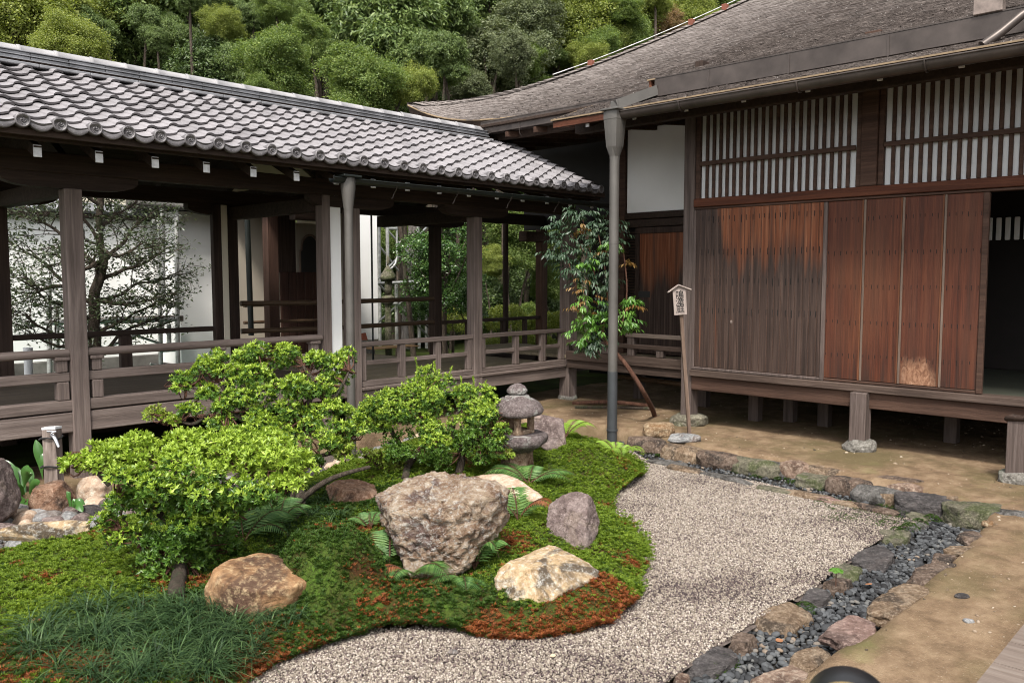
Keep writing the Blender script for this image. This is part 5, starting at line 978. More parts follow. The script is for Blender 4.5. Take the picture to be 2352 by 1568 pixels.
# camera on a tripod in front of the photographer, only the top of its lens in view
tc = far(1950, 1598, 1.0); TR = thing('camera_tripod', 'black glossy lens with a thin brass ring at the bottom edge', 'camera', (tc[0], tc[1], 0)); ax = norm(ray(1947, 1330)*[1, 1, .0])
def ringpt(o, r, k, n=40): s_ = np.cross(ax, (0, 0, 1)); return o+r*(s_*math.cos(2*math.pi*k/n)+np.array([0, 0, 1])*math.sin(2*math.pi*k/n))
RO = .050; c0 = tc-np.array([0, 0, .026])
MB().grid([[ringpt(c0+ax*t, r, k) for k in range(41)] for t, r in ((-.10, .035), (-.06, .046), (-.02, .048), (-.018, RO-.002), (.0, RO), (.03, RO), (.034, RO-.003), (.036, RO-.010), (.02, RO-.014))]).build('lens_barrel', BLACK, TR)
MB().grid([[ringpt(c0+ax*t, r, k) for k in range(41)] for t, r in ((-.0185, RO-.0005), (-.016, RO+.0008), (-.0135, RO-.0005))]).build('brass_ring', GOLD, TR)
MB().box(c0-ax*.14-np.array([.05, .05, .05]), c0-ax*.11+np.array([.03, .03, .03])).build('camera_body', BLACK, TR)
hub = c0-ax*.12-np.array([0, 0, .10]); MB().tube([hub+np.array([0, 0, .05]), hub-np.array([0, 0, .25])], .016, 10).build('column', BLACK, TR)
for k in range(3): aa = math.atan2(-FW[1], -FW[0])+(k-1)*1.25; MB().tube([hub, [hub[0]+.34*math.cos(aa), hub[1]+.34*math.sin(aa), 0]], [.014, .010], 8).build('leg', BLACK, TR)

# board walk at the lower right
bw = []; o0 = at(2352, 1432, .06); e1 = at(2238, 1572, .06); dv = norm((e1-o0)*[1, 1, 0]); sv2 = np.array([dv[1], -dv[0], 0]); sv2 = sv2 if sv2@RT > 0 else -sv2
BW = thing('board_walk', 'low grey plank walk at the lower right corner', 'board walk', tuple((o0+e1)/2*[1, 1, 0]))
for k in range(-6, 12):
    a = o0+dv*(k*.262); pl_ = [a, a+dv*.257, a+dv*.257+sv2*1.4, a+sv2*1.4]; MB().prism(pl_, (0, 0, -.045), (0, 0, rng.normal(0, .001))).build('plank', W_DECK, BW)
MB().beam(o0-dv*1.5+sv2*.1-[0, 0, .10], o0+dv*3+sv2*.1-[0, 0, .10], .08, .08).beam(o0-dv*1.5+sv2*1.2-[0, 0, .10], o0+dv*3+sv2*1.2-[0, 0, .10], .08, .08).build('bearer', W_DARK, BW)
# a few fallen leaves
def fallen(x, y, z, s, m, lab):
    p = at(x, y, z)+np.array([0, 0, .008]); n = 7; t = np.linspace(0, 1, n); w = .28*np.abs(np.sin(np.pi*t))**.8; a = rng.uniform(0, 6.28); d = np.array([math.cos(a), math.sin(a), .1]); e = np.array([-d[1], d[0], .15])
    tag(MB().grid([[p+s*(d*(tt-.5)+e*ww*k)+np.array([0, 0, s*(.25*abs(k)*ww+.12*(tt-.5)**2*3)]) for k in (-1, 0, 1)] for tt, ww in zip(t, w)]).build('fallen_leaf', m), lab, 'fallen leaf', 'fallen leaves')
LB = plain('dry_leaf', (.30, .14, .07), .7, .2); LT = plain('pale_dry_leaf', (.50, .40, .28), .7, .2)
for q in [(1463, 1362, ZG+.03, .07, LB, 'orange brown fallen leaf on the rim of the rust red moss'), (598, 1505, ZG+.05, .07, LT, 'pale fallen leaf at the front moss rim'), (1790, 1475, -.13, .06, LB, 'brown curled leaf on the pebbles beside the large rose stone'), (1995, 1345, -.13, .06, LB, 'orange leaf on the pebbles near the seedling stone'), (80, 1430, .06, .07, LB, 'brown fallen leaf on the bright left moss'), (1120, 1372, ZG+.02, .05, LT, 'pale fallen leaf in front of the golden boulder'), (1270, 1510, ZG, .05, LT, 'tan fallen leaf on the open front gravel'), (1905, 1160, -.12, .06, LB, 'brown leaf in the back gutter')]: fallen(*q)

# ================================================================ azaleas
def azalea(name, label, base, limbs, pads, mats, ros, L, seed, fat=.84, group='clipped azaleas'):
    """limbs: poly-lines of (x, y, distance) in the picture; pads: (x, y, radius px, distance, flatness, material)"""
    global rng; rng = np.random.default_rng(seed)
    T = thing(name, label, 'shrub', tuple(base), group); mb = MB(); tips = []
    for pts, r0, r1 in limbs:
        P = np.array([base if p == 0 else far(*p) for p in pts]); P = smoothpath(P, 6*len(pts)); P = P+.010*np.stack([fbm(P*8+k*9, 2, seed) for k in range(3)], 1); mb.tube(P, np.linspace(r0, r1, len(P)), 8)
        tips += list(P[len(P)//3:])
    tips = np.array(tips); chunks = {}
    tv, tf = leaf_t(.36, .06); tv = tv.copy(); tf = tf
    tw = MB()
    subs = []
    for x, y, rp, d, fl, mi in pads:
        c0 = far(x, y, d); r0 = rp*fat/FPX*d
        for q in norm(rng.normal(size=(5, 3)))*rng.uniform(.45, .72, (5, 1)): subs.append((c0+q*[1, 1, fl]*r0, r0*rng.uniform(.42, .60), x, y, .78, mi))
    for c, r, x, y, fl, mi in subs:
        n = int(ros*1.0*(r/.12)**2)
        v = rdir(n, -.55); rad = rng.uniform(.72, 1.06, n)*(1+.20*fbm(v*2.2+x, 2, seed+int(y))); v2 = v*[1, 1, fl]; p = c+v2*(r*rad)[:, None]
        axis = norm(v*.75+np.array([0, 0, .65])+.35*rng.normal(size=(n, 3)))
        k = 8; pp = np.repeat(p, k, 0); ax_ = np.repeat(axis, k, 0); sd_r = norm(np.cross(ax_, rng.normal(size=(n*k, 3)))); el = rng.uniform(.25, 1.15, n*k)[:, None]
        dd = ax_*np.sin(el)+sd_r*np.cos(el); sz = np.repeat(rng.uniform(.75, 1.25, n), k)*rng.uniform(.75, 1.15, n*k)*L*1.0
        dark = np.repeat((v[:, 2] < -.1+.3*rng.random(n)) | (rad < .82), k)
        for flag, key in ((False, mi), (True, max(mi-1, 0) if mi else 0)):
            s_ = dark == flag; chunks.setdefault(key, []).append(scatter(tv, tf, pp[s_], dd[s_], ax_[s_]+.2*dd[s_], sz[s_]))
        # twigs from the nearest limb into the pad
        if len(tips):
            q = tips[np.argmin(((tips-c)**2).sum(1))]
            for _ in range(3): e = c+rdir(1, -.3)[0]*[1, 1, fl]*r*.75; mid = (q+e)/2+rng.normal(size=3)*.03-[0, 0, .02]; tw.tube(smoothpath([q, mid, e], 6), np.linspace(.007, .002, 6), 5, False)
    mb.build('trunk', BARK, T); tw.build('twigs', BARK_R, T)
    parts, ids, k = [], [], 0
    for key, lst in chunks.items():
        V, F = join(lst); parts.append((V, F)); ids.append(np.full(len(F), key))
    V, F = join(parts); link('foliage', np_mesh('foliage', V, F, mats, np.concatenate(ids)), T); return T
bA = moss_at(405, 1378)
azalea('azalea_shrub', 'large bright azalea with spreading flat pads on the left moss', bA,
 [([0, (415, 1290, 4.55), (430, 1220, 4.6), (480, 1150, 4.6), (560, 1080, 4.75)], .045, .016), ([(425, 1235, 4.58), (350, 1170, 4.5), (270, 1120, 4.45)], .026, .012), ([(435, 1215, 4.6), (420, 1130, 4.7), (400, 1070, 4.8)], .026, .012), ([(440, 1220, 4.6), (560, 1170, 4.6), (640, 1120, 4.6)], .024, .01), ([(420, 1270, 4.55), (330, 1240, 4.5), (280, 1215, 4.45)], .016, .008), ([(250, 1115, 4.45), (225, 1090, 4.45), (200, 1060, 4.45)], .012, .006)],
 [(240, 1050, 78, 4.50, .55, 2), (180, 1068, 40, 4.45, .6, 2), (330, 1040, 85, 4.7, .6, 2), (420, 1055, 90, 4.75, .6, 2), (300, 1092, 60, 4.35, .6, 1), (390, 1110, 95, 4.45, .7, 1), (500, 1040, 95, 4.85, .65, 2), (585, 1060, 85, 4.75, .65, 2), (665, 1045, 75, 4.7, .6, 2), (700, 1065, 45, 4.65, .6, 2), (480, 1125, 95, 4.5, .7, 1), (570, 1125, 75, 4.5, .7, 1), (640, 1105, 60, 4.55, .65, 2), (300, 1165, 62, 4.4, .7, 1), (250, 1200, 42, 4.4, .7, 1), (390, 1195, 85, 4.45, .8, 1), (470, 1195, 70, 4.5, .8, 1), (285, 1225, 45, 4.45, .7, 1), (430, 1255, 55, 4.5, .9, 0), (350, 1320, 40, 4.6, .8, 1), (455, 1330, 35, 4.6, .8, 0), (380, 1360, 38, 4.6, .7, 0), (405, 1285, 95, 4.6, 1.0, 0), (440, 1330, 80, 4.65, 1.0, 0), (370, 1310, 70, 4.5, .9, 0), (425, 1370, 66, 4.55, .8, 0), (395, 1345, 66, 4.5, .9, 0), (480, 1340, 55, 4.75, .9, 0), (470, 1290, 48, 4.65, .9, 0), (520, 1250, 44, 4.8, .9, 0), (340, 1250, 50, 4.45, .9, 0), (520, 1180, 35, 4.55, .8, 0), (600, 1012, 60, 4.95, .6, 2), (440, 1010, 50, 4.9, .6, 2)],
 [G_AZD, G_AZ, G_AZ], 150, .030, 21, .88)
bB = moss_at(672, 1190)
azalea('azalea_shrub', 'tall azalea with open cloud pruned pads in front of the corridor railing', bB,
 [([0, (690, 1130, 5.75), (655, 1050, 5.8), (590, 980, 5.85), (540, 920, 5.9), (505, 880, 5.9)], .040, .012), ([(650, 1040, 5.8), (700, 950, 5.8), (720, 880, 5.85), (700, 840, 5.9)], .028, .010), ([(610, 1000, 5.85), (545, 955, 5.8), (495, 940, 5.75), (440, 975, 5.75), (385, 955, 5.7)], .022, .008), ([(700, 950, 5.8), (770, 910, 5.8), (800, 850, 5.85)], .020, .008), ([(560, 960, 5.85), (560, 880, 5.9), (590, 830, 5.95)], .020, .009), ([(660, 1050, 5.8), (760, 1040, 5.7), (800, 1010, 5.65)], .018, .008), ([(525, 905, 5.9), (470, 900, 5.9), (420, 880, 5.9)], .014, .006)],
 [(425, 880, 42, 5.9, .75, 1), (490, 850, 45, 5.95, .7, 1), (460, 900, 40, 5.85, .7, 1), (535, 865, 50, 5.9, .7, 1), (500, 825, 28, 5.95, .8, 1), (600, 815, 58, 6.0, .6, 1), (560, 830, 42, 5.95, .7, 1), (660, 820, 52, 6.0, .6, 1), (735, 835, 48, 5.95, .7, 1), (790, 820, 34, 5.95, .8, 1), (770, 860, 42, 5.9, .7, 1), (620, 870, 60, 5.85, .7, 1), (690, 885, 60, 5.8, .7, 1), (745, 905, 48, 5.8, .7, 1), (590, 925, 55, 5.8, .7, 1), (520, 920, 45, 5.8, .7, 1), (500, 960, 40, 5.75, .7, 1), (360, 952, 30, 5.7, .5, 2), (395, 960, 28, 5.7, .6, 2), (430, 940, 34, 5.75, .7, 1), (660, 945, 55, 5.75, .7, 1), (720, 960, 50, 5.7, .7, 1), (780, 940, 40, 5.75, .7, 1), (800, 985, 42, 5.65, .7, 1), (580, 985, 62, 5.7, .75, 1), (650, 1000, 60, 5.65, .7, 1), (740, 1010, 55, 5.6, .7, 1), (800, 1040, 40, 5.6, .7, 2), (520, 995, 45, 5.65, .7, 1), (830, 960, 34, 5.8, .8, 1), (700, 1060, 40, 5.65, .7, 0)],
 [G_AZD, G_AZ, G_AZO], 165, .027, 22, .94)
bC = moss_at(930, 1102)
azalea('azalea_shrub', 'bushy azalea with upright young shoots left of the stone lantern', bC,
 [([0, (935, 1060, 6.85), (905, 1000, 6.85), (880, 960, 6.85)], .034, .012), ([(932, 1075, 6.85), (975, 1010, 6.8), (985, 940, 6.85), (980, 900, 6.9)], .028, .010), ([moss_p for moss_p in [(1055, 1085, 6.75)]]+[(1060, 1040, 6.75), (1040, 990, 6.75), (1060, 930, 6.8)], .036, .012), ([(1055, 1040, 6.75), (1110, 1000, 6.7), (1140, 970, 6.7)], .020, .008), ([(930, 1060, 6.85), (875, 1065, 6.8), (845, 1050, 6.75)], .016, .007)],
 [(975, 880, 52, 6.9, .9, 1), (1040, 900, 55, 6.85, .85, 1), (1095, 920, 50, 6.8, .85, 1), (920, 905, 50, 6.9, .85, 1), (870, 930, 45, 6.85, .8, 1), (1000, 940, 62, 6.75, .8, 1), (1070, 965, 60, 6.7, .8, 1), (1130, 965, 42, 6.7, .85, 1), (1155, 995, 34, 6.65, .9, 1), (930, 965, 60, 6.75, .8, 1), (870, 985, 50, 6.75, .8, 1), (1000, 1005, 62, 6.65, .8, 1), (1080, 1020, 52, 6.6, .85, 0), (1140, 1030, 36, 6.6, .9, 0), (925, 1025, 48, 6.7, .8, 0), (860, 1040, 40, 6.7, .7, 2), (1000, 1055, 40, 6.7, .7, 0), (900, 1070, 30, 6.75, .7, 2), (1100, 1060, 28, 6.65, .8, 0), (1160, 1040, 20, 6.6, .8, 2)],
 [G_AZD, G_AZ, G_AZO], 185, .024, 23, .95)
# upright young shoots on the right azalea
sh_ = []; 
for x, y, h in [(975, 870, 50), (1000, 855, 40), (1025, 870, 45), (950, 880, 30), (1090, 890, 40), (1120, 930, 45), (880, 920, 35), (1060, 885, 30), (960, 850, 45), (1115, 895, 30), (1145, 940, 30)]:
    d = 6.85; a = far(x, y+6, d); b2 = far(x+rng.uniform(-8, 14), y-h*.6, d); ts = np.linspace(.05, 1, 16); p = a+(b2-a)*ts[:, None]; n = len(p); pp = np.repeat(p, 3, 0); ax_ = norm(b2-a)
    sh_.append(scatter(*leaf_t(.42, .05), pp, rdir(n*3, -.2)+ax_*.9, np.tile(ax_, (n*3, 1))+.2*rng.normal(size=(n*3, 3)), rng.uniform(.018, .027, n*3)))
V, F = join(sh_); rt_ = [o for o in COL.objects if o.get('label', '').startswith('bushy azalea')][0]; link('young_shoots', np_mesh('young_shoots', V, F, G_AZ), rt_)
# bare curved branch leaning over the dark flat rock belongs to the tall azalea
rb = [o for o in COL.objects if o.get('label', '').startswith('tall azalea')][0]
MB().tube(smoothpath([far(655, 1195, 5.65), far(690, 1150, 5.6), far(740, 1110, 5.55), far(790, 1088, 5.55), far(850, 1072, 5.6)], 24), np.linspace(.026, .012, 24), 8).build('bare_branch', BARK, rb)
MB().tube(smoothpath([far(665, 1190, 5.65), far(672, 1140, 5.6), far(690, 1085, 5.6)], 12), np.linspace(.022, .012, 12), 8).build('bare_branch', BARK, rb)
# dark low shrub below and right of the large azalea
rng = np.random.default_rng(77)

# ================================================================ ferns, grass, broad leaves, nandina
def fern(x, y, n, L, label, m=G_FERN, z=None, dry=0, spread=(0, 6.28), seed=1, grp='ferns among the rocks', rise=.5):
    r = np.random.default_rng(seed); base = (moss_at(x, y) if z is None else at(x, y, z)); T = thing('fern', label, 'fern', tuple(base), grp)
    for i in range(n):
        a = spread[0]+(spread[1]-spread[0])*(i+.5)/n+r.normal()*.15; Lf = L*r.uniform(.75, 1.15); h = np.cos(a)*RT+np.sin(a)*RH; t = np.linspace(0, 1, 25); el = rise+r.uniform(-.15, .25)
        mid = base+np.outer(t*Lf, h)*math.cos(el)+np.outer(Lf*(t*math.sin(el)*1.5-1.25*t**2.2*math.sin(el)), [0, 0, 1]); tg = norm(np.gradient(mid, axis=0)); side = norm(np.cross(tg, [0, 0, 1])); up_ = np.cross(side, tg)
        k = slice(3, 25); ln = .34*Lf*np.sin(np.pi*(.12+.86*t[k]))**.9*(1-.35*t[k]); ps_ = []
        for s in (-1, 1):
            dd = side[k]*s+tg[k]*.45+up_[k]*.05-np.array([0, 0, .16]); ps_.append(scatter(*leaf_t(.115, .10), mid[k], dd, up_[k], ln))
            for q in (.3, .5, .7): ps_.append(scatter(*leaf_t(.35, .0), mid[k]+norm(dd)*(ln*q)[:, None], norm(dd)*.5+tg[k], up_[k], ln*.085*(1.2-q))); ps_.append(scatter(*leaf_t(.35, .0), mid[k]+norm(dd)*(ln*q)[:, None], norm(dd)*.5-tg[k], up_[k], ln*.085*(1.2-q)))
        V, F = join(ps_); mt = G_FERNB if i < dry else m; fo_ = link('frond', np_mesh('frond', V, F, mt), T); MB().tube(mid, np.linspace(.0035, .001, 25), 5, False).build('stalk', BARK_R, fo_)
fern(895, 1300, 7, .42, 'dark fern spreading left of the largest boulder', seed=2, spread=(1.4, 4.6), dry=0, rise=.75)
fern(945, 1330, 6, .36, 'low fern arching below the front of the largest boulder', seed=3, spread=(3.2, 6.6), dry=1, rise=.6)
fern(1090, 1310, 7, .40, 'bright fern standing between the largest boulder and the golden boulder', seed=4, spread=(-.4, 3.2), rise=.95)
fern(1062, 1330, 4, .26, 'small fern drooping at the foot of the largest boulder', seed=14, spread=(3.6, 5.6), rise=.4)
fern(1190, 1195, 7, .38, 'pale fern between the largest boulder and the purplish boulder', seed=5, spread=(-.5, 3.4), dry=1, rise=.8)
fern(1215, 1112, 8, .44, 'wide soft fern right of the lantern base', seed=6, spread=(-.7, 3.6), rise=.55)
fern(1300, 1003, 8, .40, 'lime fern at the purple brown rock near the downpipe', G_FERNY, seed=7, spread=(-.3, 3.4), rise=.6, z=.05)
fern(1415, 1045, 7, .34, 'bright lime fern spilling over the mound edge by the downpipe foot', G_FERNY, seed=8, spread=(-1.6, 3.0), rise=.6)
fern(560, 1245, 7, .46, 'dark fern in the shade under the large azalea', seed=9, spread=(-.4, 3.4), rise=.6)
fern(640, 1215, 6, .40, 'feathery fern behind the tan boulder', seed=10, spread=(.2, 3.2), rise=.8)
fern(850, 1215, 5, .26, 'small fern tuft above the dark moss mound', seed=11, spread=(.3, 3.), rise=.8)
fern(590, 1480, 3, .0 + .14, 'tiny fern growing out of the mondo grass', seed=12, spread=(.8, 2.6), rise=1.) if False else fern(604, 1180, 4, .24, 'small light fern between the azalea trunks', seed=12, spread=(.4, 2.8), rise=.9)
fern(600, 1150, 5, .30, 'tufted fern beneath the tall azalea', seed=13, spread=(.2, 3.0), rise=.8)
# mondo grass: dense tussocks of arching blades
tu = []
for _ in range(150):
    x, y = rng.uniform(20, 600), rng.uniform(1385, 1600)
    if ((x-340)/300)**2+((y-1480)/105)**2 > 1.0*rng.uniform(.7, 1.15): continue
    tu.append((x, y, 1.))
for _ in range(70): tu.append((rng.uniform(430, 790), rng.uniform(1120, 1240), .75))
for _ in range(26): tu.append((rng.uniform(560, 690), rng.uniform(1400, 1440), .6)) if rng.random() < .5 else tu.append((rng.uniform(300, 470), rng.uniform(1370, 1420), .9))
Vg, Fg = [], []; kk = 0
for x, y, s in tu:
    b = moss_at(x, y); m = int(27*s)
    for _ in range(m):
        a = rng.uniform(0, 6.28); h = np.array([math.cos(a), math.sin(a), 0]); L_ = rng.uniform(.11, .25)*s; w = rng.uniform(.0015, .0027); el = rng.uniform(.5, 1.35); t = np.linspace(0, 1, 5)
        mid = b+rng.normal(size=3)*[.009, .009, 0]+np.outer(t*L_*math.cos(el)*1.1+.35*L_*t**2, h)+np.outer(L_*(math.sin(el)*t-.62*t**2.3), [0, 0, 1]); sd2 = np.array([-h[1], h[0], 0]); ww = w*np.array([1, 1, .9, .6, .05])
        Vg.append(np.concatenate([mid-np.outer(ww, sd2), mid+np.outer(ww, sd2)])); Fg += [[kk+i, kk+i+1, kk+5+i+1, kk+5+i] for i in range(4)]; kk += 10
tag(link('mondo_grass', np_mesh('mondo_grass', np.concatenate(Vg), np.array(Fg), G_GRS)), 'dark narrow bladed mondo grass in the lower left and between azalea trunks', 'grass', kind='stuff')
# aspidistra
def broad(x, y, z, leaves, label, seed):
    b = at(x, y, z); T = thing('broad_leaf_plant', label, 'plant', tuple(b), 'broad leaved plants by the cobbles'); d = (b-CAM)@FW
    for x0, y0, x1, y1, w, dd in leaves:
        p0 = CAM+ray(x0, y0)*d; p1 = CAM+ray(x1, y1)*(d+dd); mid = (p0+p1)/2+np.array([0, 0, .05]); P = smoothpath([p0, mid, p1], 12); tg = norm(np.gradient(P, axis=0)); sd2 = norm(np.cross(tg, ray(x1, y1)))*.9+.25*RH; t = np.linspace(0, 1, 12); ww = w*np.sin(np.pi*np.clip(t*.96+.02, 0, 1))**.75*np.clip(.25+t*1.6, 0, 1)
        fold = norm(np.cross(sd2, tg)); G = [[P[i]-sd2[i]*ww[i], P[i]-sd2[i]*ww[i]*.5-fold[i]*ww[i]*.15, P[i]-fold[i]*ww[i]*.28, P[i]+sd2[i]*ww[i]*.5-fold[i]*ww[i]*.15, P[i]+sd2[i]*ww[i]] for i in range(12)]; MB().grid(G).build('leaf', G_ASP, T)
broad(75, 1150, -.06, [(98, 1100, 82, 1010, .045, 0), (118, 1105, 88, 1040, .05, 0), (55, 1120, 70, 1078, .055, -.1), (50, 1140, 0, 1055, .06, 0), (60, 1140, 18, 1070, .055, .1), (62, 1150, 30, 1085, .05, .1), (66, 1150, 92, 1105, .04, -.15), (60, 1155, 28, 1122, .045, -.2), (62, 1155, 70, 1185, .05, -.25), (55, 1140, 40, 1180, .035, -.25), (78, 1140, 62, 1070, .035, .1), (70, 1165, 85, 1205, .03, -.25), (20, 1120, -20, 1060, .05, .1)], 'broad leaved plant with long arching leaves left of the tap stake', 1)
broad(165, 1175, -.06, [(165, 1172, 148, 1130, .02, 0), (165, 1172, 190, 1175, .03, -.1), (165, 1174, 176, 1158, .02, 0), (160, 1172, 158, 1128, .015, 0), (165, 1172, 195, 1158, .02, 0)], 'small broad leaved sprout right of the tap stake', 2)
b = at(1920, 1335, -.06); T = thing('seedling', 'tiny bright green seedling on the channel edge stone', 'plant', tuple(b))
for k in range(6): a = k*1.05; h = np.cos(a)*RT+np.sin(a)*RH; p = b+[0, 0, .05]; MB().grid([[p+h*.045*t+np.cross(h, [0, 0, 1])*s*.024*math.sin(math.pi*t)+[0, 0, .03-.02*t] for s in (-1, 0, 1)] for t in np.linspace(.05, 1, 6)]).build('leaf', G_NANB, T)
MB().tube([b-[0, 0, .03], b+[0, 0, .08]], .003, 5).build('stem', BARK_R, T)
# nandina behind the downpipe
rng = np.random.default_rng(31)
nb = at(1502, 957, 0); NA = thing('nandina', 'slender nandina shrub leaning behind the downpipe at the veranda', 'shrub', tuple(nb)); D0 = (nb-CAM)@FW
ND = 9.45
stm = MB(); stm.tube(smoothpath([nb-[0, 0, .1], nb+[0, 0, .04], far(1478, 900, 9.3), far(1440, 840, 9.3), far(1405, 800, 9.35), far(1380, 770, 9.4)], 24), np.linspace(.030, .022, 24), 8)
for pts in ([(1385, 775, 9.4), (1375, 700, 9.45), (1360, 600, 9.5), (1335, 490, 9.5)], [(1382, 772, 9.4), (1395, 700, 9.4), (1390, 620, 9.4), (1375, 540, 9.4)], [(1385, 775, 9.4), (1350, 740, 9.4), (1330, 680, 9.4), (1305, 600, 9.45)], [(1400, 790, 9.35), (1430, 740, 9.4), (1440, 660, 9.4), (1430, 560, 9.4)], [(1360, 600, 9.5), (1310, 540, 9.5)]): stm.tube(smoothpath([far(*p) for p in pts], 12), np.linspace(.014, .006, 12), 6, False)
stm.build('stems', BARK_R, NA)
def leaflets(cl, mat, name, per, Lm, spread=1.):
    out = []
    for x, y, rp, d in cl:
        c = far(x, y, d); r = rp/FPX*d; n = per
        for _ in range(n):
            v = rng.normal(size=3)*r*.55*spread; a = rng.uniform(0, 6.28); h = np.array([math.cos(a), math.sin(a), -.25]); q = c+v; k = 7
            st_ = np.linspace(0, 1, 4); pos = np.array([q+h*.11*s for s in st_ for _s in (0, 1)][1:]); sd2 = np.array([-h[1], h[0], 0]); dirs = np.array([h*.7+sd2*(1 if i % 2 else -1)*.8*(i < 6)-np.array([0, 0, .35+.5*rng.random()]) for i in range(7)])
            out.append(scatter(*leaf_t(.36, .18), pos, dirs, np.tile([0, 0, 1.], (7, 1))+.35*rng.normal(size=(7, 3)), rng.uniform(.75, 1.2, 7)*Lm))
    V, F = join(out); link(name, np_mesh(name, V, F, mat), NA)
leaflets([(1335, 490, 22, 9.5), (1300, 505, 24, 9.5), (1375, 500, 26, 9.5), (1400, 520, 22, 9.45), (1275, 540, 24, 9.5), (1320, 540, 32, 9.45), (1370, 550, 30, 9.4), (1290, 590, 32, 9.45), (1340, 600, 34, 9.4), (1390, 590, 30, 9.4), (1410, 550, 18, 9.4), (1370, 640, 34, 9.35), (1320, 620, 26, 9.4), (1395, 640, 22, 9.35), (1385, 690, 24, 9.35), (1350, 790, 14, 9.3), (1380, 780, 22, 9.3), (1270, 570, 20, 9.5)], G_NAN, 'dark_leaves', 16, .068)
leaflets([(1345, 710, 32, 9.3), (1380, 720, 30, 9.3), (1330, 745, 24, 9.3), (1370, 755, 28, 9.25), (1400, 730, 22, 9.25), (1440, 720, 18, 9.4), (1455, 690, 14, 9.4), (1445, 745, 14, 9.4), (1350, 605, 16, 9.35), (1400, 560, 12, 9.35), (1335, 780, 12, 9.3)], G_NANB, 'bright_leaves', 13, .072)
leaflets([(1335, 660, 20, 9.3), (1350, 685, 18, 9.3), (1325, 700, 12, 9.3), (1400, 575, 14, 9.35), (1445, 600, 12, 9.4), (1460, 705, 8, 9.35), (1330, 520, 12, 9.4)], G_NANR, 'russet_leaves', 5, .062)
# ================================================================ behind the corridor
ww = thing('white_garden_wall', 'white plastered wall with a tile coping behind the pruned tree', 'wall', (4.5, 13.2, 0)); Y0 = 13.2
box('wall', (1.0, Y0, .42), (6.4, Y0+.3, 2.50), PLASTER, ww); box('wall_foot', (1.0, Y0-.02, .18), (6.4, Y0+.3, .418), plain('stained_plaster', (.13, .12, .11), .9, .1, var=.5, sc=3.), ww); box('stone_base', (1.0, Y0-.06, -.2), (6.4, Y0+.3, .178), RK_DARK, ww); box('coping_board', (1.0, Y0-.16, 2.505), (6.4, Y0+.46, 2.56), W_DARK, ww)
cp = MB(); x = 1.
while x < 6.4: cp.grid([[(x, Y0-.24+.02*k, 2.60+.10*k/4*1.0+.0) for k in range(5)], [(x+.03, Y0-.24+.02*k, 2.64+.10*k/4) for k in range(5)], [(x+.11, Y0-.24+.02*k, 2.66+.10*k/4) for k in range(5)], [(x+.14, Y0-.24+.02*k, 2.60+.10*k/4) for k in range(5)], [(x+.26, Y0-.24+.02*k, 2.585+.10*k/4) for k in range(5)]], False); x += .26
cp.build('coping_tiles', TILE_R, ww); box('coping_top', (1., Y0-.16, 2.565), (6.4, Y0+.40, 2.72), TILE_R, ww)
cb = thing('cream_building', 'cream plastered building rising behind the white wall', 'building', (5, 16.5, 0)); box('wall', (0., 16.2, -.2), (9.0, 19, 4.4), CREAM, cb); box('eave', (-.3, 15.9, 4.4), (9.2, 19.3, 4.5), TILE_D, cb)
# white store house right of it, with eave tiles and a gutter
sh0 = thing('plaster_storehouse', 'white plaster storehouse corner under a small tiled eave and gutter', 'building', (6.3, 12.4, 0)); A = atY(411, 640, 12.4); B = atY(508, 640, 12.4)
box('wall', (A[0], 12.4, .30), (B[0]+.25, 13.1, 2.62), PLASTER, sh0); box('stone_base', (A[0]-.03, 12.36, -.2), (B[0]+.3, 13.1, .297), RK_DARK, sh0); box('eave', (A[0]-.45, 12.05, 2.66), (B[0]+.3, 13.3, 2.72), W_DARK, sh0)
tl_ = MB(); x = A[0]-.45
while x < B[0]+.3: tl_.tube([(x+.07, 12.0, 2.77), (x+.07, 12.8, 3.1)], .055, 10); tl_.grid([[(x+.12, 12.02, 2.74), (x+.12, 12.8, 3.06)], [(x+.24, 12.02, 2.74), (x+.24, 12.8, 3.06)]], False); x += .26
tl_.build('eave_tiles', TILE_R, sh0); MB().tube([(A[0]-.9, 11.96, 2.66), (B[0]+.3, 11.96, 2.64)], .05, 10).build('gutter', COPPER_P, sh0)
# shaded wing with a bell shaped window
wg = thing('shaded_wing', 'dim connecting wing with a bell shaped window and a dark board wainscot', 'building', (7, 11.6, 0)); Y1 = 11.6
xa = lambda px, Y=Y1: atY(px, 640, Y)[0]; za = lambda px, py, Y=Y1: atY(px, py, Y)[2]
box('wall', (xa(520), Y1+.02, .3), (xa(648), Y1+.1, 2.7), CREAM_SHADE, wg)
wl_, wr_, wt = xa(682), xa(742), za(710, 522); al, ar, ab, at_ = xa(688), xa(735), za(710, 625), za(710, 540)
cxm = (al+ar)/2; hw = (ar-al)/2; arch = [(al, ab)]+[(al, ab+.30*(at_-ab)*1.9)]+[(al+.05*hw, ab+.58*(at_-ab)), (al+.14*hw, ab+.60*(at_-ab))]+[(cxm-.84*hw*math.cos(a), at_-.36*(at_-ab)+.36*(at_-ab)*math.sin(a)) for a in np.linspace(0.05, math.pi-.05, 14)]+[(ar-.14*hw, ab+.60*(at_-ab)), (ar-.05*hw, ab+.58*(at_-ab)), (ar, ab+.30*(at_-ab)*1.9), (ar, ab)]
MB().prism([(x, Y1+.001, z) for x, z in arch], (0, 0, 0), (0, -.02, 0)).build('bell_window', BLACK, wg); MB().tube([(x, Y1-.025, z) for x, z in arch], .018, 6).build('window_frame', W_BATTEN, wg)
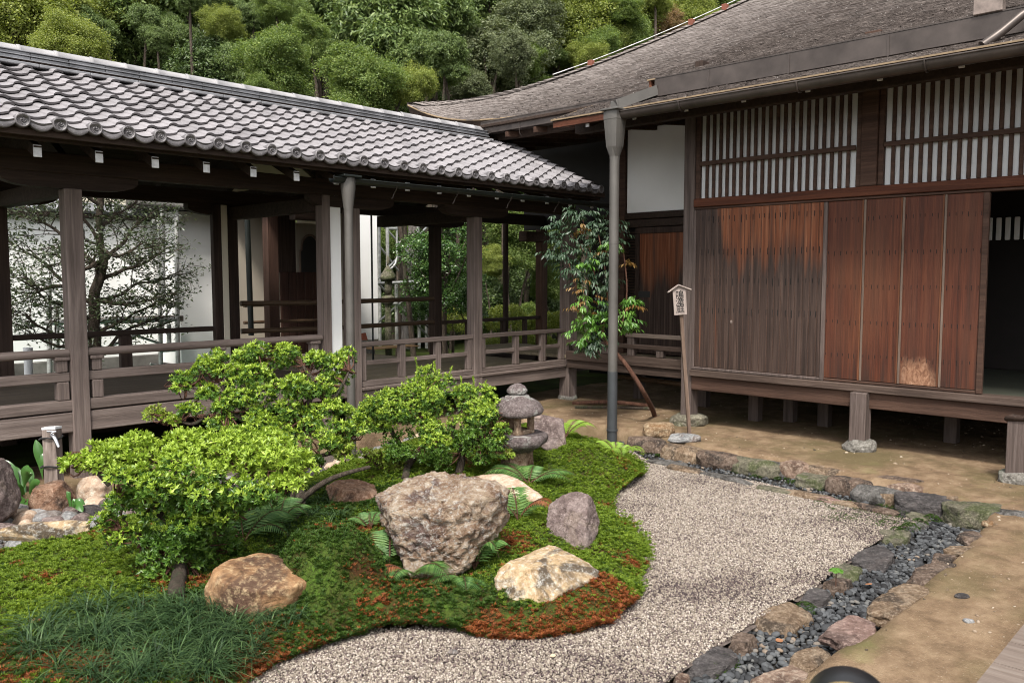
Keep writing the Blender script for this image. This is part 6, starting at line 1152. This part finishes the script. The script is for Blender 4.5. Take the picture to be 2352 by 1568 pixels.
box('window_wall', (wl_, Y1+.003, ab-.02), (wr_, Y1+.1, wt+.06), CREAM_SHADE, wg); box('window_post', (wr_+.02, Y1-.03, .3), (wr_+.14, Y1+.1, 2.7), W_BATTEN, wg); box('wall_boards', (xa(640), Y1+.012, ab), (wl_-.003, Y1+.1, 2.7), W_DARKV, wg)
wb = MB(); x = xa(640)
while x < wr_-.05: wb.box((x+.004, Y1-.05, .3), (min(x+.14, wr_), Y1-.02, ab)); x += .144
wb.build('wainscot', wood('wainscot_red_brown', (.022, .010, .007), (.050, .022, .015), (.08, .038, .026), 2), wg)
box('roof_slab', (xa(505), 10.05, 2.72), (xa(790), 12.2, 2.80), W_DARK, wg); box('roof_tiles', (xa(505), 10.0, 2.82), (xa(800), 12.6, 2.95), TILE_R, wg); box('eave_beam', (xa(560), 10.15, 2.42), (xa(770, 10.2), 10.3, 2.70), W_DARK, wg)
box('post', (atY(613, 640, 10.6)[0], 10.55, .3), (atY(637, 640, 10.6)[0], 10.70, 2.7), wood('wing_post_wood', (.03, .015, .010), (.07, .036, .025), (.11, .06, .042), 2), wg); MB().tube([atY(568, 505, 10.4), atY(577, 770, 10.4)], .038, 10).build('downpipe', BLACKG, wg)
box('floor', (xa(505), 10.0, .35), (xa(790), 11.6, .42), W_FLOOR, wg)
for y, r in ((702, .030), (741, .026)): MB().tube(smoothpath([atY(560, y, 10.9), atY(650, y-4, 10.9), atY(752, y-6, 10.9)], 14), [r*.8+.003*(i % 3 == 0) for i in range(14)], 8).build('bamboo_rail', BAMBOO, wg)
box('end_wall', (xa(745), 10.9, .3), (xa(760), 12.4, 2.7), CREAM_SHADE, wg)
wp_ = thing('white_wall_end', 'bright white wall end standing in light between the corridor posts', 'wall', (9, 12.6, 0)); a, b2 = atY(805, 640, 12.6)[0], atY(868, 640, 12.6)[0]
box('wall', (a, 12.6, .48), (b2, 12.8, 3.0), PLASTER, wp_); box('wall_foot', (a, 12.58, -.1), (b2-.1, 12.8, .478), RK_BASE, wp_)
tag(MB().tube([atY(64, 800, 10.4), atY(66, 865, 10.4)], .045, 12).tube([atY(64, 798, 10.4), atY(64, 806, 10.4)], .05, 12).tube([atY(66, 865, 10.4), atY(66, 985, 10.4)], .045, 12).build('vent_pipe', PVC), 'white plastic pipe standing at the left behind the railing', 'pipe')
tp = MB().grid([[np.array([x, y, .06+.03*math.sin(7*x+3*y)+.05*(y > 12.6)*math.sin(3*x)]) for x in np.linspace(3.2, 7.0, 24)] for y in np.linspace(11.6, 12.9, 8)]); tag(tp.build('green_tarp', TARP), 'crumpled green tarp on the ground below the scaffold', 'tarp')
# scaffolds
def scaffold(name, label, verts, hors, diags, Y, grp='scaffolds behind the corridor'):
    T = thing(name, label, 'scaffold', tuple(atY(verts[0][0], verts[0][2], Y)), grp)
    for x, y0, y1, dY in verts: MB().tube([atY(x, y0, Y+dY), atY(x+(y1-y0)*.01, y1, Y+dY)], .034, 8).build('upright', STEEL, T)
    for x0, x1, y, y2, dY in hors: MB().tube([atY(x0, y, Y+dY), atY(x1, y2, Y+dY)], .030, 8).build('crossbar', STEEL, T)
    for x0, y0, x1, y1, dY in diags: MB().tube([atY(x0, y0, Y+dY), atY(x1, y1, Y+dY)], .021, 6).build('brace', STEEL, T)
    return T
s1 = scaffold('scaffold', 'steel pipe scaffold with a bent ladder frame seen right of the white wall end', [(889, 470, 800, 0), (910, 650, 790, .1), (870, 480, 800, 1.0), (960, 520, 800, 1.2), (978, 640, 800, 1.2)], [(866, 975, 651, 646, 0), (889, 912, 525, 525, 0), (889, 911, 697, 697, .05)], [(868, 505, 1000, 650, .2), (1000, 500, 868, 640, .3), (868, 650, 1000, 790, .2), (968, 655, 868, 740, .3), (868, 560, 990, 720, 1.1)], 12.9)
MB().tube([atY(911, 470, 12.9), atY(912, 590, 12.9), atY(908, 606, 12.9), atY(899, 616, 12.9), atY(889, 621, 12.9)], .022, 8).build('bent_bar', STEEL, s1); MB().tube([atY(910, 790, 12.9), atY(900, 798, 12.9), atY(890, 802, 12.9)], .022, 8).build('bent_bar', STEEL, s1)
s2_ = scaffold('scaffold', 'steel scaffold with a plank deck against the white wall behind the pruned tree', [(405, 462, 860, 0), (366, 500, 860, .3), (373, 480, 700, .1), (112, 640, 880, .0), (130, 690, 880, .3), (388, 745, 800, .1)], [(240, 408, 735, 733, 0), (350, 405, 508, 512, .2), (100, 240, 742, 738, 0), (366, 405, 805, 802, .1)], [(290, 618, 362, 570, .3), (300, 640, 400, 705, .2), (362, 610, 400, 585, .1), (240, 800, 405, 732, .1), (240, 745, 400, 800, .2), (345, 835, 400, 848, .1), (130, 745, 240, 800, .2), (90, 640, 200, 735, .2)], 12.0)
box('deck_board', atY(240, 731, 12.05), atY(405, 736, 12.3), W_DECK, s2_)

# ================================================================ trees
def crown_mesh(name, blobs, n_cl, per, L, w, m, seed, flat=1., spread=.16, droop=.4, jitter=.6, clr=(.8, 1.05)):
    """leaf clumps sitting on the surface of several lobes; leaves hang a little"""
    r = np.random.default_rng(seed); B = np.array(blobs, float); wgt = B[:, 3]**2; wgt /= wgt.sum(); out = []
    i = r.choice(len(B), n_cl, p=wgt); v = norm(r.normal(size=(n_cl, 3))); v[:, 2] = np.where(r.random(n_cl) < .35, np.abs(v[:, 2]), v[:, 2]); rad = B[i, 3]*r.uniform(*clr, n_cl)
    C_ = B[i, :3]+v*rad[:, None]*[1, 1, flat]; C_ = C_+.25*np.stack([fbm(C_*1.1+k*7, 2, seed) for k in range(3)], 1)
    cs = r.uniform(.6, 1.35, n_cl)*spread*B[:, 3].mean()*1.6; k = per; pos = np.repeat(C_, k, 0)+r.normal(size=(n_cl*k, 3))*np.repeat(cs, k)[:, None]*[1, 1, .55*flat+.1]
    nn = np.repeat(norm(v+[0, 0, .5]), k, 0)+jitter*r.normal(size=(n_cl*k, 3)); dd = np.repeat(v*[1, 1, .2], k, 0)*.6+r.normal(size=(n_cl*k, 3))*[1, 1, .4]-[0, 0, droop]
    V, F = scatter(*leaf_t(w, .12), pos, dd, nn, r.uniform(.7, 1.25, n_cl*k)*L); return np_mesh(name, V, F, m)
def lobes(n, R0, r0, seed, fl=.8, low=-.7):
    r = np.random.default_rng(seed); return [(0, 0, 0, R0*.6)]+[tuple(np.array(q)*[R0, R0, R0*fl])+(r0*R0*r.uniform(.75, 1.25),) for q in (norm(r.normal(size=(n, 3)))*r.uniform(.45, .8, (n, 1))) if q[2] > low]
KIND = {}
KIND['evergreen'] = [crown_mesh('crown', lobes(15, 1.9, .36, s), 900, 42, .17, .36, G_EV, s, spread=.13, droop=.9, jitter=.5) for s in (1, 2)]
KIND['dark'] = [crown_mesh('crown', lobes(16, 1.9, .38, s), 900, 34, .15, .42, G_EVD, s, spread=.14, droop=.6) for s in (3,)]
KIND['olive'] = [crown_mesh('crown', lobes(18, 1.9, .34, s), 1300, 40, .11, .42, G_OL, s, spread=.10, droop=.6) for s in (5, 6)]
def maple_blobs(s):
    """sprays: flat drooping plates along outward reaching boughs"""
    r = np.random.default_rng(s); out = []
    for _ in range(13):
        a = r.uniform(0, 6.28); z = r.uniform(-1.5, 1.5); el = r.uniform(-.1, .5); L = r.uniform(1.0, 2.2)*math.sqrt(max(.2, 1-(z/2.1)**2))
        for t in np.linspace(.35, 1, 4): out.append((L*t*math.cos(a)+r.normal()*.15, L*t*math.sin(a)+r.normal()*.15, z+el*t*L*.5-.35*t*t+r.normal()*.08, r.uniform(.28, .55)*(1.15-.4*t)))
    return out
def mp(s, m): return crown_mesh('crown', lobes(34, 2.1, .21, s, .85), 1500, 42, .092, .55, m, s, spread=.21, droop=.5, jitter=.9, clr=(.4, 1.25))
KIND['maple'] = [mp(s, G_MP) for s in (7, 8)]; KIND['green_maple'] = [mp(s, G_MG) for s in (9, 10)]; KIND['turning'] = [mp(11, G_RED)]
KIND['camellia'] = [crown_mesh('crown', lobes(14, 1.2, .38, s, 1.25), 620, 26, .085, .5, G_CAM, s, spread=.12, droop=.4, jitter=.7) for s in (13,)]
NM = {'evergreen': 'evergreen_tree', 'dark': 'evergreen_tree', 'olive': 'evergreen_tree', 'maple': 'maple_tree', 'green_maple': 'maple_tree', 'turning': 'maple_tree', 'camellia': 'camellia_tree'}
def gz(x, y): return float(far_h(np.array([[x, y]]))[0]) if not (-6 < x < 30 and 8 < y < 30) else max(0., (x*.7186+y*.6954-24.5)*.56)
cnt = {}
def tree(kind, x, y, d, rpx, label, turn=0., zs=1., grp='trees on the slope behind the temple'):
    p = far(x, y, d); s = rpx/FPX*d/(2.35 if kind != 'camellia' else 1.6); k = cnt.get(kind, 0); cnt[kind] = k+1; me = KIND[kind][k % len(KIND[kind])]; g = gz(p[0], p[1])
    T = thing(NM[kind], label, 'tree', (p[0], p[1], g), grp); o = link('crown', me, T, True); o.location = (0, 0, p[2]-g); o.scale = (s, s, s*zs); o.rotation_euler = (0, 0, turn)
    h = p[2]-g; r = np.random.default_rng(abs(int(x+y*3))); mb = MB(); P = smoothpath([(0, 0, -.4), (r.normal()*.15, r.normal()*.15, h*.4), (r.normal()*.2, r.normal()*.2, h*.8), (0, 0, h+s*.9)], 12); r0 = (.05*s+.016*h)*(.6 if s < .5 else 1); mb.tube(P, np.linspace(r0, r0*.25, 12), 8)
    for q in range(9 if s > .5 else 0):
        a = r.uniform(0, 6.28); i = int(r.integers(6, 11)); e = np.array([math.cos(a)*s*r.uniform(.5, 1.1), math.sin(a)*s*r.uniform(.5, 1.1), h+s*r.uniform(-.3, 1.0)]); mb.tube(smoothpath([P[i], (P[i]+e)/2+[0, 0, -.1*s], e], 7), np.linspace(r0*.35, r0*.08, 7), 6, False)
    mb.build('trunk', BARK, T, True); return T
TREES = [('maple', 40, 50, 17, 190, 'yellow green maple overhanging the left end of the tiled ridge'), ('maple', 165, 105, 16, 105, 'small maple spray just above the left tiled ridge'),
 ('evergreen', 330, 70, 20, 190, 'glossy dark evergreen right of the left maple'), ('evergreen', 500, 40, 22, 170, 'tall evergreen behind the gap between two maple sprays'), ('dark', 200, -40, 25, 220, 'deep green tree rising behind the left maple'), ('dark', 470, 165, 18, 120, 'dark evergreen low behind the middle of the tiled ridge'),
 ('green_maple', 640, 150, 16, 115, 'green maple spray leaning down to the tiled ridge'), ('green_maple', 600, 215, 15.5, 60, 'small green maple tip touching the ridge'), ('evergreen', 740, 40, 23, 160, 'evergreen between the green maple spray and the big pale evergreen'), ('evergreen', 900, 95, 19, 190, 'big pale leaved evergreen above the middle of the ridge'), ('evergreen', 985, 150, 18, 95, 'lower right bough tree of the pale leaved evergreens'),
 ('green_maple', 830, 190, 15, 125, 'layered maple standing just behind the middle of the ridge'), ('maple', 950, 195, 15.5, 75, 'light maple with yellow tips below the pale leaved evergreens'), ('dark', 1040, -10, 27, 190, 'shadowy tree behind the pale and the olive evergreens'),
 ('olive', 1150, 120, 21, 130, 'dull olive evergreen left of the yellow maples'), ('olive', 1215, 70, 23, 110, 'second olive evergreen touching the yellow maples'), ('olive', 1075, 200, 20, 70, 'low olive evergreen next to the hall roof corner'), ('green_maple', 1250, 220, 22, 60, 'low green maple at the hall roof slope'),
 ('maple', 1320, 60, 25, 135, 'yellow green maple above the lower hall roof slope'), ('maple', 1405, 20, 26, 110, 'upper yellow maple left of the turning maple'), ('dark', 1300, 150, 27, 110, 'dark tree in the shade behind the hall roof slope'), ('green_maple', 1380, 120, 24, 75, 'green maple hanging over the hall roof slope'), ('turning', 1480, 20, 27, 75, 'maple turning orange red behind the hall roof'), ('turning', 1530, 45, 28, 50, 'small orange maple right of the larger orange red one'), ('green_maple', 1440, 75, 25, 80, 'green maple below the orange red maple'),
 ('maple', 1590, 40, 30, 85, 'pale green maple high behind the hall roof'), ('green_maple', 1655, 10, 32, 75, 'last green maple before the patch of sky'), ('dark', 1500, 10, 34, 170, 'dark tree behind the orange red maple'), ('dark', 700, -90, 30, 240, 'high dark tree above the pale leaved evergreen'), ('dark', 1250, -80, 33, 220, 'high dark tree above the olive evergreens'), ('dark', 60, 120, 24, 190, 'dark tree filling the gap behind the left maple'), ('dark', 620, 120, 25, 170, 'dark tree filling the gap behind the green maple spray'), ('dark', 900, 210, 24, 170, 'dark tree behind the layered maple at the ridge'),
 ('dark', 400, 260, 23, 150, 'dark tree seen low behind the ridge at left'), ('dark', 1180, 250, 26, 140, 'dark tree low behind the olive evergreens'), ('evergreen', 1130, 0, 24, 100, 'evergreen top above the olive evergreen'),
 ('dark', 1180, 560, 26, 220, 'deep shade tree seen through the right bay of the corridor'), ('dark', 960, 600, 25, 180, 'deep shade tree behind the steel scaffold'), ('dark', 1330, 600, 27, 170, 'deep shade tree behind the nandina'), ('dark', 1100, 700, 21, 130, 'deep shade bush tree behind the camellia'), ('dark', 1230, 690, 22, 120, 'deep shade bush tree behind the clipped shrubs'), ('dark', 960, 720, 20, 120, 'deep shade bush tree beside the bare grey trunk'), ('maple', 280, 10, 19, 110, 'yellowish maple top between the left maple and the evergreens'), ('evergreen', 1010, 60, 21, 110, 'pale evergreen bough left of the olive evergreens'), ('green_maple', 700, 90, 17.5, 80, 'upper green maple bough before the evergreens'), ('maple', 1290, 20, 24.5, 100, 'yellow maple just right of the olive evergreens'), ('maple', 1350, 130, 23.5, 60, 'yellow green bough low over the hall roof slope'), ('green_maple', 1200, 545, 19, 105, 'green maple seen through the right bay of the corridor'), ('maple', 1125, 600, 17.5, 55, 'yellow maple tip beside the middle corridor post'), ('green_maple', 1265, 640, 20, 70, 'maple behind the red brown inner post'), ('maple', 1250, 540, 20, 60, 'light maple high behind the thin drain pipe'), ('green_maple', 900, 560, 20, 90, 'maple behind the upper steel scaffold')]
for i, tdef in enumerate(TREES): tree(*tdef, turn=i*2.1)
tree('camellia', 1020, 610, 15.2, 125, 'glossy camellia tree standing in the garden behind the corridor', 1.0, 1.0, 'trees in the back garden'); tree('camellia', 1085, 680, 15.0, 62, 'lower camellia with pale shining leaves at the middle corridor post', 2.2, 1.1, 'trees in the back garden')
tree('camellia', 960, 690, 16.5, 60, 'dark camellia behind the bare grey trunk', 4.2, 1., 'trees in the back garden')
fl_ = np.random.default_rng(99); FK = {'maple': 'small yellow green maple crown tucked among the larger trees on the slope', 'green_maple': 'small green maple crown tucked among the larger trees on the slope', 'evergreen': 'small glossy evergreen crown tucked among the larger trees on the slope', 'olive': 'small dull olive crown tucked among the larger trees on the slope'}
for i in range(58):
    x = fl_.uniform(-60, 1560); ymax = 90+.17*max(0, min(x, 950))-.36*max(0, x-950)
    kd = ('olive' if 1040 < x < 1260 and fl_.random() < .6 else 'maple' if x > 1260 and fl_.random() < .55 else ['maple', 'green_maple', 'evergreen', 'evergreen'][int(fl_.integers(0, 4))]); tree(kd, x, fl_.uniform(-30, max(ymax, 30))+14, fl_.uniform(16.5, 21) if x < 1250 else fl_.uniform(23, 27), fl_.uniform(34, 70), FK[kd], i*1.3, fl_.uniform(.7, 1.25))
# bare grey trunk
b = atY(928, 790, 14.5); T = thing('bare_trunk', 'bare grey dead trunk standing behind the steel scaffold', 'tree trunk', tuple(b))
MB().tube(smoothpath([atY(926, 800, 14.5), atY(938, 690, 14.5), atY(946, 600, 14.5), atY(950, 520, 14.5), atY(950, 460, 14.5)], 16), np.linspace(.15, .11, 16), 10).build('trunk', BARK_G, T)
for pts in ([(940, 640), (920, 650), (905, 640), (893, 646)], [(942, 600), (930, 622), (915, 640)], [(948, 590), (930, 592)]): MB().tube(smoothpath([atY(*p, 14.4) for p in pts], 10), np.linspace(.025, .012, 10), 6).build('branch', BARK_G, T)
# clipped round shrubs and ground cover
def shrub(x, y, d, rpx, label, m, fl=.8, n=900):
    c = far(x, y, d); r = rpx/FPX*d; T = thing('clipped_shrub', label, 'shrub', (c[0], c[1], c[2]-r*fl), 'clipped shrubs in the back garden'); v = rdir(n, -.5); p = c+v*[1, 1, fl]*(r*(1+.12*fbm(v*3+x, 2, 3)))[:, None]; k = 5
    V, F = scatter(*leaf_t(.5, .08), np.repeat(p, k, 0)+.02*rng.normal(size=(n*k, 3)), np.repeat(v, k, 0)+.8*rng.normal(size=(n*k, 3)), np.repeat(v, k, 0)+.4*rng.normal(size=(n*k, 3)), rng.uniform(.03, .05, n*k)); link('foliage', np_mesh('foliage', V, F, m), T)
    MB().tube([c-[0, 0, r*fl+.3], c], .03, 6).build('stem', BARK, T)
shrub(1163, 738, 16, 44, 'round clipped shrub behind the right corridor railing', G_AZO); shrub(1243, 745, 16.5, 34, 'clipped shrub behind the thin drain pipe', G_AZO); shrub(1280, 748, 16, 34, 'pale clipped shrub right of the red brown inner post', G_AZO); shrub(1215, 718, 17, 18, 'small clipped shrub above the railing', G_MG, 1.0); shrub(1040, 745, 17, 40, 'olive clipped shrub beside the camellia trunk', G_AZO)
shrub(1170, 790, 14.5, 45, 'low spreading shrub at the corridor edge', G_AZO, .45); shrub(1230, 790, 14.8, 40, 'low spreading shrub below the thin drain pipe', G_AZO, .45); shrub(1130, 800, 14, 36, 'low shrub beside the middle corridor post', G_AZO, .45)
rock('boulder', at(1118, 800, .3)*[1, 1, 0]+[0, 0, .0], (.7, .5, .62), RK_PINK, 900, 'pale boulder in the back garden right of the middle post', cuts=5, sub=4)
# old stone lantern behind the scaffold
b = far(893, 800, 15.5)*[1, 1, 0]; OL = thing('stone_lantern', 'grey stone lantern half hidden behind the steel scaffold', 'lantern', tuple(b)); zb = 1.65-15.2*(800-634)/FPX
for nm, prof_ in (('base_column', [(.15, -.2), (.16, .3), (.15, .75), (.17, .8)]), ('platform', [(.18, .8), (.30, .84), (.30, .93), (.16, .96)]), ('fire_box', [(.16, .96), (.16, 1.22)]), ('cap', [(.17, 1.22), (.36, 1.26), (.34, 1.32), (.14, 1.46), (.05, 1.5)]), ('finial', [(.03, 1.5), (.08, 1.56), (.07, 1.64), (.01, 1.7)])): MB().lathe(b, [(r*.4, z+zb) for r, z in prof_], 16, .015, 3).build(nm, E_GRN, OL)
# pruned camellia in front of the white wall
rng = np.random.default_rng(5); base = atY(212, 870, 11.3); PT = thing('pruned_tree', 'sparse pruned tree with dark twisting branches before the white wall', 'tree', (base[0], base[1], 0)); tb = MB(); tips = []
YT = 11.3
def limb(pts, r0, r1, twigs=5, depth=0):
    P = smoothpath([atY(x, y, YT+dy) for x, y, dy in pts], 5*len(pts)); P = P+.03*np.stack([fbm(P*5+k*5, 2, 3) for k in range(3)], 1); tb.tube(P, np.linspace(r0, r1, len(P)), 7)
    for _ in range(twigs):
        i = int(rng.integers(len(P)//3, len(P))); L = rng.uniform(.22, .50); v = norm(rng.normal(size=3)*[1, .8, .45]+.8*norm(P[-1]-P[0])+[0, 0, .25]); e = P[i]+v*L; mid = (P[i]+e)/2+rng.normal(size=3)*.04; Q = smoothpath([P[i], mid, e], 7); tb.tube(Q, np.linspace(r1*.8, .004, 7), 5, False); tips.append(e)
        for __ in range(4): w = norm(v+rng.normal(size=3)*.8); s = Q[int(rng.integers(2, 7))]; e2 = s+w*rng.uniform(.10, .24); tb.tube([s, (s+e2)/2+rng.normal(size=3)*.012, e2], [.005, .004, .0025], 4, False); tips.append(e2)
limb([(212, 880, 0), (214, 760, 0), (224, 660, 0), (238, 600, 0), (228, 540, 0), (232, 460, .0), (235, 420, 0)], .085, .028, 7)
for pts in ([(216, 740, 0), (180, 720, 0), (120, 690, -.1), (50, 640, -.2)], [(218, 700, 0), (160, 660, .1), (90, 600, .2), (40, 570, .2)], [(232, 620, 0), (170, 560, 0), (110, 520, .1), (60, 490, .2)], [(215, 780, 0), (130, 770, -.2), (60, 720, -.3)], [(213, 820, 0), (160, 800, 0), (110, 790, 0), (70, 760, -.1)], [(236, 600, 0), (280, 560, 0), (310, 520, 0), (350, 490, 0)], [(226, 650, 0), (290, 620, 0), (340, 600, -.1), (380, 570, -.1)], [(222, 690, 0), (270, 680, .1), (320, 650, .1), (380, 640, .1)], [(216, 770, 0), (260, 745, -.1), (310, 720, -.1), (370, 690, -.1)], [(214, 830, 0), (250, 800, 0), (280, 760, 0), (330, 740, 0), (370, 725, 0)], [(230, 560, 0), (200, 510, 0), (150, 470, 0)], [(230, 520, 0), (270, 490, .1), (310, 465, .1)], [(228, 600, 0), (190, 620, -.2), (140, 600, -.3)], [(222, 690, 0), (290, 700, -.2), (345, 685, -.3)], [(234, 470, 0), (180, 440, 0), (120, 450, 0)], [(234, 450, 0), (290, 430, 0), (340, 445, 0)], [(225, 560, 0), (270, 590, -.2), (330, 560, -.2)], [(160, 660, .1), (110, 660, 0), (60, 680, 0)]): limb(pts, .030, .010, 9)
tb.build('trunk', BARK, PT); tips = np.array(tips); k = 15; n = len(tips)*k; p = np.repeat(tips, k, 0)+rng.normal(size=(n, 3))*[.085, .085, .045]
V, F = scatter(*leaf_t(.42, .1), p, rng.normal(size=(n, 3))*[1, 1, .5], np.array([0, 0, 1.])+.6*rng.normal(size=(n, 3)), rng.uniform(.040, .068, n)); link('foliage', np_mesh('foliage', V, F, G_PRU), PT)
